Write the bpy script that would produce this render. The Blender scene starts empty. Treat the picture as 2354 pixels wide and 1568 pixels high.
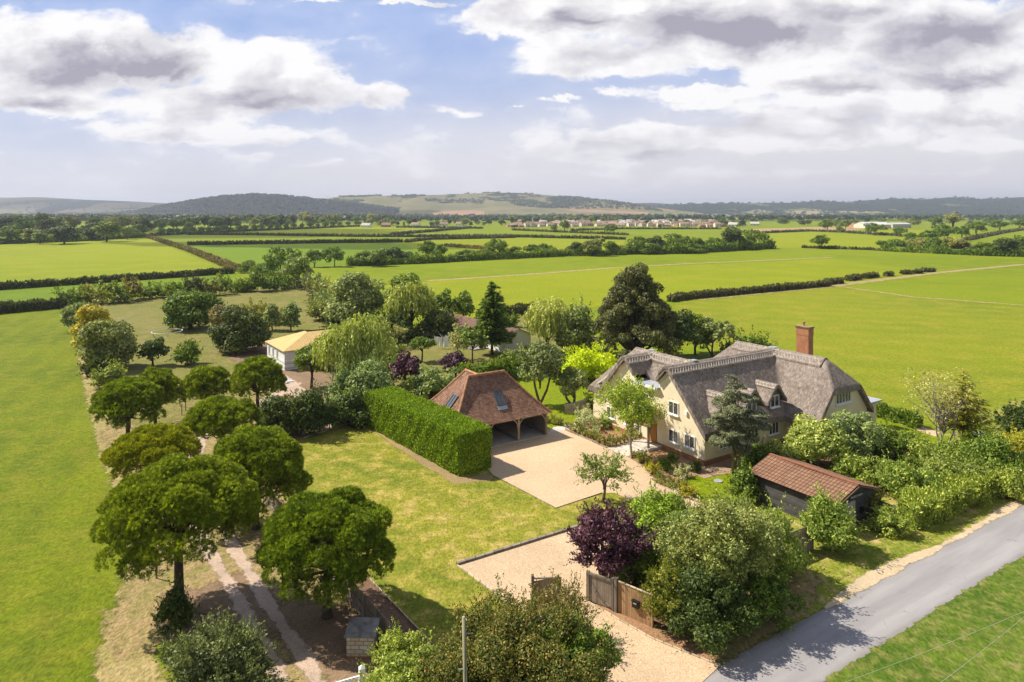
import bpy, bmesh, math, random
import numpy as np
from mathutils import Vector, Matrix

# ------------------------------------------------------------------ camera, sky, sun, exposure
SC = bpy.context.scene
COL = SC.collection
F, CX, HY, CH = 1560.0, 1177.0, 487.0, 23.0          # focal length / centre / horizon in a 2354 px wide frame, drone height
cam = bpy.data.cameras.new("camera"); camo = bpy.data.objects.new("camera", cam); COL.objects.link(camo)
camo.location = (0, 0, CH); camo.rotation_euler = (math.radians(90), 0, 0)
cam.sensor_width = 36; cam.lens = 36 * F / 2354; cam.shift_y = -(784 - HY) / 2354
cam.clip_start = 0.5; cam.clip_end = 40000
SC.camera = camo
SC.render.resolution_x, SC.render.resolution_y = 1024, 682
SC.view_settings.view_transform = 'Standard'; SC.view_settings.look = 'None'
SC.view_settings.exposure = 0.52; SC.view_settings.gamma = 1.0
SC.render.engine = 'CYCLES'
cy = SC.cycles
cy.max_bounces = 6; cy.diffuse_bounces = 3; cy.glossy_bounces = 2; cy.transmission_bounces = 3
cy.transparent_max_bounces = 10; cy.volume_bounces = 0
cy.use_denoising = True
cy.caustics_reflective = False; cy.caustics_refractive = False

SUN_EL = math.radians(48)
SUN_DIR = Vector((-0.94, 0.33, 0)).normalized()       # horizontal direction towards the sun
sv = Vector((SUN_DIR.x * math.cos(SUN_EL), SUN_DIR.y * math.cos(SUN_EL), math.sin(SUN_EL)))
sl = bpy.data.lights.new("sun", 'SUN'); sl.energy = 5.0; sl.angle = math.radians(0.5); sl.color = (1.0, 0.93, 0.80)
so = bpy.data.objects.new("sun", sl); COL.objects.link(so)
so.rotation_euler = sv.to_track_quat('Z', 'Y').to_euler(); so.location = (-60, 40, 80)


class NT:
    """small helper for building node graphs"""
    def __init__(s, tree):
        s.t = tree; s.n = tree.nodes; s.l = tree.links
    def new(s, typ, **kw):
        n = s.n.new(typ)
        for k, v in kw.items(): setattr(n, k, v)
        return n
    def put(s, sock, v):
        if v is None: return
        if hasattr(v, 'is_output'): s.l.new(v, sock)
        else:
            try: sock.default_value = v
            except Exception: sock.default_value = (v[0], v[1], v[2], 1.0) if len(v) == 3 else v
    def math(s, op, a, b=None, c=None, clamp=False):
        n = s.new('ShaderNodeMath', operation=op); n.use_clamp = clamp
        s.put(n.inputs[0], a); s.put(n.inputs[1], b)
        if c is not None: s.put(n.inputs[2], c)
        return n.outputs[0]
    def add(s, a, b): return s.math('ADD', a, b)
    def sub(s, a, b): return s.math('SUBTRACT', a, b)
    def mul(s, a, b): return s.math('MULTIPLY', a, b)
    def div(s, a, b): return s.math('DIVIDE', a, b)
    def mx(s, a, b): return s.math('MAXIMUM', a, b)
    def mn(s, a, b): return s.math('MINIMUM', a, b)
    def step(s, v, lo, hi, a=0.0, b=1.0):
        n = s.new('ShaderNodeMapRange', interpolation_type='SMOOTHSTEP')
        s.put(n.inputs[0], v); s.put(n.inputs[1], lo); s.put(n.inputs[2], hi); s.put(n.inputs[3], a); s.put(n.inputs[4], b)
        return n.outputs[0]
    def lin(s, v, lo, hi, a=0.0, b=1.0):
        n = s.new('ShaderNodeMapRange')
        s.put(n.inputs[0], v); s.put(n.inputs[1], lo); s.put(n.inputs[2], hi); s.put(n.inputs[3], a); s.put(n.inputs[4], b)
        return n.outputs[0]
    def mix(s, f, a, b, blend='MIX'):
        n = s.new('ShaderNodeMix', data_type='RGBA', blend_type=blend)
        s.put(n.inputs[0], f); s.put(n.inputs[6], a); s.put(n.inputs[7], b)
        return n.outputs[2]
    def noise(s, vec, scale, detail=4.0, rough=0.55, dist=0.0, dim='3D'):
        n = s.new('ShaderNodeTexNoise', noise_dimensions=dim)
        if vec is not None: s.put(n.inputs['Vector'], vec)
        s.put(n.inputs['Scale'], scale); s.put(n.inputs['Detail'], detail); s.put(n.inputs['Roughness'], rough); s.put(n.inputs['Distortion'], dist)
        return n.outputs[0]
    def vec(s, x, y, z):
        n = s.new('ShaderNodeCombineXYZ'); s.put(n.inputs[0], x); s.put(n.inputs[1], y); s.put(n.inputs[2], z)
        return n.outputs[0]
    def sep(s, v):
        n = s.new('ShaderNodeSeparateXYZ'); s.put(n.inputs[0], v); return n.outputs
    def vmul(s, v, m):
        n = s.new('ShaderNodeVectorMath', operation='MULTIPLY'); s.put(n.inputs[0], v); s.put(n.inputs[1], m); return n.outputs[0]
    def bump(s, h, strength=0.5, dist=0.05, normal=None):
        n = s.new('ShaderNodeBump'); s.put(n.inputs['Height'], h); n.inputs['Strength'].default_value = strength
        n.inputs['Distance'].default_value = dist
        if normal is not None: s.put(n.inputs['Normal'], normal)
        return n.outputs[0]


def sky_world():
    w = bpy.data.worlds.new("World"); SC.world = w; w.use_nodes = True
    t = NT(w.node_tree); t.n.clear()
    out = t.new('ShaderNodeOutputWorld'); bg = t.new('ShaderNodeBackground')
    sky = t.new('ShaderNodeTexSky', sky_type='NISHITA'); sky.sun_disc = False
    sky.sun_elevation = SUN_EL; sky.sun_rotation = math.atan2(SUN_DIR.x, SUN_DIR.y); sky.altitude = 20
    sky.air_density = 1.0; sky.dust_density = 0.6; sky.ozone_density = 2.0
    tc = t.new('ShaderNodeTexCoord'); d = tc.outputs['Generated']
    x, y, z = t.sep(d)
    ys = t.mx(y, 0.12)
    u = t.div(x, ys); v = t.div(z, ys)                # slopes east and up along the view to the north
    # noise coordinates: clouds get flatter towards the horizon
    vv = t.math('POWER', t.mx(v, 0.0005), 0.75)
    pv = t.vec(t.mul(u, 5.2), t.mul(vv, 9.5), 3.7)
    n1 = t.noise(pv, 1.0, 9.0, 0.60, 0.35)
    n2 = t.noise(t.vec(t.mul(u, 2.6), t.mul(vv, 5.5), 9.1), 1.0, 6.0, 0.55, 0.5)
    n3 = t.noise(t.vec(t.add(t.mul(u, 5.2), -0.16), t.add(t.mul(vv, 9.5), 0.24), 3.7), 1.0, 5.0, 0.55, 0.35)
    nb = t.noise(t.vec(t.mul(u, 16.0), t.mul(vv, 34.0), 1.3), 1.0, 5.0, 0.6, 0.3)
    wob = t.add(t.mul(t.sub(n2, 0.5), 0.9), t.mul(t.sub(n1, 0.5), 1.0))
    nw = t.noise(t.vec(t.mul(u, 7.0), t.mul(vv, 11.5), 5.2), 1.0, 7.0, 0.62, 0.2)
    nx = t.noise(t.vec(t.mul(u, 7.0), t.mul(vv, 11.5), 7.9), 1.0, 7.0, 0.62, 0.2)
    flat = t.step(v, 0.02, 0.25, 0.35, 1.0)
    uw = t.add(u, t.mul(t.sub(nw, 0.5), 0.20)); vw = t.add(v, t.mul(t.mul(t.sub(nx, 0.5), 0.11), flat))
    def blobs(lst, warp=True):
        r = None
        for (px, py, rx, ry, k) in lst:
            a = t.div(t.sub(uw, (px - CX) / F), rx / F)
            b = t.div(t.sub(vw, (HY - py) / F), ry / F)
            q = t.add(t.mul(a, a), t.mul(b, b))
            e = t.mul(t.math('SUBTRACT', 1.0, t.math('SQRT', q)), k)
            r = e if r is None else t.math('SMOOTH_MAX', r, e, 0.25)
        return r
    white = [(60, 120, 420, 140, 1.2), (330, 130, 300, 100, 1.1), (590, 165, 190, 85, 1.1), (520, 230, 330, 70, 1.0), (740, 200, 160, 60, 1.0),
             (890, 215, 120, 55, 1.0), (150, 235, 330, 45, .9), (430, 300, 330, 32, .8), (640, 312, 200, 30, .8), (1010, 265, 90, 22, .5),
             (560, 366, 75, 14, .6), (740, 372, 40, 16, .4), (940, 6, 100, 12, .7), (760, 4, 70, 8, .5), (1080, 80, 60, 10, .0),
             (1260, 40, 250, 75, 1.2), (1420, 130, 250, 62, 1.1), (1800, 60, 620, 130, 1.2), (2250, 120, 420, 130, 1.2), (1950, 190, 340, 60, 1.0),
             (1640, 215, 190, 24, .8), (1430, 216, 80, 17, .55), (2100, 250, 420, 45, 1.0), (1750, 318, 480, 40, .9), (1420, 345, 240, 30, .8),
             (1960, 300, 360, 45, .8), (2240, 335, 160, 26, .8), (1290, 232, 38, 10, .6), (1210, 254, 42, 8, .5), (1560, 395, 480, 16, .35), (2150, 400, 260, 16, .3)]
    dark = [(330, 145, 170, 62, 1.25), (200, 150, 210, 60, 1.1), (410, 165, 80, 48, 1.2), (120, 240, 150, 32, 1.0), (600, 252, 210, 32, .95), (530, 228, 170, 36, .7),
            (900, 245, 130, 26, .8), (640, 334, 160, 15, .9), (420, 320, 120, 12, .5), (1330, 55, 110, 34, .8), (1700, 70, 310, 60, 1.2), (1500, 95, 200, 36, .85),
            (1950, 20, 250, 40, .7), (2180, 80, 200, 60, .95), (2230, 190, 280, 40, 1.0), (1980, 200, 210, 25, .7), (2040, 282, 220, 20, .6), (2260, 275, 120, 22, .6),
            (1540, 362, 220, 18, .65), (1790, 372, 260, 16, .6), (1380, 330, 90, 14, .3), (2100, 130, 160, 40, .6)]
    M = blobs(white); D = blobs(dark)
    def puffs(sc, off=(0.0, 0.0)):
        vo = t.new('ShaderNodeTexVoronoi', feature='F1'); vo.inputs['Scale'].default_value = 1.0
        t.put(vo.inputs['Vector'], t.vec(t.add(t.mul(uw, sc), off[0]), t.add(t.mul(vw, sc * 1.5), off[1]), 0.0)); return t.sub(0.55, vo.outputs['Distance'])
    pf = t.add(t.mul(puffs(13.0), 0.55), t.mul(puffs(29.0), 0.30)); pf2 = t.add(t.mul(puffs(13.0, (-.16, .30)), 0.55), t.mul(puffs(29.0, (-.16, .30)), 0.30))
    dens = t.add(t.add(M, t.mul(wob, 0.95)), t.mul(pf, 0.55))
    alpha = t.step(dens, 0.0, 0.36)
    soft = t.step(dens, -0.5, 0.35, 0.0, 0.26)
    wisp = t.mul(t.step(nb, 0.60, 0.78, 0, .55), t.step(v, 0.02, 0.16))
    wisp = t.mul(wisp, t.step(n2, 0.45, 0.62))
    alpha = t.mx(t.mx(alpha, soft), t.mul(wisp, 0.5))
    # light and dark in the cloud: grey bases plus relief between two noise samples along the light
    rel = t.add(t.mul(t.sub(n1, n3), 2.0), t.mul(t.sub(pf, pf2), 0.75))
    shade = t.step(t.add(t.mul(D, 1.15), t.add(t.mul(t.sub(n1, 0.5), 1.5), t.mul(t.sub(n2, .5), 1.1))), -0.40, 1.35)
    thick = t.mul(t.step(dens, 0.15, 1.2), 0.20)
    sh = t.math('SUBTRACT', t.mul(t.add(shade, thick), t.step(dens, 0.10, 0.75, 0.25, 1.0)), rel, clamp=True)
    cw = t.mix(sh, (0.95, 0.935, 0.94, 1), (0.38, 0.36, 0.435, 1))
    # clear sky
    skyc = t.mix(0.30, t.mix(1.0, sky.outputs[0], (0.070, 0.070, 0.078, 1), 'MULTIPLY'), (0.80, 0.79, 0.80, 1))   # broken cloud overhead and behind
    blue = t.mix(t.step(v, 0.0, 0.30), (0.66, 0.665, 0.75, 1), (0.27, 0.42, 0.80, 1))
    front = t.step(y, 0.15, 0.45)
    clear = t.mix(t.mul(front, 0.85), skyc, blue)
    # thin veil low over the horizon, stronger to the west
    veil = t.mul(t.step(t.sub(v, t.mul(u, 0.10)), 0.03, 0.19, 0.95, 0.0), 1.0)
    clear = t.mix(veil, clear, (0.735, 0.715, 0.745, 1))
    lowfade = t.step(v, 0.005, 0.13, 0.25, 1.0)
    cc = t.mix(t.mul(t.mul(alpha, lowfade), front), clear, cw)
    t.put(bg.inputs[0], cc); bg.inputs[1].default_value = 0.76
    t.l.new(bg.outputs[0], out.inputs[0])
    w.cycles.sampling_method = 'MANUAL'; w.cycles.sample_map_resolution = 512

sky_world()

# ------------------------------------------------------------------ helpers
rng = np.random.default_rng(7)
random.seed(7)

def G(x, y):
    Z = CH * F / (y - HY); return Vector(((x - CX) * Z / F, Z, 0.0))
def PT(x, y, Z): return Vector(((x - CX) * Z / F, Z, CH - (y - HY) * Z / F))
def hgt(yb, yt): return (yb - yt) * (CH / (yb - HY))
def wid(yb, w): return w * CH / (yb - HY)

def tag(o, label=None, cat=None, group=None, kind=None):
    if label: o['label'] = label
    if cat: o['category'] = cat
    if group: o['group'] = group
    if kind: o['kind'] = kind
    return o

def mesh_np(name, verts, faces, mat=None, parent=None, smooth=False, mats=None, midx=None, attrs=None, uv=None):
    """verts (n,3) array; faces: (m,k) array or list of lists"""
    me = bpy.data.meshes.new(name)
    verts = np.asarray(verts, dtype=np.float32)
    if isinstance(faces, np.ndarray):
        m, k = faces.shape
        flat = faces.astype(np.int32).ravel(); starts = np.arange(m, dtype=np.int32) * k; tot = np.full(m, k, dtype=np.int32)
    else:
        tot = np.array([len(f) for f in faces], dtype=np.int32); m = len(faces)
        flat = np.array([i for f in faces for i in f], dtype=np.int32)
        starts = np.concatenate([[0], np.cumsum(tot)[:-1]]).astype(np.int32)
    me.vertices.add(len(verts)); me.vertices.foreach_set('co', verts.ravel())
    me.loops.add(len(flat)); me.loops.foreach_set('vertex_index', flat)
    me.polygons.add(m); me.polygons.foreach_set('loop_start', starts)
    try: me.polygons.foreach_set('loop_total', tot)
    except Exception: pass
    if midx is not None: me.polygons.foreach_set('material_index', np.asarray(midx, dtype=np.int32))
    if smooth is False: me.polygons.foreach_set('use_smooth', np.zeros(m, dtype=bool))
    elif smooth is True: me.polygons.foreach_set('use_smooth', np.ones(m, dtype=bool))
    else: me.polygons.foreach_set('use_smooth', np.asarray(smooth, dtype=bool))
    for nm, (dom, arr) in (attrs or {}).items():
        a = me.attributes.new(nm, 'FLOAT', dom); a.data.foreach_set('value', np.asarray(arr, dtype=np.float32))
    if uv is not None:
        l = me.uv_layers.new(name='UVMap'); l.data.foreach_set('uv', np.asarray(uv, dtype=np.float32).ravel())
    me.update(calc_edges=True)
    for mm in (mats or ([mat] if mat else [])): me.materials.append(mm)
    o = bpy.data.objects.new(name, me); COL.objects.link(o)
    if parent is not None: o.parent = parent
    return o

def empty(name, loc, rz=0.0):
    o = bpy.data.objects.new(name, None); COL.objects.link(o); o.location = loc; o.rotation_euler = (0, 0, rz)
    o.empty_display_size = 0.3
    return o

class MB:
    """collects boxes, tubes and quads into one mesh"""
    def __init__(s): s.v = []; s.f = []; s.uv = {}
    def face(s, pts):
        i = len(s.v); s.v += [tuple(p) for p in pts]; s.f.append(list(range(i, i + len(pts))))
    def box(s, c, size, ax=None, ay=None):
        """box centred on c; ax, ay unit axes"""
        ax = Vector(ax) if ax is not None else Vector((1, 0, 0)); ay = Vector(ay) if ay is not None else Vector((0, 1, 0)); az = ax.cross(ay)
        c = Vector(c); i = len(s.v)
        for k in (-1, 1):
            for (a, b) in ((-1, -1), (1, -1), (1, 1), (-1, 1)):
                s.v.append(tuple(c + ax * (a * size[0] / 2) + ay * (b * size[1] / 2) + az * (k * size[2] / 2)))
        for f in ((3, 2, 1, 0), (4, 5, 6, 7), (0, 1, 5, 4), (1, 2, 6, 5), (2, 3, 7, 6), (3, 0, 4, 7)): s.f.append([i + j for j in f])
    def beam(s, p, q, w, h, up=(0, 0, 1)):
        p = Vector(p); q = Vector(q); d = (q - p); L = d.length; d.normalize()
        up = Vector(up)
        if abs(d.dot(up)) > 0.98: up = Vector((1, 0, 0))
        side = up.cross(d).normalized()
        s.box((p + q) / 2, (L, w, h), d, side)
    def tube(s, pts, rad, n=6, cap=True):
        pts = [Vector(p) for p in pts]; base = len(s.v)
        for k, p in enumerate(pts):
            d = (pts[min(k + 1, len(pts) - 1)] - pts[max(k - 1, 0)]).normalized()
            up = Vector((0, 0, 1)) if abs(d.z) < 0.9 else Vector((1, 0, 0))
            a = d.cross(up).normalized(); b = d.cross(a)
            r = rad[k] if hasattr(rad, '__len__') else rad
            for j in range(n):
                t = 2 * math.pi * j / n
                s.v.append(tuple(p + a * (r * math.cos(t)) + b * (r * math.sin(t))))
        for k in range(len(pts) - 1):
            for j in range(n):
                j2 = (j + 1) % n
                s.f.append([base + k * n + j, base + k * n + j2, base + (k + 1) * n + j2, base + (k + 1) * n + j])
        if cap:
            s.f.append([base + j for j in range(n)][::-1]); s.f.append([base + (len(pts) - 1) * n + j for j in range(n)])
    def build(s, name, mat, parent=None, smooth=False):
        return mesh_np(name, np.array(s.v), s.f, mat, parent, smooth)

# ------------------------------------------------------------------ materials
MATS = {}
def material(name):
    m = bpy.data.materials.new(name); m.use_nodes = True
    t = NT(m.node_tree); b = t.n['Principled BSDF']
    MATS[name] = m
    return m, t, b
def c4(c): return (c[0], c[1], c[2], 1.0)

def mat_simple(name, col, rough=0.7, var=0.15, scale=3.0, bump=0.0, bscale=20.0, metal=0.0, spec=0.3):
    m, t, b = material(name)
    geo = t.new('ShaderNodeTexCoord').outputs['Object']
    n = t.noise(geo, scale, 5)
    t.put(b.inputs['Base Color'], t.mix(t.step(n, 0.3, 0.7), c4([x * (1 - var) for x in col]), c4([min(1, x * (1 + var)) for x in col])))
    b.inputs['Roughness'].default_value = rough; b.inputs['Metallic'].default_value = metal; b.inputs['Specular IOR Level'].default_value = spec
    if bump: t.put(b.inputs['Normal'], t.bump(t.noise(geo, bscale, 4), bump, 0.03))
    return m

def mat_leaf(name, cols, trans=0.30, rough=0.55, spec=0.25, hv=0.35):
    """leaf material: 'v' is a random number stored on every leaf, clump tint comes from 'c' stored per clump"""
    m, t, b = material(name)
    at = t.new('ShaderNodeAttribute', attribute_name='v').outputs['Fac']
    ac = t.new('ShaderNodeAttribute', attribute_name='c').outputs['Fac']
    oi = t.new('ShaderNodeObjectInfo').outputs['Random']
    c = t.mix(ac, c4(cols[0]), c4(cols[1]))
    if len(cols) > 2: c = t.mix(t.step(at, 0.62, 1.0), c, c4(cols[2]))
    c = t.mix(1.0, c, t.mix(at, c4([1 - hv] * 3), c4([1 + hv] * 3)), 'MULTIPLY')
    c = t.mix(1.0, c, t.mix(oi, (0.86, 0.92, 0.9, 1), (1.12, 1.06, 1.0, 1)), 'MULTIPLY')
    t.put(b.inputs['Base Color'], c); b.inputs['Roughness'].default_value = rough; b.inputs['Specular IOR Level'].default_value = spec
    tr = t.new('ShaderNodeBsdfTranslucent'); t.put(tr.inputs[0], t.mix(1.0, c, (1.25, 1.2, 0.6, 1), 'MULTIPLY'))
    mx = t.new('ShaderNodeMixShader'); mx.inputs[0].default_value = trans
    t.l.new(b.outputs[0], mx.inputs[1]); t.l.new(tr.outputs[0], mx.inputs[2])
    t.l.new(mx.outputs[0], t.n['Material Output'].inputs[0])
    return m

def mat_grass(name, c1, c2, c3, dry=(0.42, 0.34, 0.15), dryamt=0.3, big=0.02, feather=False, fine=1.0, mow=None):
    m, t, b = material(name)
    g = t.new('ShaderNodeNewGeometry').outputs['Position']
    n1 = t.noise(g, big, 5, 0.6); n2 = t.noise(g, big * 9, 4, 0.6); n3 = t.noise(g, 1.7 * fine, 4, 0.65)
    gs = t.vmul(g, (1.0, 0.55, 1.0))
    n4 = t.noise(gs, 6.0 * fine, 3, 0.7)
    c = t.mix(t.step(n1, 0.36, 0.64), c4(c1), c4(c2))
    c = t.mix(t.step(n2, 0.42, 0.68), c, c4(c3))
    if dryamt > 0:
        dr = t.step(t.add(t.mul(n2, 0.6), t.mul(n1, 0.4)), 0.60 - 0.16 * dryamt, 0.78 - 0.18 * dryamt)
        dr = t.mul(dr, t.step(n3, 0.30, 0.62, 0.25, 1.0))
        c = t.mix(t.mul(dr, min(1.0, dryamt + 0.25)), c, c4(dry))
    if mow:
        dx, dy, w_ = mow
        ss = t.sep(g); ph = t.add(t.mul(ss[0], dx / w_), t.mul(ss[1], dy / w_))
        st = t.math('SINE', t.add(t.mul(ph, 6.283), t.mul(n1, 3.0)))
        c = t.mix(t.step(st, -0.6, 0.6, 0, 0.16), c, c4([min(1, k * 1.3) for k in c2]))
    var = t.add(t.mul(n4, 0.6), t.mul(n3, 0.4))
    c = t.mix(1.0, c, t.mix(t.step(var, 0.33, 0.67), (0.60, 0.62, 0.60, 1), (1.32, 1.28, 1.25, 1)), 'MULTIPLY')
    t.put(b.inputs['Base Color'], c); b.inputs['Roughness'].default_value = 0.9; b.inputs['Specular IOR Level'].default_value = 0.1
    t.put(b.inputs['Normal'], t.bump(t.add(n4, t.mul(n3, 0.8)), 0.7, 0.12))
    if feather: add_feather(m, t, b.outputs[0], n3, n2)
    return m

def add_feather(m, t, shader, na, nb, k=1.0):
    e = t.new('ShaderNodeAttribute', attribute_name='edge').outputs['Fac']
    a = t.step(t.add(e, t.add(t.mul(t.sub(na, 0.5), 0.9 * k), t.mul(t.sub(nb, 0.5), 1.1 * k))), 0.28, 0.52)
    tr = t.new('ShaderNodeBsdfTransparent'); mx = t.new('ShaderNodeMixShader')
    t.put(mx.inputs[0], a); t.l.new(tr.outputs[0], mx.inputs[1]); t.l.new(shader, mx.inputs[2])
    t.l.new(mx.outputs[0], t.n['Material Output'].inputs[0])

def mat_loose(name, cols, scale=14.0, feather=False, rough=0.9, bump=0.8, big=0.25):
    """gravel, earth, bark mulch: speckled"""
    m, t, b = material(name)
    g = t.new('ShaderNodeNewGeometry').outputs['Position']
    vo = t.new('ShaderNodeTexVoronoi'); t.put(vo.inputs['Vector'], g); vo.inputs['Scale'].default_value = scale
    n1 = t.noise(g, big, 5, 0.6); n2 = t.noise(g, scale * 0.8, 3, 0.7)
    r = t.sep(vo.outputs['Color'])[0]
    c = t.mix(r, c4(cols[0]), c4(cols[1]))
    c = t.mix(t.step(n2, 0.5, 0.7, 0, .8), c, c4(cols[2]))
    c = t.mix(1.0, c, t.mix(t.step(n1, 0.3, 0.7), (0.86, 0.86, 0.86, 1), (1.1, 1.08, 1.06, 1)), 'MULTIPLY')
    t.put(b.inputs['Base Color'], c); b.inputs['Roughness'].default_value = rough; b.inputs['Specular IOR Level'].default_value = 0.15
    t.put(b.inputs['Normal'], t.bump(t.add(t.mul(r, 0.5), n2), bump, 0.04))
    if feather: add_feather(m, t, b.outputs[0], t.noise(g, 1.6, 4, .65), t.noise(g, 0.25, 4, .6))
    return m

def mat_boards(name, c1, c2, width=0.12, axis=0, rough=0.8, horizontal=False):
    """weathered boards: 'Object' coordinates, board joints along one axis"""
    m, t, b = material(name)
    o = t.new('ShaderNodeTexCoord').outputs['Object']
    s = t.sep(o)
    p = s[2] if horizontal else s[axis]
    q = t.div(p, width)
    fr = t.math('FRACT', q); idx = t.math('FLOOR', q)
    wn = t.new('ShaderNodeTexWhiteNoise', noise_dimensions='1D'); t.put(wn.inputs['W'], idx)
    if horizontal: gv = t.vec(t.mul(s[0], 1.5), t.mul(s[1], 1.5), t.mul(s[2], 22.0))
    else: gv = t.vec(t.mul(s[0], 22.0), t.mul(s[1], 22.0), t.mul(s[2], 1.2))
    n = t.noise(gv, 1.0, 5, 0.6); n2 = t.noise(o, 1.1, 4)
    c = t.mix(t.step(t.add(t.mul(n, 0.5), t.mul(n2, 0.5)), 0.35, 0.65), c4(c1), c4(c2))
    c = t.mix(1.0, c, t.mix(wn.outputs[0], (0.72, 0.72, 0.72, 1), (1.2, 1.18, 1.15, 1)), 'MULTIPLY')
    edge = t.mul(t.step(fr, 0.0, 0.08), t.step(fr, 0.92, 1.0, 1.0, 0.0))
    c = t.mix(t.sub(1.0, edge), c, c4([x * 0.5 for x in c1]))
    t.put(b.inputs['Base Color'], c); b.inputs['Roughness'].default_value = rough
    t.put(b.inputs['Normal'], t.bump(t.add(edge, t.mul(n, 0.25)) if not horizontal else t.add(t.mul(fr, -1.0), t.mul(n, 0.2)), 0.8, 0.03))
    return m

def mat_tiles(name, c1, c2, mortar, w=0.24, h=0.13, offset=0.5, bump=1.0, mort=0.012, streak=0.25, third=None):
    """roof tiles or bricks laid out by the mesh's UVs in metres"""
    m, t, b = material(name)
    uv = t.new('ShaderNodeUVMap').outputs[0]
    br = t.new('ShaderNodeTexBrick'); t.put(br.inputs['Vector'], uv); br.offset = offset
    br.inputs['Color1'].default_value = c4(c1); br.inputs['Color2'].default_value = c4(c2); br.inputs['Mortar'].default_value = c4(mortar)
    br.inputs['Scale'].default_value = 1.0; br.inputs['Brick Width'].default_value = w; br.inputs['Row Height'].default_value = h
    br.inputs['Mortar Size'].default_value = mort; br.inputs['Mortar Smooth'].default_value = 0.3; br.inputs['Bias'].default_value = 0.0
    s = t.sep(uv)
    n = t.noise(t.vec(t.mul(s[0], 1.6), t.mul(s[1], 0.5), 0.0), 1.0, 5, 0.6); n2 = t.noise(uv, 9.0, 3)
    c = t.mix(1.0, br.outputs[0], t.mix(t.step(n, 0.3, 0.7), c4([1 - streak] * 3), c4([1 + streak] * 3)), 'MULTIPLY')
    if third is not None: c = t.mix(t.step(n2, 0.58, 0.70, 0, 0.75), c, c4(third))
    t.put(b.inputs['Base Color'], c); b.inputs['Roughness'].default_value = 0.85; b.inputs['Specular IOR Level'].default_value = 0.2
    saw = t.math('FRACT', t.div(s[1], h))
    hgt_ = t.add(t.mul(saw, -1.0), t.add(t.mul(br.outputs[1], -0.6), t.mul(n2, 0.5)))
    t.put(b.inputs['Normal'], t.bump(hgt_, bump, 0.02))
    return m

def mat_glass(name, tint=(0.03, 0.035, 0.04), slat=0.0):
    m, t, b = material(name)
    col = c4(tint)
    if slat:
        z = t.sep(t.new('ShaderNodeTexCoord').outputs['Object'])[2]
        f = t.step(t.math('SINE', t.mul(z, 6.283 / slat)), -0.3, 0.3)
        col = t.mix(f, c4(tint), (0.14, 0.135, 0.125, 1))
    t.put(b.inputs['Base Color'], col); b.inputs['Roughness'].default_value = 0.06; b.inputs['Specular IOR Level'].default_value = 0.7
    return m

# ------------------------------------------------------------------ ground, fields, roads, hills
GR_FIELD = mat_grass("grass_field", (0.152, 0.209, 0.005), (0.195, 0.247, 0.007), (0.209, 0.243, 0.009), dryamt=0.06, big=0.012)
GR_DEEP = mat_grass("grass_deep", (0.120, 0.194, 0.007), (0.149, 0.227, 0.007), (0.158, 0.218, 0.009), dryamt=0.0, big=0.008)
GR_LIGHT = mat_grass("grass_light", (0.195, 0.243, 0.005), (0.239, 0.276, 0.007), (0.253, 0.271, 0.010), dryamt=0.05, big=0.006)
GR_WORN = mat_grass("grass_worn", (0.171, 0.209, 0.013), (0.207, 0.238, 0.010), (0.249, 0.243, 0.020), dry=(0.372, 0.311, 0.057), dryamt=0.22, big=0.02, mow=(0.347, 0.951, 8.550))
GR_LAWN = mat_grass("grass_lawn", (0.148, 0.181, 0.017), (0.247, 0.239, 0.028), (0.336, 0.279, 0.057), dry=(0.458, 0.335, 0.130), dryamt=0.58, big=0.075, mow=(0.544, 0.760, 2.850))
GR_PADDOCK = mat_grass("grass_paddock", (0.158, 0.171, 0.034), (0.200, 0.189, 0.051), (0.233, 0.199, 0.073), dry=(0.335, 0.249, 0.111), dryamt=0.35, big=0.045, feather=True)
GR_VERGE = mat_grass("grass_verge", (0.140, 0.190, 0.019), (0.224, 0.247, 0.028), (0.317, 0.285, 0.067), dry=(0.484, 0.361, 0.171), dryamt=0.6, big=0.09, feather=True)
GR_ROUGH = mat_grass("grass_rough", (0.070, 0.125, 0.012), (0.117, 0.175, 0.018), (0.179, 0.190, 0.045), dry=(0.254, 0.220, 0.090), dryamt=0.35, big=0.16, feather=True)
DRY = mat_loose("dry_ground", [(0.34, 0.235, 0.12), (0.26, 0.20, 0.085), (0.42, 0.30, 0.17)], scale=9, feather=True, big=0.3)
DRYG2 = mat_grass("dry_ground_grass", (0.29, 0.225, 0.10), (0.36, 0.26, 0.13), (0.20, 0.20, 0.05), dry=(0.42, 0.29, 0.16), dryamt=0.5, big=0.09, feather=True)
SANDY = mat_loose("sandy_edge", [(0.52, 0.40, 0.25), (0.60, 0.48, 0.32), (0.40, 0.30, 0.18)], scale=12, feather=True, big=0.4)
DRYGRASS = mat_grass("dry_grass", (0.317, 0.257, 0.104), (0.391, 0.305, 0.142), (0.279, 0.247, 0.076), dry=(0.465, 0.352, 0.190), dryamt=0.5, big=0.1, feather=True)
EARTH = mat_loose("bare_earth", [(0.20, 0.135, 0.085), (0.27, 0.18, 0.11), (0.33, 0.24, 0.15)], scale=9, feather=True, big=0.4)
GRAVEL = mat_loose("pea_gravel", [(0.54, 0.385, 0.235), (0.70, 0.53, 0.355), (0.40, 0.265, 0.155)], scale=16, bump=0.9, big=0.12)
RUT = mat_loose("stony_track", [(0.44, 0.325, 0.245), (0.57, 0.445, 0.355), (0.34, 0.24, 0.17)], scale=14, feather=True, big=0.5)
BARK = mat_loose("bark_mulch", [(0.17, 0.098, 0.058), (0.26, 0.16, 0.10), (0.11, 0.06, 0.038)], scale=12, bump=1.0)
BEDM = mat_loose("bed_soil", [(0.34, 0.19, 0.10), (0.42, 0.25, 0.14), (0.20, 0.11, 0.06)], scale=12, bump=1.0)
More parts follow.
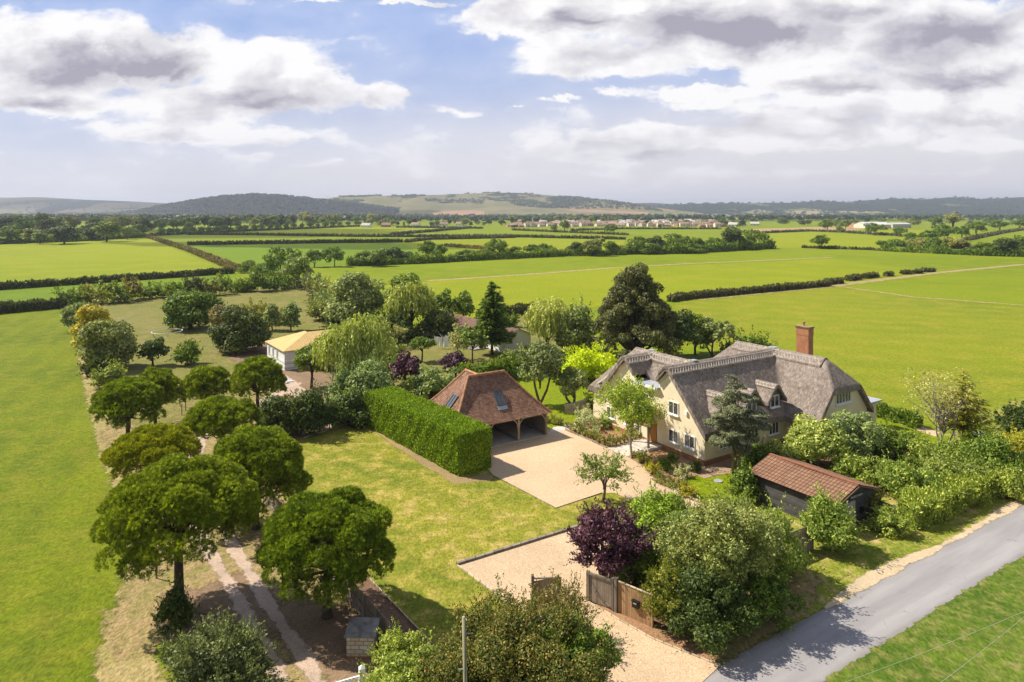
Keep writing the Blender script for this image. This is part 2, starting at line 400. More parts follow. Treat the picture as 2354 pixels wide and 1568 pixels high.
GRAVEL_BROWN = mat_loose("brown_gravel", [(0.34, 0.23, 0.15), (0.46, 0.33, 0.22), (0.24, 0.15, 0.10)], scale=15)

def asphalt():
    m, t, b = material("asphalt")
    g = t.new('ShaderNodeNewGeometry').outputs['Position']
    s = t.sep(g)
    across = t.add(t.mul(s[0], 0.54), t.mul(s[1], -0.842)); along = t.add(t.mul(s[0], 0.842), t.mul(s[1], 0.54))
    n1 = t.noise(t.vec(t.mul(along, 0.10), t.mul(across, 0.9), 0), 1.0, 5, 0.6); n2 = t.noise(g, 25, 3, .7); n3 = t.noise(g, 0.7, 5, .6)
    c = t.mix(t.step(n1, 0.3, 0.7), (0.255, 0.24, 0.24, 1), (0.335, 0.315, 0.31, 1))
    c = t.mix(t.step(n3, 0.58, 0.72, 0, .5), c, (0.22, 0.21, 0.21, 1))
    c = t.mix(1.0, c, t.mix(n2, (0.82, 0.82, 0.82, 1), (1.16, 1.16, 1.16, 1)), 'MULTIPLY')
    lane = t.add(across, 23.33)
    for c_ in (0.95, 2.65):
        q = t.div(t.sub(lane, c_), 0.42); c = t.mix(t.mul(t.math('EXPONENT', t.mul(t.mul(q, q), -1.0)), t.step(n1, .3, .7, .10, .28)), c, (0.40, 0.375, 0.365, 1))
    c = t.mix(t.mul(t.step(t.math('ABSOLUTE', t.sub(lane, 1.8)), 1.35, 1.85), t.step(n3, .35, .6, .2, .8)), c, (0.21, 0.185, 0.16, 1))
    vo = t.new('ShaderNodeTexVoronoi', feature='DISTANCE_TO_EDGE'); t.put(vo.inputs['Vector'], t.vec(t.mul(along, 0.13), t.add(t.mul(across, 0.16), t.mul(t.noise(g, 0.9, 4), .35)), 0)); vo.inputs['Scale'].default_value = 1.0
    crack = t.step(vo.outputs['Distance'], 0.0015, 0.006, 1.0, 0.0)
    c = t.mix(t.mul(crack, t.step(n1, .52, .66, 0, .7)), c, (0.08, 0.075, 0.07, 1))
    t.put(b.inputs['Base Color'], c); b.inputs['Roughness'].default_value = 0.85; b.inputs['Specular IOR Level'].default_value = 0.25
    t.put(b.inputs['Normal'], t.bump(n2, 0.4, 0.01))
    return m
ASPHALT = asphalt()

def sheet(name, pts, mat, z, kind='structure', world=False):
    """flat polygon from ground points"""
    P_ = [Vector((p[0], p[1], 0)) for p in pts] if world else [G(*p) for p in pts]
    bm = bmesh.new()
    f = bm.faces.new([bm.verts.new((p.x, p.y, z)) for p in P_])
    if f.normal.z < 0: f.normal_flip()
    bmesh.ops.triangulate(bm, faces=[f])
    me = bpy.data.meshes.new(name); bm.to_mesh(me); bm.free(); me.materials.append(mat)
    o = bpy.data.objects.new(name, me); COL.objects.link(o)
    return tag(o, kind=kind) if kind else o

def poly_sd(px, py, poly):
    """signed distance (positive inside) from points to a polygon"""
    n = len(poly); d = np.full(px.shape, 1e9); inside = np.zeros(px.shape, bool)
    for i in range(n):
        ax, ay = poly[i]; bx, by = poly[(i + 1) % n]
        ex, ey = bx - ax, by - ay; L = ex * ex + ey * ey + 1e-12
        tt = np.clip(((px - ax) * ex + (py - ay) * ey) / L, 0, 1)
        d = np.minimum(d, np.hypot(px - ax - tt * ex, py - ay - tt * ey))
        c = ((ay > py) != (by > py)) & (px < (bx - ax) * (py - ay) / (by - ay + 1e-12) + ax)
        inside ^= c
    return np.where(inside, d, -d)

def patch(name, pts, mat, z, feather=1.5, res=0.5, world=False):
    """polygon with a ragged feathered border"""
    W = [(p[0], p[1]) for p in pts] if world else [tuple(G(*p).xy) for p in pts]
    a = np.array(W); x0, y0 = a.min(0) - feather; x1, y1 = a.max(0) + feather
    xs = np.arange(x0, x1 + res, res); ys = np.arange(y0, y1 + res, res)
    X, Y = np.meshgrid(xs, ys); sd = poly_sd(X, Y, W)
    e = np.clip(0.5 + sd / (2 * feather), 0, 1)
    ny, nx = X.shape; idx = np.arange(nx * ny).reshape(ny, nx)
    q = np.stack([idx[:-1, :-1], idx[:-1, 1:], idx[1:, 1:], idx[1:, :-1]], -1).reshape(-1, 4)
    keep = (e.ravel()[q] > 0.02).any(1); q = q[keep]
    used = np.unique(q); remap = np.full(nx * ny, -1); remap[used] = np.arange(len(used))
    V = np.stack([X.ravel(), Y.ravel(), np.full(nx * ny, z)], -1)[used]
    o = mesh_np(name, V, remap[q], mat, attrs={'edge': ('POINT', e.ravel()[used])})
    return tag(o, kind='structure')

g = mesh_np('ground', [(-14000, -300, 0), (14000, -300, 0), (14000, 14000, 0), (-14000, 14000, 0)], [[0, 1, 2, 3]], GR_FIELD); tag(g, kind='structure')

# fields beyond the garden
sheet('field', [(0, 562), (333, 544), (534, 628), (0, 665)], GR_LIGHT, 0.02)
sheet('field', [(-300, 690), (0, 668), (534, 630), (560, 634), (300, 688), (0, 717), (-300, 745)], GR_DEEP, 0.02)
sheet('field', [(340, 546), (430, 564), (925, 558), (1000, 600), (560, 618)], GR_DEEP, 0.02)
sheet('field', [(720, 642), (1390, 592), (1800, 572), (2354, 578), (2354, 604), (1910, 592), (1570, 607), (980, 645), (740, 664)], GR_FIELD, 0.024)
sheet('field', [(980, 648), (1390, 618), (1570, 610), (1910, 595), (2150, 625), (1920, 647), (1560, 690), (1220, 720), (1020, 735), (740, 700), (740, 668)], GR_LIGHT, 0.028)
sheet('field', [(1560, 692), (1905, 656), (2105, 684), (2600, 735), (2600, 1040), (2354, 1010), (2000, 955), (1700, 830), (1500, 760)], GR_WORN, 0.012)
sheet('field', [(1908, 655), (2147, 629), (2600, 590), (2600, 730), (2105, 683)], GR_FIELD, 0.016)
sheet('field', [(935, 556), (1184, 547), (1437, 552), (1430, 575), (1250, 590), (1120, 577), (1024, 566)], GR_LIGHT, 0.03)
sheet('field', [(1090, 526), (1246, 533), (1437, 541), (1437, 549), (1184, 544), (910, 541)], GR_FIELD, 0.03)
sheet('field', [(590, 531), (826, 521), (1080, 525), (890, 541), (816, 543), (590, 540)], GR_LIGHT, 0.03)
sheet('field', [(1700, 540), (1870, 533), (2072, 544), (2200, 560), (1990, 574), (1844, 569), (1760, 570)], GR_LIGHT, 0.03)
sheet('field', [(1940, 534), (2080, 527), (2180, 530), (2150, 545), (2080, 543)], GR_LIGHT, 0.034)
sheet('field', [(1314, 530), (1430, 527), (1657, 527), (1657, 536), (1440, 540)], GR_FIELD, 0.03)
STUB = mat_grass("stubble", (0.335, 0.247, 0.114), (0.391, 0.285, 0.142), (0.372, 0.257, 0.133), dryamt=0, big=0.004)
sheet('stubble_field', [(1700, 527), (1930, 521), (1990, 526), (1935, 534), (1860, 531), (1758, 534)], STUB, 0.06)
sheet('stubble_field', [(1650, 500.5), (1900, 499.3), (1910, 501.2), (1660, 503)], STUB, 0.2)
sheet('stubble_field', [(160, 529), (300, 525), (300, 541), (160, 547)], STUB, 0.05)
TAN = mat_grass("dry_margin", (0.353, 0.275, 0.123), (0.307, 0.275, 0.095), (0.391, 0.295, 0.152), dryamt=0, big=0.05, feather=True)
def strip(name, pts, w, mat, z, feather=None, res=None, world=False):
    P_ = [Vector((p[0], p[1], 0)) for p in pts] if world else [G(*p) for p in pts]
    L, R_ = [], []
    for i, p in enumerate(P_):
        d = (P_[min(i + 1, len(P_) - 1)] - P_[max(i - 1, 0)]).normalized(); n = Vector((-d.y, d.x, 0))
        L.append(tuple((p + n * w / 2).xy)); R_.append(tuple((p - n * w / 2).xy))
    poly = L + R_[::-1]
    if feather: return patch(name, poly, mat, z, feather, res, world=True)
    return sheet(name, poly, mat, z, world=True)
strip('field_margin', [(981, 646), (1200, 632), (1392, 617), (1569, 607), (1910, 592)], 3.0, TAN, 0.05, 1.6, 1.2)
strip('field_margin', [(1903, 655), (2103, 683.5), (2354, 702), (2600, 722)], 1.4, TAN, 0.05, 1.0, 0.6)
strip('field_margin', [(1600, 688), (1903, 659), (2147, 628), (2354, 608)], 3.2, TAN, 0.045, 2.0, 1.2)

# garden and lane surfaces
pl = G(1654.7, 1528); RD = Vector((0.842, 0.54, 0)).normalized(); RN = Vector((0.54, -0.842, 0)).normalized()
A_ = pl - RD * 60; B_ = pl + RD * 400
sheet('road', [tuple((A_).xy), tuple((B_).xy), tuple((B_ + RN * 3.65).xy), tuple((A_ + RN * 3.65).xy)], ASPHALT, 0.028, world=True)
n_ = 240
def wavy(base, off, amp, seed):
    r = np.random.default_rng(seed); ph = r.random(6) * 6.28
    out = []
    for i in range(n_ + 1):
        s = -40 + 200 * i / n_
        w = sum(math.sin(s * k + p) * a for k, p, a in zip((0.35, 0.8, 1.9, 3.7, 6.1, 9.3), ph, (.3, .3, .25, .2, .15, .12)))
        p = base + RD * s + RN * (off + amp * w); out.append((p.x, p.y))
    return out
patch('grass_verge', wavy(pl, -0.05, 0.16, 1)[47:] + [tuple((pl + RD * 160 - RN * 13).xy), tuple((pl + RD * 4 - RN * 13).xy), tuple((pl - RD * .5 - RN * 1.5).xy)], GR_VERGE, 0.036, 0.35, 0.3, world=True)
patch('road_edge_dirt', [tuple((pl + RD * s - RN * o).xy) for s, o in ((9, .1), (11, .35), (14, .7), (18, .75), (21, .3), (25, .15), (34, .5), (40, .9), (46, .3), (46, -.1), (30, -.15), (20, -.12), (9, -.1))], SANDY, 0.040, 0.35, 0.2, world=True)
patch('rough_verge', wavy(pl, 3.62, 0.10, 5)[:-60] + [tuple((pl + RD * 110 + RN * 30).xy), tuple((pl - RD * 40 + RN * 30).xy)], GR_ROUGH, 0.044, 0.28, 0.25, world=True)

patch('left_field', [(-900, 735), (0, 722), (150, 708), (210, 850), (262, 1000), (330, 1200), (300, 1340), (330, 1568), (330, 2200), (-900, 2200)], mat_grass("grass_left_field", (0.101, 0.144, 0.006), (0.162, 0.197, 0.005), (0.175, 0.186, 0.013), dry=(0.228, 0.211, 0.040), dryamt=0.14, big=0.045, feather=True, mow=(0.990, 0.400, 4.275)), 0.006, 1.2, 1.0)
patch('paddock', [(160, 706), (270, 690), (450, 676), (600, 662), (720, 652), (770, 700), (900, 760), (1010, 745), (1210, 722), (1330, 740), (1300, 830), (1000, 900), (840, 962), (700, 1020), (640, 1140), (560, 1230), (480, 1300), (330, 1060), (262, 960), (215, 860), (170, 760)], GR_PADDOCK, 0.010, 1.5, 1.0)
patch('dry_ground', [(268, 960), (330, 985), (440, 960), (560, 930), (660, 860), (720, 885), (790, 965), (700, 1010), (655, 1140), (815, 1330), (1000, 1520), (1010, 1620), (600, 1700), (480, 1568), (420, 1460), (350, 1480), (270, 1520), (255, 1420), (320, 1330), (345, 1200), (290, 1080), (240, 1000)], DRYG2, 0.016, 1.3, 0.4)
patch('earth_patch', [(400, 1380), (560, 1310), (640, 1390), (800, 1400), (900, 1500), (980, 1600), (760, 1580), (660, 1460), (440, 1450)], EARTH, 0.020, 1.6, 0.4)
patch('earth_patch', [(500, 770), (620, 775), (660, 800), (610, 830), (540, 830)], EARTH, 0.020, 2.0, 0.6)
patch('earth_patch', [(650, 840), (760, 860), (850, 920), (800, 950), (720, 960), (650, 900)], EARTH, 0.020, 2.0, 0.6)
for pts in ([(745, 1600), (692, 1500), (635, 1418), (586, 1337), (549, 1280), (505, 1190), (462, 1100), (455, 1040), (480, 985)],
            [(660, 1600), (602, 1479), (578, 1438), (545, 1377), (513, 1320), (476, 1262), (440, 1180), (428, 1100), (428, 1045), (450, 990)]):
    strip('track', pts, 0.68, RUT, 0.026 if pts[0][0] > 700 else 0.029, 0.42, 0.2)
strip('track', [(455, 1010), (490, 985), (560, 950), (640, 905), (680, 880)], 1.6, RUT, 0.024, 0.5, 0.3)
strip('track', [(640, 865), (690, 905), (730, 950), (755, 1000)], 2.0, RUT, 0.025, 0.7, 0.3)
sheet('lawn', [(690, 1011), (832, 966), (900, 940), (1150, 1020), (1135, 1096), (1278, 1168), (1400, 1132), (1450, 1130), (1560, 1160), (1500, 1230), (1450, 1300), (1290, 1240), (1060, 1300), (1190, 1405), (1260, 1480), (1100, 1560), (1006, 1497), (815, 1298), (648, 1150)], GR_LAWN, 0.030)
patch('bare_strip', [(842, 980), (870, 982), (1052, 1098), (1135, 1092), (1130, 1106), (1045, 1112), (960, 1060)], DRY, 0.033, 0.35, 0.2)
sheet('gravel_drive', [(1090, 1042), (1180, 1005), (1250, 985), (1300, 988), (1394, 1031), (1440, 1049), (1467, 1065), (1500, 1080), (1502, 1104), (1528, 1118), (1600, 1145), (1640, 1180), (1560, 1190), (1484, 1163), (1449, 1150), (1414, 1134), (1384, 1134), (1278, 1169), (1135, 1094)], GRAVEL, 0.038)
sheet('gravel_parking', [(1050, 1300), (1290, 1225), (1400, 1190), (1430, 1230), (1395, 1320), (1352, 1385), (1500, 1470), (1655, 1533), (1560, 1620), (1395, 1600), (1330, 1500), (1225, 1425), (1187, 1403)], GRAVEL, 0.048)
PAVE = mat_simple("stone_paving", (0.56, 0.50, 0.43), 0.8, 0.16, 1.2, 0.3, 8)
sheet('paved_path', [(1394, 1031), (1440, 1018), (1478, 1011), (1523, 1030), (1498, 1040), (1440, 1049.5)], PAVE, 0.046)
sheet('paved_path', [(1258, 1000), (1272, 983), (1330, 972), (1345, 985), (1300, 989)], PAVE, 0.044)
sheet('flower_bed', [(1296, 989), (1395, 1030), (1440, 1017.5), (1480, 1010), (1400, 975), (1370, 955), (1330, 972)], BEDM, 0.042)
sheet('flower_bed', [(1441, 1049), (1499, 1040), (1524, 1031), (1618, 1088), (1560, 1108), (1565, 1130), (1600, 1140), (1592, 1142), (1528, 1117.5), (1503, 1103.5), (1501, 1080), (1467, 1064.5)], BEDM, 0.043)
sheet('gravel_path', [(1518, 1031), (1622, 1074), (1810, 1000), (1850, 1010), (1700, 1085), (1646, 1094), (1620, 1101), (1585, 1085)], GRAVEL_BROWN, 0.050)
sheet('side_lawn', [(1565, 1108), (1612, 1094), (1622, 1101), (1646, 1094.5), (1690, 1080), (1740, 1120), (1700, 1150), (1610, 1143), (1568, 1130)], GR_FIELD, 0.040)
sheet('side_lawn', [(1990, 950), (2010, 945), (2200, 1010), (2140, 1035), (1990, 975)], GR_FIELD, 0.040)
sheet('gravel_path', [(2003, 952), (2012, 947), (2160, 995), (2150, 1005)], GRAVEL, 0.046)
sheet('gravel_path', [(2000, 974), (2060, 988), (2040, 996), (1990, 985)], GRAVEL, 0.047)
sheet('back_lawn', [(1235, 955), (1262, 905), (1400, 880), (1420, 930), (1330, 972), (1272, 983)], GR_FIELD, 0.040)
sheet('shrub_bed', [(1790, 1095), (1850, 1060), (2010, 960), (2200, 1010), (2420, 1060), (2380, 1130), (2060, 1240), (2010, 1200), (1900, 1290), (1700, 1400), (1500, 1440), (1420, 1400), (1410, 1320), (1480, 1260), (1500, 1170), (1680, 1150)], BARK, 0.034)
sheet('shrub_ground', [(1432, 1232), (1560, 1168), (1700, 1168), (1820, 1280), (1640, 1470), (1500, 1444), (1422, 1398), (1400, 1322)], BARK, 0.0455)
sheet('shrub_ground', [(1356, 1387), (1416, 1403), (1500, 1440), (1575, 1468), (1650, 1519), (1642, 1526), (1500, 1468.5)], BEDM, 0.0495)
patch('dry_verge', [(1570, 1497), (1650, 1522), (1760, 1468), (1850, 1405), (1885, 1340), (1845, 1300), (1780, 1375), (1690, 1440)], DRYG2, 0.0395, 0.6, 0.25)
patch('paddock_path', [(1225, 858), (1330, 830), (1390, 815), (1400, 822), (1330, 842), (1240, 868)], DRY, 0.022, 0.5, 0.4)

for pts_, w_ in (([(196, 815), (212, 880), (232, 950), (248, 1005), (266, 1060), (292, 1115), (318, 1190), (335, 1260), (330, 1330)], 1.7), ([(335, 1290), (330, 1370), (300, 1450), (290, 1540), (320, 1620)], 2.4)):
    strip('rough_grass_edge', pts_, w_, DRYGRASS, 0.0125 if w_ < 2 else 0.0145, 0.8, 0.3)

# hills
def hill_mat(name, base, base2, wood, wf, fields=None, seed=0.0, scale=0.0016):
    m, t, b = material(name)
    g = t.new('ShaderNodeNewGeometry').outputs['Position']
    gs = t.vec(t.add(t.sep(g)[0], seed), t.mul(t.sep(g)[1], 0.35), t.mul(t.sep(g)[2], 6.0))
    n1 = t.noise(gs, scale, 6, 0.55, 0.6); n2 = t.noise(gs, scale * 4, 5, 0.6); n3 = t.noise(g, 0.05, 3, .7)
    c = t.mix(t.step(n2, 0.35, 0.65), c4(base), c4(base2))
    if fields:
        vo = t.new('ShaderNodeTexVoronoi'); t.put(vo.inputs['Vector'], t.vmul(gs, (1.0, 1.0, 2.0))); vo.inputs['Scale'].default_value = scale * 2.2
        r = t.sep(vo.outputs['Color'])[0]
        low = t.step(t.sep(g)[2], 15, 60, 1.0, 0.0)
        c = t.mix(t.mul(t.step(r, 0.45, 0.5), low), c, c4(fields[0])); c = t.mix(t.mul(t.step(r, 0.75, 0.8), low), c, c4(fields[1]))
    w = t.step(t.add(n1, t.mul(t.sub(n2, 0.5), 0.35)), wf, wf + 0.025)
    wc = t.mix(t.step(n3, 0.35, 0.65), c4([x * 0.55 for x in wood]), c4([x * 1.3 for x in wood]))
    c = t.mix(w, c, wc)
    t.put(b.inputs['Base Color'], c); b.inputs['Roughness'].default_value = 1.0; b.inputs['Specular IOR Level'].default_value = 0.0
    t.put(b.inputs['Normal'], t.bump(t.mul(n3, w), 1.0, 12.0))
    return m

HILLS = {}
def hill(name, prof, Zf, Zr, mat, seed=1, rough=1.0):
    xs = np.linspace(prof[0][0], prof[-1][0], 220); ytop = np.interp(xs, [p[0] for p in prof], [p[1] for p in prof])
    k = np.ones(5) / 5; ytop = np.convolve(np.pad(ytop, 2, 'edge'), k, 'valid')
    H = CH + (HY - ytop) * Zr / F
    H = np.maximum(H, 0)
    rows = 26; r_ = np.linspace(0, 1, rows); V = []
    rr = np.random.default_rng(seed); ph = rr.random((6, 4)) * 6.28
    for j, r in enumerate(r_):
        if r <= 0.75: q = r / 0.75; Z = Zf + (Zr - Zf) * q; s = q * q * (3 - 2 * q) * 0.75 + 0.25 * q ** 1.2
        else: q = (r - 0.75) / 0.25; Z = Zr + 900 * q; s = 1 - 0.6 * q * q
        X = (xs - CX) * Zr / F * (0.72 + 0.28 * Z / Zr) + (0)
        w = sum(np.sin(xs * f + ph[i, 0] + r * 5 * (i + 1) * .5) * a for i, (f, a) in enumerate(((.013, .10), (.031, .07), (.07, .05), (.15, .03))))
        z = H * s * (1 + w * rough * (4 * s * (1 - s)))
        V.append(np.stack([X, np.full_like(xs, Z), z - (2.0 if j == 0 else 0)], -1))
    V = np.concatenate(V); n = len(xs); idx = np.arange(rows * n).reshape(rows, n)
    q = np.stack([idx[:-1, :-1], idx[:-1, 1:], idx[1:, 1:], idx[1:, :-1]], -1).reshape(-1, 4)
    o = mesh_np(name, V, q, mat, smooth=True); tag(o, kind='structure'); HILLS[len(HILLS)] = (xs, H, V.reshape(rows, n, 3))
    return o
HM_W = hill_mat("hill_west", (0.14, 0.135, 0.06), (0.17, 0.15, 0.075), (0.035, 0.05, 0.02), 0.52, ((0.30, 0.22, 0.13), (0.22, 0.22, 0.09)), 300)
HM_WOOD = hill_mat("hill_wooded", (0.12, 0.125, 0.05), (0.15, 0.14, 0.06), (0.03, 0.045, 0.018), 0.36, None, 1200)
HM_MID = hill_mat("hill_down", (0.15, 0.145, 0.06), (0.20, 0.175, 0.085), (0.035, 0.05, 0.022), 0.565, ((0.36, 0.22, 0.13), (0.17, 0.19, 0.08)), 2100)
HM_EAST = hill_mat("hill_east", (0.12, 0.13, 0.055), (0.15, 0.15, 0.06), (0.03, 0.045, 0.022), 0.40, ((0.32, 0.27, 0.13), (0.22, 0.23, 0.08)), 5300)
hill('hills', [(-500, 462), (-150, 453), (0, 454), (95, 453), (190, 459), (300, 463), (375, 467), (430, 478), (600, 486)], 4600, 6200, HM_W, 1)
hill('hills', [(1300, 484), (1400, 474), (1460, 467), (1500, 466), (1560, 470), (1640, 472), (1800, 482)], 6500, 7600, HM_EAST, 6)
hill('hills', [(330, 487), (385, 474), (460, 460), (520, 451), (585, 447), (640, 450), (700, 456), (760, 462), (830, 471), (930, 482)], 3300, 3900, HM_WOOD, 2)
hill('hills', [(640, 482), (700, 465), (780, 452), (880, 450), (960, 450), (1040, 446), (1110, 443.5), (1180, 442.5), (1220, 445), (1300, 452), (1380, 460), (1440, 467), (1480, 474), (1560, 485)], 3300, 4700, HM_MID, 3)
hill('hills', [(1380, 484), (1480, 473), (1600, 468), (1780, 466), (1830, 466), (1880, 462), (1950, 465), (2010, 459), (2080, 456), (2130, 459), (2180, 454), (2195, 452), (2215, 456), (2260, 458), (2354, 453), (2600, 447), (2900, 455)], 4200, 5600, HM_EAST, 4)

# ------------------------------------------------------------------ buildings
AX = Vector((-0.54, 0.842, 0)).normalized(); BX = Vector((0.842, 0.54, 0)).normalized()     # the two building directions
ROT_B = math.atan2(BX.y, BX.x)          # local x along BX, local y along AX
TRI_COLS = {}
M_RENDER = mat_simple("cream_render", (0.82, 0.71, 0.50), 0.9, 0.05, 0.8, 0.15, 30)
M_WHITE = mat_simple("white_paint", (0.86, 0.85, 0.83), 0.5, 0.04, 2.0)
M_WHITE_BOARD = mat_boards("white_boards", (0.66, 0.65, 0.64), (0.78, 0.77, 0.76), 0.22, horizontal=True)
M_GLASS = mat_glass("window_glass", (0.035, 0.04, 0.045))
M_SHUTTER = mat_glass("shuttered_glass", (0.02, 0.02, 0.022), 0.085)
M_LEAD = mat_simple("grey_lead", (0.36, 0.38, 0.42), 0.45, 0.12, 1.0, spec=0.5)
M_DARKLEAD = mat_simple("dark_lead", (0.06, 0.065, 0.08), 0.5, 0.2, 1.0)
M_OAK = mat_boards("oak", (0.33, 0.24, 0.16), (0.47, 0.36, 0.25), 0.6)
M_OAKGREY = mat_boards("grey_oak", (0.20, 0.165, 0.135), (0.31, 0.26, 0.21), 0.6)
M_OAKDOOR = mat_boards("oak_door", (0.42, 0.17, 0.03), (0.56, 0.25, 0.05), 0.18)
M_FENCE = mat_boards("fence_wood", (0.24, 0.19, 0.145), (0.34, 0.28, 0.22), 0.14)
M_FENCENEW = mat_boards("new_fence_wood", (0.34, 0.20, 0.095), (0.47, 0.30, 0.15), 0.125)
M_BLACKBOARD = mat_boards("black_boards", (0.035, 0.033, 0.033), (0.085, 0.079, 0.076), 0.19, horizontal=True)
M_GREYDOOR = mat_boards("grey_door_wood", (0.30, 0.27, 0.26), (0.42, 0.39, 0.38), 0.10)
M_CONC = mat_simple("concrete", (0.50, 0.46, 0.41), 0.85, 0.10, 0.8, 0.2, 12)
M_TILE = mat_tiles("clay_tiles", (0.19, 0.094, 0.060), (0.33, 0.195, 0.125), (0.06, 0.028, 0.02), 0.24, 0.15, third=(0.13, 0.065, 0.05), streak=0.22)
M_TILE2 = mat_tiles("interlocking_tiles", (0.235, 0.128, 0.078), (0.290, 0.165, 0.102), (0.10, 0.045, 0.026), 0.30, 0.40, offset=0.0, mort=0.035, streak=0.13)
M_TILE3 = mat_tiles("old_tiles", (0.155, 0.085, 0.062), (0.23, 0.13, 0.098), (0.06, 0.03, 0.025), 0.26, 0.3, offset=0.0, streak=0.2)
M_SEAM = mat_tiles("ochre_sheet", (0.60, 0.41, 0.17), (0.62, 0.43, 0.18), (0.46, 0.30, 0.11), 0.4, 30.0, offset=0.0, mort=0.03, streak=0.08)
M_BRICK = mat_tiles("red_brick", (0.36, 0.12, 0.05), (0.46, 0.18, 0.075), (0.42, 0.29, 0.19), 0.225, 0.075, bump=0.4, streak=0.12)
M_BLOCK = mat_tiles("pale_blocks", (0.50, 0.42, 0.30), (0.60, 0.57, 0.54), (0.25, 0.18, 0.12), 0.44, 0.22, bump=0.5, mort=0.02, streak=0.1)
M_RIDGETILE = mat_simple("ridge_tile", (0.40, 0.20, 0.105), 0.85, 0.3, 3.0, 0.4, 6)
M_SPAR = mat_simple("hazel_spar", (0.50, 0.43, 0.36), 0.9, 0.25, 3.0)
M_BLACK = mat_simple("black_metal", (0.012, 0.012, 0.013), 0.4, 0.1, 3.0)

def thatch():
    m, t, b = material("thatch")
    o = t.new('ShaderNodeTexCoord').outputs['Object']
    uv = t.new('ShaderNodeUVMap').outputs[0]; s = t.sep(uv)
    n1 = t.noise(o, 0.55, 5, 0.62); n2 = t.noise(t.vec(t.mul(s[0], 9.0), t.mul(s[1], 2.4), 0), 1.0, 5, 0.7, 0.3); n3 = t.noise(o, 3.0, 5, 0.65); n4 = t.noise(o, 11.0, 3, 0.7)
    c = t.mix(t.step(t.add(t.mul(n1, 0.55), t.mul(n3, 0.45)), 0.36, 0.64), (0.195, 0.160, 0.135, 1), (0.305, 0.258, 0.225, 1))
    c = t.mix(t.step(n3, 0.55, 0.72, 0, 0.55), c, (0.42, 0.355, 0.305, 1))
    c = t.mix(t.step(n1, 0.60, 0.75, 0, 0.5), c, (0.28, 0.235, 0.13, 1))
    v = t.add(t.mul(n2, 0.65), t.mul(n4, 0.35))
    c = t.mix(1.0, c, t.mix(t.step(v, 0.32, 0.68), (0.50, 0.49, 0.48, 1), (1.48, 1.45, 1.42, 1)), 'MULTIPLY')
    t.put(b.inputs['Base Color'], c); b.inputs['Roughness'].default_value = 0.95; b.inputs['Specular IOR Level'].default_value = 0.05
    t.put(b.inputs['Normal'], t.bump(t.add(v, t.mul(n3, 0.8)), 0.9, 0.09))
    return m
M_THATCH = thatch()

# ---- the thatched house: local x = t along BX, local y = s along AX, origin at the near corner
C0 = G(1620, 1071)
house = tag(empty('thatched_house', C0, ROT_B), "large cream rendered house under a grey thatched roof with patterned ridges and a brick chimney", "house")
K = 1.14
def rid(d, e=0.32): return np.sqrt(d * d + e * e) - e * 0.5
def roof_z(t, s):
    """height of the thatch over (t along the front wing, s along the gable wall)"""
    t = np.asarray(t, float); s = np.asarray(s, float); NEG = -50.0
    zA = 8.30 - K * rid(s - 4.42); zA = np.where((t > 15.8), NEG, zA)
    zG = 8.22 - K * 0.98 * rid(s - 10.34); zG = np.where(t > 3.6, NEG, zG)
    zC = 8.30 - K * rid(t - 3.55); zC = np.minimum(zC, 8.35 - 1.05 * np.maximum(0, s - 12.6) * 1.25); zC = np.where(s < 4.4, NEG, zC)
    zB = 8.32 - 1.18 * rid(t - 15.8); zB = np.minimum(zB, 8.40 - 1.08 * np.maximum(0, -1.6 - s)); zB = np.minimum(zB, 8.40 - 1.08 * np.maximum(0, s - 9.0))
    zB = np.where(t < 10.4, NEG, zB)
    k = 0.16; st = np.stack([zA, zG, zC, zB]); m = st.max(0)
    return m + k * np.log(np.exp((st - m) / k).sum(0)) - 0.0
def in_foot(t, s):
    a = (t > -0.45) & (t < 15.8) & (s > -0.5) & (s < 9.3)
    c = (t > -0.45) & (t < 8.9) & (s > 4.4) & (s < 16.15)
    b = (t > 11.0) & (t < 20.4) & (s > -4.05) & (s < 11.5)
    flat = (s > 5.75) & (s < 9.0) & (t < 1.3)
    return (a | b | c) & ~flat
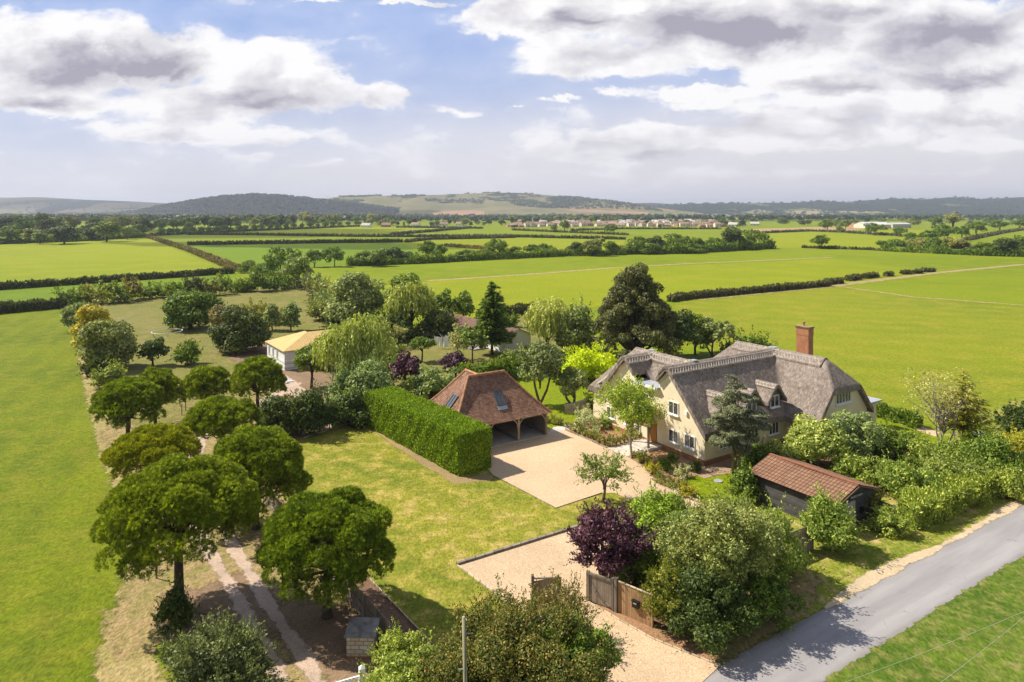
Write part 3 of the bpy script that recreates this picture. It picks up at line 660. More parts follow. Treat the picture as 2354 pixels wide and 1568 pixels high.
def height_shell(name, tf, inside, x0, x1, y0, y1, res, thick, mat, parent, noise=0.0):
    xs = np.arange(x0, x1 + res, res); ys = np.arange(y0, y1 + res, res)
    X, Y = np.meshgrid(xs, ys); cx = (X[:-1, :-1] + X[1:, 1:]) / 2; cyy = (Y[:-1, :-1] + Y[1:, 1:]) / 2
    keep = inside(cx, cyy); ny, nx = X.shape; idx = np.arange(nx * ny).reshape(ny, nx)
    Zt = tf(X, Y)
    gy, gx = np.gradient(Zt, res)
    nl = np.sqrt(1 + gx * gx + gy * gy)
    rr = np.random.default_rng(3)
    if noise: Zt = Zt + noise * (np.sin(X * 1.7 + Y * .9) * .4 + np.sin(X * 3.9 - Y * 2.7) * .35 + rr.normal(0, .35, X.shape))
    q = np.stack([idx[:-1, :-1], idx[:-1, 1:], idx[1:, 1:], idx[1:, :-1]], -1)[keep]
    N = nx * ny
    top = np.stack([X.ravel(), Y.ravel(), Zt.ravel()], -1); bot = top.copy(); bot[:, 2] -= (thick * np.minimum(nl, 1.9)).ravel()
    faces = [q, q[:, ::-1] + N]
    kp = np.pad(keep, 1)
    for (dy, dx, a, b_) in ((-1, 0, 0, 1), (0, 1, 1, 2), (1, 0, 2, 3), (0, -1, 3, 0)):
        nbk = kp[1 + dy:1 + dy + keep.shape[0], 1 + dx:1 + dx + keep.shape[1]]
        e = keep & ~nbk; qq = np.stack([idx[:-1, :-1], idx[:-1, 1:], idx[1:, 1:], idx[1:, :-1]], -1)[e]
        faces.append(np.stack([qq[:, b_], qq[:, a], qq[:, a] + N, qq[:, b_] + N], -1))
    f = np.concatenate(faces); V = np.concatenate([top, bot])
    used = np.unique(f); rm = np.full(2 * N, -1); rm[used] = np.arange(len(used))
    # uv: along the eave and down the slope
    steep_x = np.abs(gx) > np.abs(gy)
    U = np.where(steep_x, Y, X).ravel(); W = (Zt * 1.3).ravel(); UV = np.stack([U, W], -1); UV = np.concatenate([UV, UV])
    sm = np.ones(len(f), bool); sm[2 * len(q):] = False
    return mesh_np(name, V[used], rm[f], mat, parent, smooth=sm, uv=UV[f.ravel()])
height_shell('roof', roof_z, in_foot, -0.6, 20.6, -4.2, 16.3, 0.15, 0.34, M_THATCH, house, 0.03)

def zr(t, s): return float(roof_z(np.array([t]), np.array([s]))[0])
# walls: strips of wall up to the underside of the thatch
def wall_run(mb, p, q, step=0.25, z0=0.45, drop=0.42, cap=99.0, th=0.3):
    p = Vector((p[0], p[1])); q = Vector((q[0], q[1])); L = (q - p).length; n = max(1, int(L / step)); d = (q - p) / L; nr = Vector((d.y, -d.x))
    for i in range(n):
        a = p + d * (L * i / n); b = p + d * (L * (i + 1) / n)
        za = min(zr(a.x, a.y) - drop, cap); zb = min(zr(b.x, b.y) - drop, cap)
        mb.face([(a.x, a.y, z0), (b.x, b.y, z0), (b.x, b.y, zb), (a.x, a.y, za)])
        a2 = a - nr * th; b2 = b - nr * th
        mb.face([(b2.x, b2.y, z0), (a2.x, a2.y, z0), (a2.x, a2.y, za), (b2.x, b2.y, zb)])
wm = MB()
def front_top(s): return 0
# front gable wall (t = 0), built column by column; between the gables it stops under the lead flat
p0 = 0.0
n = 120
for i in range(n):
    s0, s1 = 15.75 * i / n, 15.75 * (i + 1) / n
    def top(s): return max(min(zr(0.0, s), 9) - 0.46, 0.6) if not (5.75 < s < 9.0) else 5.72
    wm.face([(0, s1, 0.45), (0, s0, 0.45), (0, s0, top(s0)), (0, s1, top(s1))])
wall_run(wm, (0, 0), (11.6, 0)); wall_run(wm, (11.6, 0), (11.6, -3.55)); wall_run(wm, (11.6, -3.55), (20.0, -3.55)); wall_run(wm, (20.0, -3.55), (20.0, 11.0))
wall_run(wm, (0, 15.75), (0, 15.75 - .01)); wall_run(wm, (8.3, 15.75), (0, 15.75)); wall_run(wm, (8.3, 8.9), (8.3, 15.75)); wall_run(wm, (20, 11), (11.6, 11)); wall_run(wm, (11.6, 8.9), (8.3, 8.9)); wall_run(wm, (11.6, 11), (11.6, 8.9))
wm.build('wall', M_RENDER, house)
pb = MB()
def plinth(p, q, h=0.46, out=0.03):
    p = Vector((p[0], p[1], 0)); q = Vector((q[0], q[1], 0)); d = (q - p).normalized(); nr = Vector((d.y, -d.x, 0))
    pb.face([p + nr * out, q + nr * out, q + nr * out + Vector((0, 0, h)), p + nr * out + Vector((0, 0, h))])
    pb.face([p + nr * out + Vector((0, 0, h)), q + nr * out + Vector((0, 0, h)), q - nr * .02 + Vector((0, 0, h)), p - nr * .02 + Vector((0, 0, h))])
for p, q in (((-.03, 15.75), (-.03, -0.03)), ((-0.03, -.03), (11.6, -.03)), ((11.6, -.03), (11.57, -3.58)), ((11.57, -3.58), (20.03, -3.58)), ((20.03, -3.58), (20.03, 11))): plinth(p, q)
o = pb.build('brick_plinth', M_BRICK, house)
uvl = o.data.uv_layers.new(name='UVMap')
for lp in o.data.loops:
    v = o.data.vertices[lp.vertex_index].co; uvl.data[lp.index].uv = (v.x + v.y, v.z)

# ridge caps: raised blocks of thatch with hazel lattice
def ridge_line(name, p, q, parent, half=0.95, lift=0.15, res=0.15, z_fn=roof_z, mat=M_THATCH, pattern=True):
    p = np.array(p, float); q = np.array(q, float); d = q - p; L = np.hypot(*d); d /= L; nn = np.array([-d[1], d[0]])
    nu = max(2, int(L / res)); ws = np.linspace(-half, half, 15); us = np.linspace(0, L, nu)
    U, W = np.meshgrid(us, ws, indexing='ij')
    T = p[0] + d[0] * U + nn[0] * W; S_ = p[1] + d[1] * U + nn[1] * W
    scal = 0.05 * np.abs(np.sin(U * 3.0)) * (np.abs(W) > half * .99)
    Z = z_fn(T, S_) + lift; V = np.stack([T, S_, Z + scal], -1).reshape(-1, 3); idx = np.arange(len(V)).reshape(nu, 15)
    f = np.stack([idx[:-1, :-1], idx[1:, :-1], idx[1:, 1:], idx[:-1, 1:]], -1).reshape(-1, 4)
    low = V.copy(); low[:, 2] -= lift + 0.12; Vn = len(V)
    sides = []
    for a, b in ((idx[:-1, 0], idx[1:, 0]), (idx[1:, -1], idx[:-1, -1]), (idx[0, 1:], idx[0, :-1]), (idx[-1, :-1], idx[-1, 1:])):
        sides.append(np.stack([b, a, a + Vn, b + Vn], -1))
    ff = np.concatenate([f] + sides)
    UV = np.stack([U.ravel(), Z.ravel() * 1.3], -1); UV = np.concatenate([UV, UV])
    sm = np.zeros(len(ff), bool); sm[:len(f)] = True
    cap = mesh_np(name, np.concatenate([V, low]), ff, mat, parent, smooth=sm, uv=UV[ff.ravel()])
    if pattern:
        mb = MB()
        def P3(u, w): 
            a = p + d * u + nn * w; return Vector((a[0], a[1], float(z_fn(np.array([a[0]]), np.array([a[1]]))[0]) + lift + 0.018))
        for sgn in (-1, 1):
            for w in (0.36, 0.42, 0.80, 0.86):
                pts = [P3(u, sgn * w * half / .95) for u in np.linspace(0.1, L - 0.1, max(3, int(L / .6)))]
                for a, b in zip(pts[:-1], pts[1:]): mb.beam(a, b, 0.06, 0.04)
            u = 0.2
            while u < L - 0.45:
                mb.beam(P3(u, sgn * .42 * half / .95), P3(u + .34, sgn * .80 * half / .95), 0.055, 0.04); mb.beam(P3(u + .34, sgn * .42 * half / .95), P3(u, sgn * .80 * half / .95), 0.055, 0.04)
                u += 0.36
        mb.build('lattice', M_SPAR, cap)
    return cap
ridge_line('ridge_cap', (-0.5, 4.42), (15.75, 4.42), house)
ridge_line('ridge_cap', (-0.5, 10.34), (3.55, 10.34), house)
ridge_line('ridge_cap', (3.55, 4.5), (3.55, 12.7), house)
ridge_line('ridge_cap', (15.8, -1.75), (15.8, 9.2), house)
for sx, sy, sw in ((15.8, 4.42, .75), (3.55, 10.34, .6), (3.55, 4.5, .55)):
    mb = MB(); mb.box((sx, sy, 8.335), (sw, sw, 0.05)); mb.build('lead_saddle', M_LEAD, house)
# lead flat between the gables
mb = MB(); mb.box((0.75, 7.38, 5.80), (2.3, 3.6, 0.16)); mb.build('lead_flat', M_LEAD, house)
mb = MB(); mb.box((-0.42, 7.38, 5.78), (0.06, 3.1, 0.26)); mb.build('fascia', M_WHITE, house)
# barge boards under the verges
M_SOFFIT = mat_simple("pale_soffit", (0.62, 0.55, 0.42), 0.8, 0.05)
for sa, sb in ((4.42, 0.15), (4.42, 5.75), (10.34, 9.0), (10.34, 15.6)):
    mb = MB(); mb.beam((-0.10, sa, zr(0, sa) - 0.62), (-0.10, sb, zr(0, sb) - 0.62), 0.20, 0.16); mb.build('barge_board', M_SOFFIT, house)
# chimney
ch = empty('chimney', (19.9, 3.4, 0)); ch.parent = house
def uv_box(name, c, size, mat, parent, ax=None):
    mb = MB(); mb.box(c, size); o = mb.build(name, mat, parent)
    u = o.data.uv_layers.new(name='UVMap')
    for p in o.data.polygons:
        n = p.normal
        for li in p.loop_indices:
            v = o.data.vertices[o.data.loops[li].vertex_index].co
            u.data[li].uv = (v.y if abs(n.x) > .7 else v.x, v.z if abs(n.z) < .7 else v.y)
    return o
uv_box('stack', (0, 0, 4.7), (0.86, 1.5, 9.4), M_BRICK, ch); uv_box('corbel', (0, 0, 9.8), (0.92, 1.56, 0.8), M_BRICK, ch)
uv_box('raised_panel', (-0.42, 0, 8.0), (0.05, 0.5, 1.9), M_BRICK, ch)
mb = MB(); mb.box((0, 0, 10.26), (1.04, 1.68, 0.12)); mb.box((0, 0, 10.355), (1.14, 1.78, 0.07)); mb.build('cap_slab', mat_simple("mossy_cap", (0.30, 0.22, 0.10), 0.9, 0.3, 2.0), ch)
mb = MB(); mb.tube([(0, 0.1, 10.36), (0, 0.1, 10.68), (0, 0.1, 10.72), (0, 0.1, 10.84), (0, .1, 10.92)], [0.11, 0.10, 0.17, 0.14, 0.03], 10); mb.build('pot', M_RIDGETILE, ch)

# windows
def window(parent, c, w, h, out, along, lights=2, glass=None, depth=0.10, sill=True, name='window'):
    """c centre of the opening on the wall, out = wall normal, along = horizontal direction (local)"""
    c = Vector(c); out = Vector(out); along = Vector(along); ft = 0.07
    f = MB(); cc = c + out * 0.03
    for s in (-1, 1): f.box(cc + along * (s * (w / 2 - ft / 2)), (ft, depth, h), along, out if along.cross(out).z > 0 else -out)
    for s in (-1, 1): f.box(cc + Vector((0, 0, s * (h / 2 - ft / 2))), (w - 2 * ft - .004, depth, ft), along, out if along.cross(out).z > 0 else -out)
    for k in range(1, lights): f.box(cc + along * (-w / 2 + w * k / lights), (ft * 1.0, depth * 0.9, h - 2 * ft - .004), along, out if along.cross(out).z > 0 else -out)
    fo = f.build(name, M_WHITE, parent)
    g_ = MB(); p = c + out * 0.035
    a = along * (w / 2 - ft); z = Vector((0, 0, h / 2 - ft))
    g_.face([p - a - z, p + a - z, p + a + z, p - a + z]); 
    if (p + a - p).cross(z).dot(out) < 0: g_.f[-1].reverse()
    g_.build('pane', glass or M_GLASS, fo)
    if sill:
        s_ = MB(); s_.box(c + out * 0.10 + Vector((0, 0, -h / 2 - 0.045)), (w + 0.16, 0.24, 0.085), along, out if along.cross(out).z > 0 else -out); s_.build('sill', M_WHITE, fo)
    return fo
def on_front(x, y):
    """point of the front gable wall seen at a place in the photograph -> (s, z)"""
    k = (x - CX) / F; s = (C0.x - k * C0.y) / (k * AX.y - AX.x); Z = C0.y + AX.y * s
    return s, CH - (y - HY) * Z / F
FRN = (-1, 0, 0); FRA = (0, 1, 0)
for (x, y, w, h) in ((1549, 938, 1.25, 1.2), (1549, 1002.5, 1.25, 1.15), (1586, 1014.5, 1.25, 1.15)):
    s, z = on_front(x, y); window(house, (0, s, z), w, h, FRN, FRA, 2, M_SHUTTER)
s1_, z1_ = on_front(1549, 938); s2_, z2_ = on_front(1549, 1002.5)
for s in (8.0, 10.34): window(house, (0, s, z1_), 1.25, 1.2, FRN, FRA, 2, M_SHUTTER)
for s in (10.0, 12.8): window(house, (0, s, z2_), 1.25, 1.15, FRN, FRA, 2, M_SHUTTER)
window(house, (0, 8.55, 1.62), 0.5, 2.0, FRN, FRA, 1, M_GLASS)
for t_ in (2.6, 6.6, 9.8): window(house, (t_, 0, 1.75), 1.5, 1.15, (0, -1, 0), (1, 0, 0), 3)
window(house, (15.8, -3.55, 4.72), 2.55, 1.15, (0, -1, 0), (1, 0, 0), 5)
window(house, (14.2, -3.55, 1.7), 1.6, 1.2, (0, -1, 0), (1, 0, 0), 3)
mb = MB(); mb.box((-0.10, 2.15, 4.25), (0.16, 0.28, 0.34)); mb.build('alarm_box', M_WHITE, house)
# dormers on the near slope
def dormer(tc, sf, zb, w=1.15, wh=1.0, hood=True):
    """tc along the wing, front at s = sf, window bottom zb"""
    d = empty('dormer', (0, 0, 0)); d.parent = house
    zt = zb + wh; apex = zt + 0.85
    mb = MB()
    mb.face([(tc - w / 2 - .12, sf, zb - .25), (tc + w / 2 + .12, sf, zb - .25), (tc + w / 2 + .12, sf, zt), (tc, sf, apex), (tc - w / 2 - .12, sf, zt)])
    for s_ in (-1, 1):
        x = tc + s_ * (w / 2 + .12); sb = 4.42 - (8.1 - zt) / K
        q = [(x, sf, zb - .25), (x, sb, zt - .2), (x, sf, zt)]; mb.face(q if s_ > 0 else q[::-1])
    mb.build('cheek', mat_simple("slate_board", (0.16, 0.155, 0.16), .8, .1) if 'slate_board' not in MATS else MATS['slate_board'], d)
    window(d, (tc, sf - 0.02, zb + wh / 2), w, wh, (0, -1, 0), (1, 0, 0), 2)
    # thatched hood
    ss = np.linspace(sf - 0.45, 4.3, 26); aa = np.linspace(-1, 1, 25); hw = w / 2 + 0.78
    V = []
    for s_ in ss:
        for a in aa:
            x = a * hw; z = apex + 0.42 - 1.30 * (math.sqrt((x) ** 2 + .09) - .15) ; V.append((tc + x, s_, z))
    V = np.array(V); n_s, n_a = len(ss), len(aa); low = V.copy(); low[:, 2] -= 0.30; N = len(V); idx = np.arange(N).reshape(n_s, n_a)
    f = [np.stack([idx[:-1, :-1], idx[:-1, 1:], idx[1:, 1:], idx[1:, :-1]], -1).reshape(-1, 4)]
    f.append(f[0][:, ::-1] + N)
    for a, b in ((idx[0, 1:], idx[0, :-1]), (idx[:-1, 0], idx[1:, 0]), (idx[1:, -1], idx[:-1, -1])): f.append(np.stack([a, b, b + N, a + N], -1))
    ff = np.concatenate(f); UV = np.stack([V[:, 1], V[:, 2] * 1.3], -1); UV = np.concatenate([UV, UV]); sm = np.ones(len(ff), bool); sm[2 * len(f[0]):] = False
    hd = mesh_np('hood', np.concatenate([V, low]), ff, M_THATCH, d, smooth=sm, uv=UV[ff.ravel()])
    hz = lambda T, S_: apex + 0.42 - 1.30 * (np.sqrt((T - tc) ** 2 + .09) - .15)
    sB = 4.42 - (8.3 - apex - .42) / K
    ridge_line('ridge_cap', (tc, sf - 0.47), (tc, sB + 0.2), d, 0.55, 0.07, 0.15, hz)
    return d
for tc in (3.0, 6.7, 10.2): dormer(tc, 0.2, 3.72, 1.35, 1.15)
# porch with tiled lean-to roof, posts, door, steps
po = empty('porch', (0, 0, 0)); po.parent = house
sp0, sp1 = 5.6, 7.9
def tiled_face(name, quads, mat, parent):
    """roof planes with metre UVs; each quad starts along its eave"""
    V, Fc, UV = [], [], []
    for q in quads:
        q = [Vector(p) for p in q]; e = (q[1] - q[0]).normalized(); nrm = e.cross(q[2] - q[0]).normalized(); up = nrm.cross(e)
        i = len(V); V += [tuple(p) for p in q]; Fc.append(list(range(i, i + len(q))))
        for p in q: UV.append((e.dot(p - q[0]), up.dot(p - q[0])))
    return mesh_np(name, np.array(V), Fc, mat, parent, uv=np.array(UV))
tiled_face('roof', [[(-1.75, sp1 + .25, 2.45), (-1.75, sp0 - .25, 2.45), (-0.05, sp0 - .25, 3.75), (-0.05, sp1 + .25, 3.75)]], M_TILE, po)
mb = MB(); mb.face([(-1.75, sp0 - .25, 2.38), (-1.75, sp1 + .25, 2.38), (-0.05, sp1 + .25, 3.68), (-0.05, sp0 - .25, 3.68)]); mb.box((-1.72, (sp0 + sp1) / 2, 2.36), (0.10, 2.7, 0.16)); mb.build('soffit', M_OAKGREY, po)
for s in (sp0, sp1):
    mb = MB(); mb.box((-1.55, s, 1.25), (0.17, 0.17, 2.3)); mb.build('post', M_OAKGREY, po)
    mb = MB(); mb.beam((-1.5, s, 1.7), (-0.9, s, 2.75), 0.10, 0.12); mb.build('brace', M_OAKGREY, po)
mb = MB(); mb.box((-0.9, 6.7, 0.15), (2.0, 2.9, 0.3)); mb.box((-2.1, 6.4, 0.08), (0.5, 2.0, 0.16)); mb.build('step', PAVE, po)
dr = mb = MB(); mb.box((-0.06, 6.55, 1.35), (0.10, 1.05, 2.05)); mb.build('door', M_OAKDOOR, po)
# flat roofed side room beyond
mb = MB(); mb.box((21.0, 1.5, 1.7), (1.9, 9.9, 3.4)); mb.build('side_room', M_RENDER, house)
mb = MB(); mb.box((21.05, 1.4, 3.5), (2.5, 10.6, 0.16)); mb.build('flat_roof', M_LEAD, house)

# ---- garage with the hipped tiled roof
P2 = Vector((3.5, 69.74, 0))
gar = tag(empty('open_garage', P2, ROT_B), "open fronted oak framed garage with a hipped red clay tile roof and two skylights", "garage")
RZ, EZ = 6.4, 2.42
xl, xr, yf, yb = -11.0, 0.45, -0.42, 6.75
def curve_plane(eave_a, eave_b, top_a, top_b, n=7, kick=0.22):
    """roof plane split along the slope, flattened towards the eave"""
    out = []; ea, eb, ta, tb = [Vector(p) for p in (eave_a, eave_b, top_a, top_b)]
    rows = []
    for i in range(n + 1):
        k = i / n; a = ea.lerp(ta, k); b = eb.lerp(tb, k); dz = -kick * (4 * k * (1 - k)) * (1 - k * .4)
        rows.append((a + Vector((0, 0, dz)), b + Vector((0, 0, dz))))
    return rows
def tiled_curved(name, planes, mat, parent):
    V, Fc, UV = [], [], []
    for rows in planes:
        e = (rows[0][1] - rows[0][0]).normalized(); dist = 0
        for (a0, b0), (a1, b1) in zip(rows[:-1], rows[1:]):
            mid = ((a1 + b1) - (a0 + b0)) / 2; mid -= e * e.dot(mid); L = mid.length
            i = len(V); V += [tuple(a0), tuple(b0), tuple(b1), tuple(a1)]; Fc.append([i, i + 1, i + 2, i + 3])
            for p, w in ((a0, dist), (b0, dist), (b1, dist + L), (a1, dist + L)): UV.append((e.dot(p - rows[0][0]), w))
            dist += L
    return mesh_np(name, np.array(V), Fc, mat, parent, uv=np.array(UV))
ymid = (yf + yb) / 2; ra = Vector((-7.38, ymid, RZ)); rb = Vector((-3.1, ymid, RZ))
wx0, wx1, wyb = -10.05, -2.35, 8.5; wmid = -5.95; wr0 = Vector((wmid - .3, ymid, RZ)); wr1 = Vector((wmid - .3, 5.75, RZ))
pls = [curve_plane((xl, yf, EZ), (xr, yf, EZ), ra, rb), curve_plane((xr, yf, EZ), (xr, yb, EZ), rb, rb), curve_plane((xr, yb, EZ), (xl, yb, EZ), rb, ra), curve_plane((xl, yb, EZ), (xl, yf, EZ), ra, ra),
       curve_plane((wx1, ymid, EZ), (wx1, wyb, EZ), wr0, wr1), curve_plane((wx1, wyb, EZ), (wx0, wyb, EZ), wr1, wr1), curve_plane((wx0, wyb, EZ), (wx0, ymid, EZ), wr1, wr0)]
gr = tiled_curved('roof', pls, M_TILE, gar)
def hip_tiles(name, rows, parent, size=0.16, step=0.3, corner=None):
    mb = MB()
    for p, q in rows:
        p = Vector(p); q = Vector(q); L = (q - p).length; n = int(L / step); d = (q - p).normalized()
        for i in range(n):
            a = p + (q - p) * (i / n); b = p + (q - p) * ((i + 1.12) / n); a = a + Vector((0, 0, 0.0)); b = b + Vector((0, 0, 0.03))
            mb.tube([a, b], [size * 1.05, size * .95], 7)
    return mb.build(name, M_RIDGETILE, parent)
def crv(rows, side): return [(rows[i][side], rows[i + 1][side]) for i in range(len(rows) - 1)]
for rows_, sd_ in ((pls[0], 0), (pls[0], 1), (pls[2], 0), (pls[5], 0), (pls[5], 1)): hip_tiles('hip_tiles', crv(rows_, sd_), gr, 0.11)
hip_tiles('ridge_tiles', [(ra, rb)], gr, 0.14); hip_tiles('ridge_tiles', [(wr0, wr1)], gr, 0.14)
# skylights
def skylight(c, e, up, nrm, w, h):
    c = Vector(c); e = Vector(e).normalized(); up = Vector(up).normalized(); nrm = e.cross(up).normalized()
    if nrm.z < 0: nrm = -nrm
    mb = MB()
    for s in (-1, 1): mb.box(c + e * (s * w / 2) + nrm * .06, (0.08, h + .08, 0.16), e, up)
    for s in (-1, 1): mb.box(c + up * (s * h / 2) + nrm * .062, (w - .09, 0.08, 0.16), e, up)
    mb.box(c + nrm * .075, (0.035, h - .09, 0.10), e, up)
    fo = mb.build('skylight', mat_simple("skylight_metal", (0.10, 0.10, 0.11), .5, .1) if 'skylight_metal' not in MATS else MATS['skylight_metal'], gar)
    mb = MB(); mb.box(c + nrm * .05, (w - .09, h - .09, 0.06), e, up); mb.build('pane', mat_glass('sky_glass', (0.10, 0.11, 0.12)) if 'sky_glass' not in MATS else MATS['sky_glass'], fo)
    mb = MB(); mb.box(c - up * (h / 2 + .28) + nrm * .035, (w + .16, 0.42, 0.04), e, up); mb.build('flashing', M_LEAD, fo)
def row_pt(rows, k, u):
    f = k * (len(rows) - 1); i = min(int(f), len(rows) - 2); r = f - i
    a = rows[i][0].lerp(rows[i + 1][0], r); b = rows[i][1].lerp(rows[i + 1][1], r); return a.lerp(b, u), (rows[i + 1][0] - rows[i][0] + rows[i + 1][1] - rows[i][1]) / 2
for rows, k, u in ((pls[0], 0.50, 0.555), (pls[3], 0.47, 0.53)):
    c, upv = row_pt(rows, k, u); e = (rows[0][1] - rows[0][0]).normalized(); upv = upv - e * e.dot(upv); skylight(c, e, upv, None, 0.95, 1.55)
mb = MB(); mb.box(((xl + .45 - .25) / 2, 3.15, 0.06), (10.7, 6.5, 0.12)); mb.build('floor_slab', M_CONC, gar)
for x in (-10.3, -6.85, -3.4, -0.02):
    mb = MB(); mb.box((x, 0, 1.24), (0.2, 0.2, 2.2)); p = mb.build('post', M_OAK, gar)
    for s in (-1, 1):
        if (x < -10 and s < 0) or (x > -1 and s > 0): continue
        mb = MB(); pts = [Vector((x + s * (0.1 + .75 * (1 - math.cos(a))), 0, 1.45 + .85 * math.sin(a))) for a in np.linspace(0, math.pi / 2, 6)]
        for a, b in zip(pts[:-1], pts[1:]): mb.beam(a, b, 0.10, 0.13, (0, 1, 0))
        mb.build('brace', M_OAK, gar)
mb = MB(); mb.box((-5.2, 0, 2.36), (10.8, 0.2, 0.22)); mb.box((-5.2, 6.2, 2.36), (10.8, 0.2, 0.22)); mb.box((-.02, 3.1, 2.36), (0.2, 6.0, .22)); mb.box((-10.3, 3.1, 2.36), (0.2, 6.0, .22)); mb.build('wall_plate', M_OAK, gar)
mb = MB(); mb.box((-0.02, 3.1, 1.35), (0.06, 6.0, 1.9)); mb.box((-5.2, 6.25, 1.3), (10.4, 0.06, 2.1)); mb.box((-10.32, 3.1, 1.3), (.06, 6.0, 2.1)); mb.build('boarded_wall', M_OAKGREY, gar)
mb = MB(); mb.box((-0.02, 3.1, 0.24), (0.2, 6.0, 0.26)); mb.box((-3.4, 2.6, 0.22), (0.16, 4.9, 0.2)); mb.build('sole_plate', M_OAKGREY, gar)
mb = MB(); mb.box((-1.75, 6.16, 1.2), (1.0, 0.06, 2.0)); mb.build('door', M_OAKDOOR, gar)

# ---- black boarded barn by the lane
R_ = G(2009, 1189)
barn = tag(empty('boarded_barn', R_, ROT_B), "low black weatherboarded barn with a red brown tiled roof beside the lane", "barn")
W_, L_ = 5.05, 7.0; be, br_ = 2.28, 3.08
mb = MB()
mb.face([(-W_, 0, 0), (0, 0, 0), (0, 0, be), (-W_ / 2, 0, br_ - .1), (-W_, 0, be)]); mb.face([(0, 0, 0), (0, L_, 0), (0, L_, be), (0, 0, be)]); mb.face([(0, L_, 0), (-W_, L_, 0), (-W_, L_, be), (-W_ / 2, L_, br_ - .1), (0, L_, be)]); mb.face([(-W_, L_, 0), (-W_, 0, 0), (-W_, 0, be), (-W_, L_, be)])
mb.build('wall', M_BLACKBOARD, barn)
def sag(y): return -0.10 * math.sin(math.pi * min(1, max(0, y / L_)))
quads = []
ys = np.linspace(-0.3, L_ + 0.25, 9)
ez = be - 0.04
V, Fc, UV = [], [], []
for side in (0, 1):
    for y0, y1 in zip(ys[:-1], ys[1:]):
        for k0, k1 in ((0, .5), (.5, 1)):
            def pt(y, k): 
                x = (-W_ - .35) + (W_ / 2 + .35) * k if side == 0 else .35 - (W_ / 2 + .35) * k
                return (x, y, ez - .03 + (br_ - ez + .05) * k + sag(y) * k)
            a, b, c, d = pt(y0, k0), pt(y0, k1), pt(y1, k1), pt(y1, k0)
            q = [a, d, c, b] if side == 0 else [a, b, c, d]
            i = len(V); V += q; Fc.append([i + 3, i + 2, i + 1, i]) 
            for p in q: UV.append((p[1], abs(p[0] + (W_ + .35 if side == 0 else -.35)) * 1.06))
uvs = np.array(UV); order = np.array([[4 * i + 3, 4 * i + 2, 4 * i + 1, 4 * i] for i in range(len(Fc))]).ravel()
ro = mesh_np('roof', np.array(V), Fc, M_TILE2, barn, uv=uvs[order])
mb = MB(); mb.beam((-W_ / 2, -.32, br_ + .03), (-W_ / 2, L_ + .25, br_ + .0), .26, .10); mb.build('ridge_tiles', mat_simple("barn_ridge", (0.27, 0.11, 0.06), .85, .15), ro)
M_BARGE = mat_simple("barge_brown", (0.13, 0.075, 0.05), .8, .2)
for s in (-1, 1):
    mb = MB(); mb.beam((-W_ / 2, -.31, br_ - .08), (-W_ / 2 + s * (W_ / 2 + .33), -.31, ez - .13), 0.06, 0.2, (0, 1, 0)); mb.build('barge_board', M_BARGE, barn)
mb = MB(); mb.box((-W_ - .2, L_ / 2, be - .2), (0.12, L_ + .4, 0.12)); mb.build('gutter', M_BLACK, barn)
mb = MB(); mb.box((-3.55, -0.05, 0.98), (1.9, 0.07, 1.85)); mb.build('door', M_GREYDOOR, barn)
mb = MB(); mb.box((-1.75, -0.10, 1.02), (0.30, 0.16, 0.40)); mb.tube([(-1.75, -.2, 1.15), (-1.75, -.2, 0.85)], 0.06, 8); mb.build('lamp', M_BLACK, barn)
def text_mesh(name, body, size, mat, parent, loc, rot, ext=0.01):
    c = bpy.data.curves.new(name, 'FONT'); c.body = body; c.size = size; c.extrude = ext; c.align_x = 'CENTER'; c.align_y = 'CENTER'
    o = bpy.data.objects.new(name, c); COL.objects.link(o); dg = bpy.context.evaluated_depsgraph_get(); dg.update()
    me = bpy.data.meshes.new_from_object(o.evaluated_get(dg)); bpy.data.objects.remove(o); bpy.data.curves.remove(c)
    me.materials.clear(); me.materials.append(mat); r = bpy.data.objects.new(name, me); COL.objects.link(r); r.parent = parent; r.location = loc; r.rotation_euler = rot
    return r
mb = MB(); mb.box((-2.4, -0.045, 2.16), (1.7, 0.04, 0.26)); sg = mb.build('name_board', mat_simple("sign_black", (0.03, .03, .03), .7, .1), barn)
text_mesh('lettering', "PACKET BARN", 0.23, mat_simple("sign_paint", (0.62, .6, .58), .7, .05), sg, (-2.4, -0.068, 2.16), (math.pi / 2, 0, 0), 0.004)

# ---- distant outbuildings in the paddock
def gable_hall(name, origin, rz, w, l, eave, ridge, wallm, roofm, label, cat, over=0.3, wins=(), group=None):
    """origin: near corner; local x across (w), local y along (l)"""
    e = tag(empty(name, origin, rz), label, cat, group)
    mb = MB(); mb.face([(0, 0, 0), (w, 0, 0), (w, 0, eave), (w / 2, 0, ridge), (0, 0, eave)]); mb.face([(w, 0, 0), (w, l, 0), (w, l, eave), (w, 0, eave)]); mb.face([(w, l, 0), (0, l, 0), (0, l, eave), (w / 2, l, ridge), (w, l, eave)]); mb.face([(0, l, 0), (0, 0, 0), (0, 0, eave), (0, l, eave)])
    mb.build('wall', wallm, e)
    k = (ridge - eave) / (w / 2); d = 0.08
    tiled_face('roof', [[(-over, l + over, eave - over * k + d), (-over, -over, eave - over * k + d), (w / 2, -over, ridge + d), (w / 2, l + over, ridge + d)], [(w + over, -over, eave - over * k + d), (w + over, l + over, eave - over * k + d), (w / 2, l + over, ridge + d), (w / 2, -over, ridge + d)]], roofm, e)
    for (fx, fy, fz, ww, hh, dirn) in wins:
        window(e, (fx, fy, fz), ww, hh, dirn, (0, 1, 0) if abs(dirn[0]) > .5 else (1, 0, 0), 1, sill=False)
    return e
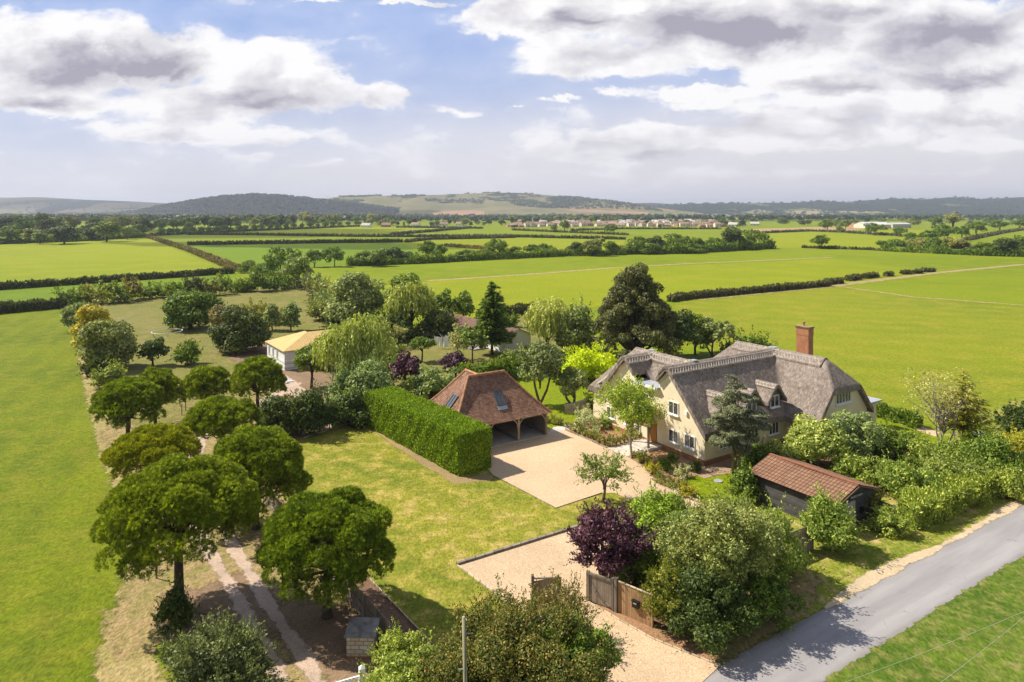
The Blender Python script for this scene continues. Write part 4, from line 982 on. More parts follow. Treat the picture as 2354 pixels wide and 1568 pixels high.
# ochre roofed white lodge: near long wall faces the camera's left
lo = G(616, 812 + 22); 
d1 = (G(655, 852) - G(614, 826)); 
rzl = math.atan2(d1.y, d1.x)
lodge = tag(empty('timber_lodge', G(614, 827), rzl), "white boarded lodge with an ochre sheet metal roof behind the dark tree", "lodge")
LW, LL = 9.0, 13.5
mb = MB(); mb.face([(0, 0, 0), (LW, 0, 0), (LW, 0, 2.9), (0, 0, 2.9)]); mb.face([(LW, 0, 0), (LW, LL, 0), (LW, LL, 2.9), (LW, 0, 2.9)]); mb.face([(LW, LL, 0), (0, LL, 0), (0, LL, 2.9), (LW, LL, 2.9)]); mb.face([(0, LL, 0), (0, 0, 0), (0, 0, 2.9), (0, LL, 2.9)]); mb.build('wall', M_WHITE_BOARD, lodge)
tiled_face('roof', [[(-.3, -.3, 2.85), (LW + .3, -.3, 2.85), (LW / 2 + .5, 4.6, 4.6), (LW / 2 - .5, 4.6, 4.6)], [(LW + .3, -.3, 2.85), (LW + .3, LL + .3, 2.85), (LW / 2 + .5, LL - 3, 4.6), (LW / 2 + .5, 4.6, 4.6)], [(LW + .3, LL + .3, 2.85), (-.3, LL + .3, 2.85), (LW / 2 - .5, LL - 3, 4.6), (LW / 2 + .5, LL - 3, 4.6)], [(-.3, LL + .3, 2.85), (-.3, -.3, 2.85), (LW / 2 - .5, 4.6, 4.6), (LW / 2 - .5, LL - 3, 4.6)]], M_SEAM, lodge)
for x in (1.3, 3.4, 5.5): window(lodge, (x, 0, 1.75), 0.55, 1.3, (0, -1, 0), (1, 0, 0), 1, sill=False)
# white bungalow with brown tiled roof
bp = G(1160, 812); bq = G(1220, 803); db = bq - bp; rzb = math.atan2(db.y, db.x)
bung = gable_hall('garden_bungalow', bp, rzb, db.length, 21, 2.6, 3.65, M_WHITE, M_TILE3, "long white boarded bungalow with a brown tiled roof behind the conifer", "bungalow", 0.35, wins=((0, 3, 1.5, 1.6, 1.3, (-1, 0, 0)), (0, 8, 1.3, 2.2, 2.0, (-1, 0, 0)), (0, 14, 1.5, 1.6, 1.3, (-1, 0, 0))))
mb = MB(); mb.box((-1.6, 9, 0.1), (3.0, 9, 0.2)); mb.build('deck', M_GREYDOOR, bung)

# ------------------------------------------------------------------ trees and shrubs
L_OAK = mat_leaf("leaf_oak", [(0.098, 0.166, 0.022), (0.185, 0.276, 0.030), (0.282, 0.354, 0.044)])
L_DARK = mat_leaf("leaf_dark", [(0.055, 0.090, 0.016), (0.100, 0.145, 0.024), (0.16, 0.20, 0.04)], spec=0.3)
L_MID = mat_leaf("leaf_mid", [(0.155, 0.231, 0.040), (0.254, 0.322, 0.055), (0.380, 0.424, 0.109)])
L_MAPLE = mat_leaf("leaf_maple", [(0.194, 0.241, 0.052), (0.297, 0.337, 0.086), (0.433, 0.457, 0.173)], hv=.45)
L_THORN = mat_leaf("leaf_thorn", [(0.157, 0.197, 0.024), (0.254, 0.282, 0.034), (0.459, 0.394, 0.061)])
L_SALLOW = mat_leaf("leaf_sallow", [(0.126, 0.159, 0.055), (0.187, 0.228, 0.079), (0.290, 0.320, 0.146)], hv=.5)
L_HAW = mat_leaf("leaf_hawthorn", [(0.105, 0.145, 0.020), (0.185, 0.20, 0.032), (0.34, 0.235, 0.065)], hv=0.5)
L_BROWNHEDGE = mat_leaf("brown_hedge_leaf", [(0.145, 0.123, 0.049), (0.217, 0.184, 0.073), (0.290, 0.233, 0.109)])
L_FAR = mat_leaf("leaf_far", [(0.053, 0.082, 0.030), (0.085, 0.120, 0.040), (0.107, 0.144, 0.050)], hv=.2)
L_LIME = mat_leaf("leaf_lime", [(0.279, 0.368, 0.033), (0.427, 0.518, 0.049), (0.591, 0.635, 0.099)])
L_GOLD = mat_leaf("leaf_gold", [(0.410, 0.540, 0.009), (0.605, 0.713, 0.013), (0.640, 0.782, 0.032)], trans=0.4)
L_YELLOW = mat_leaf("leaf_yellowing", [(0.397, 0.365, 0.030), (0.614, 0.504, 0.034), (0.758, 0.591, 0.068)])
L_OLIVE = mat_leaf("leaf_olive", [(0.236, 0.258, 0.064), (0.344, 0.359, 0.091), (0.490, 0.479, 0.146)])
L_WILLOW = mat_leaf("leaf_willow", [(0.333, 0.391, 0.077), (0.473, 0.522, 0.106), (0.665, 0.689, 0.211)])
L_WILLOW2 = mat_leaf("leaf_bright_willow", [(0.348, 0.415, 0.079), (0.497, 0.549, 0.130), (0.647, 0.669, 0.245)])
L_GREY = mat_leaf("leaf_grey_green", [(0.199, 0.276, 0.086), (0.298, 0.369, 0.118), (0.453, 0.497, 0.184)])
L_PLUM = mat_leaf("leaf_plum", [(0.056, 0.022, 0.039), (0.110, 0.041, 0.068), (0.219, 0.094, 0.125)], trans=0.15, hv=0.4)
L_PINE = mat_leaf("pine_needles", [(0.145, 0.210, 0.016), (0.265, 0.339, 0.023), (0.423, 0.483, 0.036)], trans=0.28, hv=0.5)
L_PINEY = mat_leaf("pine_needles_yellow", [(0.26, 0.29, 0.012), (0.40, 0.41, 0.016), (0.55, 0.52, 0.025)], trans=0.25, hv=0.4)
L_SCOTS = mat_leaf("scots_needles", [(0.182, 0.231, 0.064), (0.271, 0.303, 0.091), (0.362, 0.369, 0.146)], trans=0.2)
L_CYP = mat_leaf("cypress_sprays", [(0.091, 0.098, 0.030), (0.153, 0.156, 0.046), (0.226, 0.213, 0.071)], trans=0.15, hv=.45)
L_CEDAR = mat_leaf("cedar_needles", [(0.13, 0.155, 0.075), (0.19, 0.22, 0.11), (0.29, 0.31, 0.18)], trans=0.15)
L_HEDGE = mat_leaf("hedge_sprays", [(0.153, 0.257, 0.014), (0.262, 0.381, 0.019), (0.398, 0.496, 0.033)], trans=0.25)
L_FHEDGE = mat_leaf("field_hedge_leaf", [(0.078, 0.089, 0.032), (0.134, 0.140, 0.051), (0.189, 0.176, 0.079)], trans=0.15)
L_RUST = mat_leaf("leaf_rusty", [(0.15, 0.16, 0.035), (0.22, 0.19, 0.05), (0.33, 0.24, 0.08)])
L_BRAMBLE = mat_leaf("leaf_bramble", [(0.199, 0.285, 0.040), (0.326, 0.416, 0.055), (0.507, 0.535, 0.128)])
L_PALE = mat_leaf("leaf_pale", [(0.374, 0.422, 0.188), (0.519, 0.549, 0.293), (0.685, 0.697, 0.470)])
L_SPARSE = mat_leaf("leaf_sparse", [(0.362, 0.350, 0.109), (0.507, 0.461, 0.164), (0.616, 0.553, 0.255)])
L_AUT = mat_leaf("leaf_alder", [(0.308, 0.313, 0.027), (0.471, 0.443, 0.036), (0.616, 0.516, 0.055)])
M_BARK = mat_simple("tree_bark", (0.16, 0.115, 0.08), 0.95, 0.35, 4.0, 0.9, 14)
M_BARKD = mat_simple("dark_bark", (0.085, 0.062, 0.046), 0.95, 0.35, 4.0, 0.9, 14)
M_BARKG = mat_simple("grey_bark", (0.34, 0.30, 0.25), 0.95, 0.3, 4.0, 0.6, 14)

def unit(v): return v / (np.linalg.norm(v, axis=-1, keepdims=True) + 1e-9)
def fib(n, r):
    i = np.arange(n) + 0.5; ph = np.arccos(1 - 2 * i / n); th = np.pi * (1 + 5 ** .5) * i + r.random() * 6.28
    return np.stack([np.cos(th) * np.sin(ph), np.sin(th) * np.sin(ph), np.cos(ph)], -1)

def cards(pos, nrm, L, Wd, r, align=None):
    """one kite shaped leaf spray per position; returns verts, faces"""
    n = len(pos)
    a = align if align is not None else unit(np.cross(nrm, unit(r.normal(size=(n, 3)))))
    b = unit(np.cross(nrm, a))
    L = (np.ones(n) * L)[:, None]; Wd = (np.ones(n) * Wd)[:, None]
    V = np.stack([pos - a * L, pos - a * L * .1 - b * Wd, pos + a * L + nrm * L * .15, pos - a * L * .1 + b * Wd], 1).reshape(-1, 3)
    return V, np.arange(4 * n).reshape(n, 4)

def leaf_mesh(name, V, F_, c, mat, parent, r, extra=None):
    v = r.random(len(F_))
    return mesh_np(name, V, F_, mat, parent, attrs={'v': ('FACE', v), 'c': ('FACE', c)})

def clumps_ellipsoid(n, R, r, lo=0.55, hi=0.9, zmin=-0.75, inner=0.25):
    d = fib(n, r); d = unit(d + r.normal(0, .22, d.shape)); d = d[d[:, 2] > zmin]
    k = r.uniform(lo, hi, len(d)); k[r.random(len(d)) < inner] *= 0.55
    for _ in range(6):
        e_ = unit(r.normal(size=3) * [1, 1, .7]); k = k * (1 + r.uniform(-.30, .26) * np.maximum(0, d @ e_) ** 2.5)
    return d * k[:, None] * np.array(R), d

def fill_clumps(cen, rad, leaf, dens, r, up=0.35, flat=0.8, droop=0.0, low=0.35, per=None):
    """leaf sprays on the outside of ball shaped clumps"""
    PP, NN, CC = [], [], []
    for c, rc in zip(cen, rad):
        n = max(6, int(dens * 4 * math.pi * rc * rc / (leaf * leaf * 1.1)))
        d = unit(r.normal(size=(n, 3))); keep = (d[:, 2] > -0.35) | (r.random(n) < low); d = d[keep]; n = len(d)
        rr_ = rc * (0.72 + 0.38 * r.random(n) ** 0.7 + np.where(r.random(n) < .13, r.random(n) * .38, 0))
        p = c + d * rr_[:, None] * np.array([1, 1, flat]); p[:, 2] -= droop * rc * (1 - d[:, 2]) * .3
        PP.append(p); NN.append(unit(d * .75 + r.normal(0, .5, (n, 3)) + np.array([0, 0, up]))); CC.append(np.full(n, r.random()))
    P_ = np.concatenate(PP); N_ = np.concatenate(NN); C_ = np.concatenate(CC)
    V, F_ = cards(P_, N_, leaf * r.uniform(.7, 1.35, len(P_)), leaf * .55 * r.uniform(.7, 1.3, len(P_)), r)
    return V, F_, np.clip(C_ + r.normal(0, .12, len(C_)), 0, 1)

def limb(mb, p, q, r0, r1, r, bend=0.15, n=5, sides=6):
    p = np.array(p, float); q = np.array(q, float); L = np.linalg.norm(q - p); o = r.normal(0, bend * L * .35, 3)
    ts = np.linspace(0, 1, n); pts = [p + (q - p) * t + o * math.sin(math.pi * t) for t in ts]
    mb.tube(pts, [r0 + (r1 - r0) * t for t in ts], sides, cap=False); return pts

GROUPS = {}
def tree_root(name, loc, label, cat, group=None):
    return tag(empty(name, loc), label, cat, group)

def broadleaf(name, loc, H, W, label, mat=None, cat='tree', trunk_h=None, leaf=None, dens=1.0, ncl=None, seed=0, bark=None, group=None, squash=1.0, trunk_r=None, rc=(0.30, 0.42), limbs=True, up=0.35, zmin=-0.75, W2=None, low=.35, droop=0.0, inner=.25, forks=1, shape=None, nl=None, sprigs=0):
    r = np.random.default_rng(seed + 11); mat = mat or L_MID; bark = bark or M_BARKD
    Z = max(20.0, loc[1]); leaf = leaf or max(0.085, 0.0023 * Z)
    th = H * 0.25 if trunk_h is None else trunk_h
    R = np.array([W / 2, (W2 or W) / 2, (H - th) / 2]); C = np.array([0, 0, th + R[2]])
    if ncl is None: ncl = 46
    cen, d = clumps_ellipsoid(ncl, R, r, zmin=zmin, inner=inner)
    if shape is not None:
        k = shape((cen[:, 2] / R[2] + 1) / 2); cen[:, :2] *= k[:, None]
    rad = (rc[0] * .75 + (rc[1] * 1.1 - rc[0] * .75) * r.random(len(cen)) ** 1.4) * min(R[0], R[2])
    V, F_, c = fill_clumps(cen + C, rad, leaf, dens, r, up=up, droop=droop, low=low)
    if sprigs:
        ii = r.integers(0, len(cen), sprigs); m_ = 11; dd = unit(unit(cen[ii] / R) * .75 + r.normal(0, .30, (sprigs, 3)) + [0, 0, .65]); dd[:, 2] = np.maximum(dd[:, 2], -.1)
        st = cen[ii] + C + dd * rad[ii][:, None] * .8; ln = rad[ii] * r.uniform(.5, 1.5, sprigs) + leaf * 3; s_ = np.linspace(0, 1, m_)
        p_ = (st[:, None] + dd[:, None] * (ln[:, None, None] * s_[None, :, None])); p_[:, :, 2] -= (ln[:, None] * .22 * s_[None] ** 2); p_ = p_.reshape(-1, 3) + r.normal(0, leaf * .45, (sprigs * m_, 3))
        al = unit(np.repeat(dd, m_, 0) + r.normal(0, .55, p_.shape)); nn = unit(np.cross(al, r.normal(size=p_.shape)) + [0, 0, .5]); nn = unit(nn - al * (nn * al).sum(-1, keepdims=True))
        V2, F2 = cards(p_, nn, leaf * .9 * r.uniform(.7, 1.2, len(p_)), leaf * .42, r, al); F_ = np.concatenate([F_, F2 + len(V)]); V = np.concatenate([V, V2]); c = np.concatenate([c, np.repeat(r.random(sprigs), m_)])
    V[:, 2] = np.maximum(V[:, 2], 0.03)
    e = tree_root(name, loc, label, cat, group)
    leaf_mesh('crown', V, F_, c, mat, e, r)
    tr = trunk_r or max(0.09, W * 0.035); mb = MB()
    for fk in range(forks):
        off = np.array([0, 0, 0]) if forks == 1 else np.array([math.cos(fk * 2.1 + seed), math.sin(fk * 2.1 + seed), 0]) * W * .14
        top = np.array([0, 0, th + R[2] * .9]) + off * 1.5 + r.normal(0, .05 * W, 3) * [1, 1, 0]
        base = np.array([0, 0, -0.05]) + off * .12
        mb.tube([base, base + [0, 0, tr * 1.5], base + (top - base) * .4 + off * .2, top], [tr * 1.45 / forks ** .5, tr / forks ** .5, tr * .8 / forks ** .5, tr * .3], 8)
    if limbs:
        for i in r.permutation(len(cen))[:nl or max(7, int(ncl * .3))]:
            z0 = th * .8 + r.random() * R[2] * .7; limb(mb, (0, 0, z0), cen[i] + C, tr * .38, tr * .08, r)
    mb.build('trunk', bark, e, smooth=True)
    return e

def shrub(name, loc, H, W, label, mat, cat='shrub', seed=0, leaf=None, dens=1.1, W2=None, ncl=34, group=None, up=.3, rc=(.32, .45), stems=True, inner=.15, low=.5, sprigs=None):
    return broadleaf(name, loc, H, W, label, mat, cat, trunk_h=-H * .30, leaf=leaf, dens=dens, ncl=ncl, seed=seed, group=group, W2=W2, zmin=-0.35, rc=rc, trunk_r=max(.05, W * .02), up=up, limbs=stems, inner=inner, low=low, sprigs=ncl * 2 if sprigs is None else sprigs)

def willow(name, loc, H, W, label, mat, seed=0, leaf=None, group=None, trunk_h=None, long=0.5, dens=1.0, ncl=48, cat='tree'):
    """drooping crown: clumps with hanging strands of narrow leaves"""
    r = np.random.default_rng(seed + 5); Z = loc[1]; leaf = leaf or max(.12, .0026 * Z)
    th = H * .18 if trunk_h is None else trunk_h; R = np.array([W / 2, W / 2, (H - th) / 2]); C = np.array([0, 0, th + R[2]])
    cen, d = clumps_ellipsoid(ncl, R * np.array([.92, .92, .95]), r, zmin=-.35, inner=.2); rad = r.uniform(.24, .36, len(cen)) * min(R[0], R[2])
    PP, NN, AA, CC = [], [], [], []
    for c, rc_ in zip(cen + C, rad):
        ns = int(dens * 26 * (rc_ / leaf) / 4.0); cr = r.random()
        for k in range(ns):
            dd = unit(r.normal(size=3)); dd[2] = abs(dd[2]) * .8 + .1; p0 = c + dd * rc_ * r.uniform(.6, 1.05); ln = rc_ * r.uniform(.8, 2.0) * long * 2; m = max(3, int(ln / (leaf * .95)))
            s = np.linspace(0, 1, m); out = np.array([dd[0], dd[1], 0]) * rc_ * .35
            pts = p0 + out * np.sqrt(s)[:, None] + np.stack([0 * s, 0 * s, -ln * s ** 1.3], -1) + r.normal(0, leaf * .2, (m, 3))
            PP.append(pts); al = unit(np.stack([out[0] * (1 - s), out[1] * (1 - s), -0.3 - s * 1.2], -1) + r.normal(0, .25, (m, 3))); AA.append(al); NN.append(unit(np.cross(al, r.normal(size=(m, 3))) + np.array([dd[0], dd[1], .3]) * .8)); CC.append(np.full(m, np.clip(cr + r.normal(0, .15), 0, 1)))
    P_ = np.concatenate(PP); N_ = np.concatenate(NN); A_ = np.concatenate(AA); N_ = unit(N_ - A_ * (N_ * A_).sum(-1, keepdims=True)); P_[:, 2] = np.maximum(P_[:, 2], .1)
    V, F_ = cards(P_, N_, leaf * 1.15 * r.uniform(.7, 1.3, len(P_)), leaf * .36, r, A_)
    e = tree_root(name, loc, label, cat, group); leaf_mesh('crown', V, F_, np.concatenate(CC), mat, e, r)
    mb = MB(); tr = max(.15, W * .04); mb.tube([(0, 0, -.05), (0, 0, th), (0, 0, th + R[2])], [tr * 1.3, tr, tr * .5], 8)
    for i in r.permutation(len(cen))[:12]: limb(mb, (0, 0, th * .9 + r.random() * R[2] * .4), cen[i] + C, tr * .4, tr * .08, r)
    mb.build('trunk', M_BARKD, e, smooth=True); return e

def conifer(name, loc, H, W, label, mat, seed=0, leaf=None, group=None, trunk_h=.5, power=0.8, droop=.25, dens=1.0, whorl=None, cat='tree', tiers=None, plates=False, bare=0.0, jit=(.72, 1.08)):
    """tiers of branches carrying flat sprays"""
    r = np.random.default_rng(seed + 3); Z = loc[1]; leaf = leaf or max(.12, .0026 * Z)
    tiers = tiers or int(max(9, H / .55)); PP, NN, AA, CC = [], [], [], []; mb = MB(); tr = max(.10, H * .016)
    mb.tube([(0, 0, -.05), (0, 0, H * .5), (0, 0, H * .98)], [tr * 1.3, tr * .8, .03], 8)
    for i in range(tiers):
        f = (i + .5) / tiers; z = trunk_h + (H - trunk_h) * f; Rr = W / 2 * (1 - f) ** power * r.uniform(.85, 1.1) + .12
        nb = whorl or max(4, int(2 * math.pi * Rr / (leaf * 4.2)))
        a0 = r.random() * 6.28
        for j in range(nb):
            a = a0 + j * 2 * math.pi / nb + r.normal(0, .18); rl = Rr * r.uniform(*jit); dirv = np.array([math.cos(a), math.sin(a), 0]); cr = r.random()
            zz = z + r.normal(0, (H - trunk_h) / tiers * .3)
            base = np.array([0, 0, zz]); m = max(3, int(rl / (leaf * .55))); s = np.linspace(bare, 1, m)
            wd = rl * (.30 if not plates else .42) * np.sin(np.pi * np.clip(s * .85 + .12, 0, 1))
            k = int(dens * (5 if not plates else 7)); s2 = np.repeat(s, k); w2 = np.repeat(wd, k) * r.uniform(-1, 1, m * k)
            side = np.array([-dirv[1], dirv[0], 0])
            drop = -droop * rl * s2 ** 2 + (droop * .6 * rl * np.maximum(0, s2 - .7))
            p = base + dirv * (rl * s2)[:, None] + side * w2[:, None] + np.stack([0 * s2, 0 * s2, drop - np.abs(w2) * .18 + r.normal(0, leaf * (.45 if not plates else .28), m * k)], -1)
            PP.append(p); AA.append(unit(dirv * .9 + side * (w2 / (rl * .3 + .01))[:, None] * .9 + r.normal(0, .25, (m * k, 3)) + [0, 0, -.12])); NN.append(unit(np.array([0, 0, .9]) + dirv * .35 + r.normal(0, .38, (m * k, 3)))); CC.append(np.full(m * k, np.clip(cr + r.normal(0, .1), 0, 1)))
            if rl > 1.0 and j % 2 == 0: mb.tube([(0, 0, zz), tuple(base + dirv * rl * .6 + [0, 0, -droop * rl * .36])], [tr * .22, tr * .06], 4, cap=False)
    P_ = np.concatenate(PP); N_ = np.concatenate(NN); A_ = np.concatenate(AA); N_ = unit(N_ - A_ * (N_ * A_).sum(-1, keepdims=True)); P_[:, 2] = np.maximum(P_[:, 2], .05)
    V, F_ = cards(P_, N_, leaf * 1.05 * r.uniform(.7, 1.35, len(P_)), leaf * .42, r, A_)
    e = tree_root(name, loc, label, cat, group); leaf_mesh('crown', V, F_, np.concatenate(CC), mat, e, r); mb.build('trunk', M_BARK, e, smooth=True); return e

def plate_tree(name, loc, H, W, label, mat, seed=0, leaf=.15, plates=17, trunk_h=2.2, bark=None):
    """cedar: flat drooping plates of needles on level branches round a straight trunk"""
    r = np.random.default_rng(seed); PP, CC, NN, AA = [], [], [], []; mb = MB(); tr = .17
    mb.tube([(0, 0, -.05), (0, 0, H * .5), (.15, 0, H * .93)], [tr * 1.25, tr * .8, .04], 9)
    for i in range(plates):
        f = (i + .5) / plates; z = trunk_h + (H - trunk_h) * (f ** .95); prof = (.55 + .9 * f) if f < .45 else (1.0 - .95 * (f - .45) / .55) ; rl = W / 2 * max(.22, prof) * r.uniform(.72, 1.15)
        a = i * 2.4 + r.normal(0, .3); dv = np.array([math.cos(a), math.sin(a), 0]); sd = np.array([-dv[1], dv[0], 0]); cr = r.random()
        n = int(30 * rl * rl / (leaf * leaf) * .085); s = r.random(n) ** .7; wdt = rl * .42 * np.sin(np.pi * np.clip(.15 + .8 * s, 0, 1)); y = r.uniform(-1, 1, n) * wdt
        lobe = np.sin(s * 9 + i) * .06 + np.sin(y * 5 + i) * .06
        p = np.array([0, 0, z]) + dv * (s * rl)[:, None] + sd * y[:, None]; p[:, 2] += .10 * rl * s - .34 * rl * np.maximum(0, s - .45) ** 1.5 - .22 * np.abs(y) + lobe - r.random(n) ** 2 * .30
        PP.append(p); AA.append(unit(dv * .8 + sd * (y / (wdt + .1))[:, None] + r.normal(0, .35, (n, 3)) + [0, 0, -.25 * 1])); NN.append(unit(r.normal(0, .45, (n, 3)) + [0, 0, 1])); CC.append(np.full(n, np.clip(cr + r.normal(0, .1), 0, 1)))
        mb.tube([(0, 0, z - .25), tuple(np.array([0, 0, z - .08]) + dv * rl * .5), tuple(np.array([0, 0, z - .05]) + dv * rl * .85)], [.07, .045, .015], 5, cap=False)
    P_ = np.concatenate(PP); N_ = np.concatenate(NN); A_ = np.concatenate(AA); N_ = unit(N_ - A_ * (N_ * A_).sum(-1, keepdims=True))
    V, F_ = cards(P_, N_, leaf * r.uniform(.7, 1.4, len(P_)), leaf * .36, r, A_); e = tree_root(name, loc, label, 'cedar', None); leaf_mesh('crown', V, F_, np.concatenate(CC), mat, e, r); mb.build('trunk', bark or M_BARK, e, smooth=True); return e

def needle_tufts(pos, out, L, r, k=7, spread=.70):
    """brushes of needles: k narrow blades fanned round an axis"""
    n = len(pos); P_ = np.repeat(pos, k, 0); O = np.repeat(out, k, 0); d = unit(O + r.normal(0, spread, (n * k, 3)) * .62)
    ln = L * r.uniform(.75, 1.2, n * k)[:, None]; b = unit(np.cross(d, r.normal(size=(n * k, 3)))); w = ln * .055
    V = np.stack([P_ - b * w * .5, P_ + d * ln * .55 - b * w, P_ + d * ln, P_ + d * ln * .55 + b * w], 1).reshape(-1, 3)
    return V, np.arange(4 * n * k).reshape(-1, 4)

def stone_pine(name, loc, H, W, label, mat, seed=0, group='umbrella pines along the track', base_f=0.40, lean=(0, 0), tuft=None, ncl=84, sag=.10, gap=0.06):
    """umbrella pine: trunk, fan of limbs, domed crown of needle tufts"""
    r = np.random.default_rng(seed + 21); Z = loc[1]; tuft = tuft or max(.21, .0047 * Z)
    zb = H * base_f; R = W / 2; Hc = H - zb
    d = fib(int(ncl * 1.75), r); d = unit(d + r.normal(0, .13, d.shape)); d = d[d[:, 2] > -.12]
    k = r.uniform(.74, .90, len(d)); rim = d[:, 2] < .3
    dz = np.sign(d[:, 2]) * np.abs(d[:, 2]) ** .72; rim_x = 1.0 + .06 * (1 - np.abs(d[:, 2])); cen = np.stack([d[:, 0] * rim_x, d[:, 1] * rim_x, dz * .97], -1) * k[:, None] * np.array([R, R, Hc * .98]); cen[:, 2] += zb * 1.02
    cen[rim, 2] -= sag * Hc * r.random(rim.sum()) * 2.0
    rad = r.uniform(.19, .27, len(cen)) * R * .98
    keep = r.random(len(cen)) > gap * (d[:, 2] < .5); cen, rad, d = cen[keep], rad[keep], d[keep]
    hi_ = r.random(len(cen)) < .35; cen = np.concatenate([cen, cen[hi_] * np.array([.62, .62, .86])]); rad = np.concatenate([rad, rad[hi_]]); d = np.concatenate([d, d[hi_]])
    PP, OO, CC = [], [], []
    for c, rc_, dd in zip(cen, rad, d):
        n = int(4 * math.pi * rc_ * rc_ / (tuft * tuft * .80)); u = unit(r.normal(size=(n, 3)) + dd * .35 + [0, 0, .25]); u = u[u[:, 2] > -.5]
        p = c + u * rc_ * np.array([1, 1, .82]) * r.uniform(.78, 1.0, len(u))[:, None]
        PP.append(p); OO.append(unit(u * .55 + dd * .35 + np.array([0, 0, .95]))); CC.append(np.full(len(u), np.clip(r.normal(.5, .25), 0, 1)))
    P_ = np.concatenate(PP); O = np.concatenate(OO); C_ = np.concatenate(CC)
    kk = 17; V, F_ = needle_tufts(P_, O, tuft * .92, r, kk)
    e = tree_root(name, loc, label, 'pine tree', group)
    v = np.repeat(r.random(len(P_)), kk) * .8 + r.random(len(P_) * kk) * .2
    mesh_np('crown', V, F_, mat, e, attrs={'v': ('FACE', v), 'c': ('FACE', np.repeat(C_, kk))})
    mb = MB(); tr = max(.14, W * .034); tx, ty = lean
    fork = np.array([tx, ty, zb * .78])
    mb.tube([(0, 0, -.08), (tx * .05, ty * .05, tr), tuple(fork * [.5, .5, .55]), tuple(fork)], [tr * 1.65, tr * 1.1, tr * .95, tr * .85], 10)
    for i in r.permutation(len(cen))[:34]:
        c = cen[i]; st = fork + np.array([0, 0, r.uniform(-.12, .12) * zb]); L = np.linalg.norm(c - st)
        mid = st + (c - st) * .5 + np.array([0, 0, -.10 * L + .0]); end = c - d[i] * rad[i] * .3
        mb.tube([tuple(st), tuple(st * .6 + mid * .4 + [0, 0, .02 * L]), tuple(mid), tuple(end)], [tr * .42, tr * .32, tr * .2, tr * .07], 6, cap=False)
        if r.random() < .8:
            for _ in range(2):
                j = np.argsort(np.linalg.norm(cen - c, axis=1))[1 + r.integers(4)]; mb.tube([tuple(mid), tuple((mid + cen[j]) / 2 + [0, 0, -.1]), tuple(cen[j])], [tr * .16, tr * .1, .02], 5, cap=False)
    mb.build('trunk', M_BARKD, e, smooth=True); return e

def hedge(name, pts, w, h, label, mat, cat='hedge', leaf=.2, dens=1.0, seed=0, world=False, group=None, rough=.12, ends=True, hvar=0.0, taper=0.0, base_z=0.0):
    """clipped hedge along a line: leafy core and sprays over all faces"""
    r = np.random.default_rng(seed); P_ = [Vector((p[0], p[1], 0)) for p in pts] if world else [G(*p) for p in pts]
    o = P_[0].copy(); VV, FF, CC = [], [], []; base = 0; core = MB()
    for a, b in zip(P_[:-1], P_[1:]):
        d = (b - a); L = d.length; d.normalize(); nrm = Vector((-d.y, d.x, 0)); A = np.array(a - o); D = np.array(d); Nn = np.array(nrm)
        area = L * (2 * h + w) + 2 * w * h; n = int(dens * area / (leaf * leaf * .55))
        u = r.random(n) * L; q = r.random(n) * (2 * h + w)
        y = np.where(q < h, -w / 2, np.where(q < 2 * h, w / 2, r.uniform(-w / 2, w / 2, n))); z = np.where(q < 2 * h, r.random(n) ** .9 * h, h)
        hl = h * (1 + hvar * (np.sin(u * .23 + seed) * .5 + np.sin(u * .61 + 1.3 * seed) * .3 + np.sin(u * 1.9) * .2)); z = z * hl / h
        y = y * (1 - taper * z / h)
        N_ = np.where((q < h)[:, None], -Nn, np.where((q < 2 * h)[:, None], Nn, np.array([0, 0, 1.0])))
        if ends:
            ne = int(dens * w * h / (leaf * leaf * .5))
            for uu, sg in ((0, -1), (L, 1)):
                u = np.concatenate([u, np.full(ne, uu)]); y = np.concatenate([y, r.uniform(-w / 2, w / 2, ne)]); z = np.concatenate([z, r.random(ne) * h]); N_ = np.concatenate([N_, np.tile(D * sg, (ne, 1))])
        lump = np.sin(u * 1.3 + z * 1.7 + seed) * .5 + np.sin(u * 3.1 - z * 2.2 + y) * .5
        p = A + D * u[:, None] + Nn * y[:, None] + np.stack([0 * u, 0 * u, z], -1) + N_ * (lump * rough + r.normal(0, rough * .5, len(u)))[:, None]
        p[:, 2] = np.maximum(p[:, 2], .02)
        nn = unit(N_ + r.normal(0, .5, p.shape) + [0, 0, .25]); al = unit(np.array([0, 0, 1.0]) * .8 + N_ * .5 + r.normal(0, .5, p.shape)); nn = unit(nn - al * (nn * al).sum(-1, keepdims=True))
        V, F_ = cards(p, nn, leaf * r.uniform(.7, 1.3, len(p)), leaf * .5 * r.uniform(.7, 1.2, len(p)), r, al)
        VV.append(V); FF.append(F_ + base); base += len(V); CC.append(np.clip(.5 + lump * .25 + r.normal(0, .18, len(p)), 0, 1))
        m_ = (Vector(A) + d * L / 2); core.box(m_ + Vector((0, 0, h * .46)), (max(.1, L - leaf), max(.1, w - leaf * 1.6), h * .9), d, nrm)
    cv = np.array(core.v); cf = np.array(core.f) + base
    V = np.concatenate(VV + [cv]); V[:, 2] += base_z; F_ = np.concatenate(FF + [cf]); c = np.concatenate(CC + [np.full(len(cf), .2)])
    ob = mesh_np(name, V, F_, mat, attrs={'v': ('FACE', r.random(len(F_))), 'c': ('FACE', c)}); ob.location = o
    return tag(ob, label, cat, group)

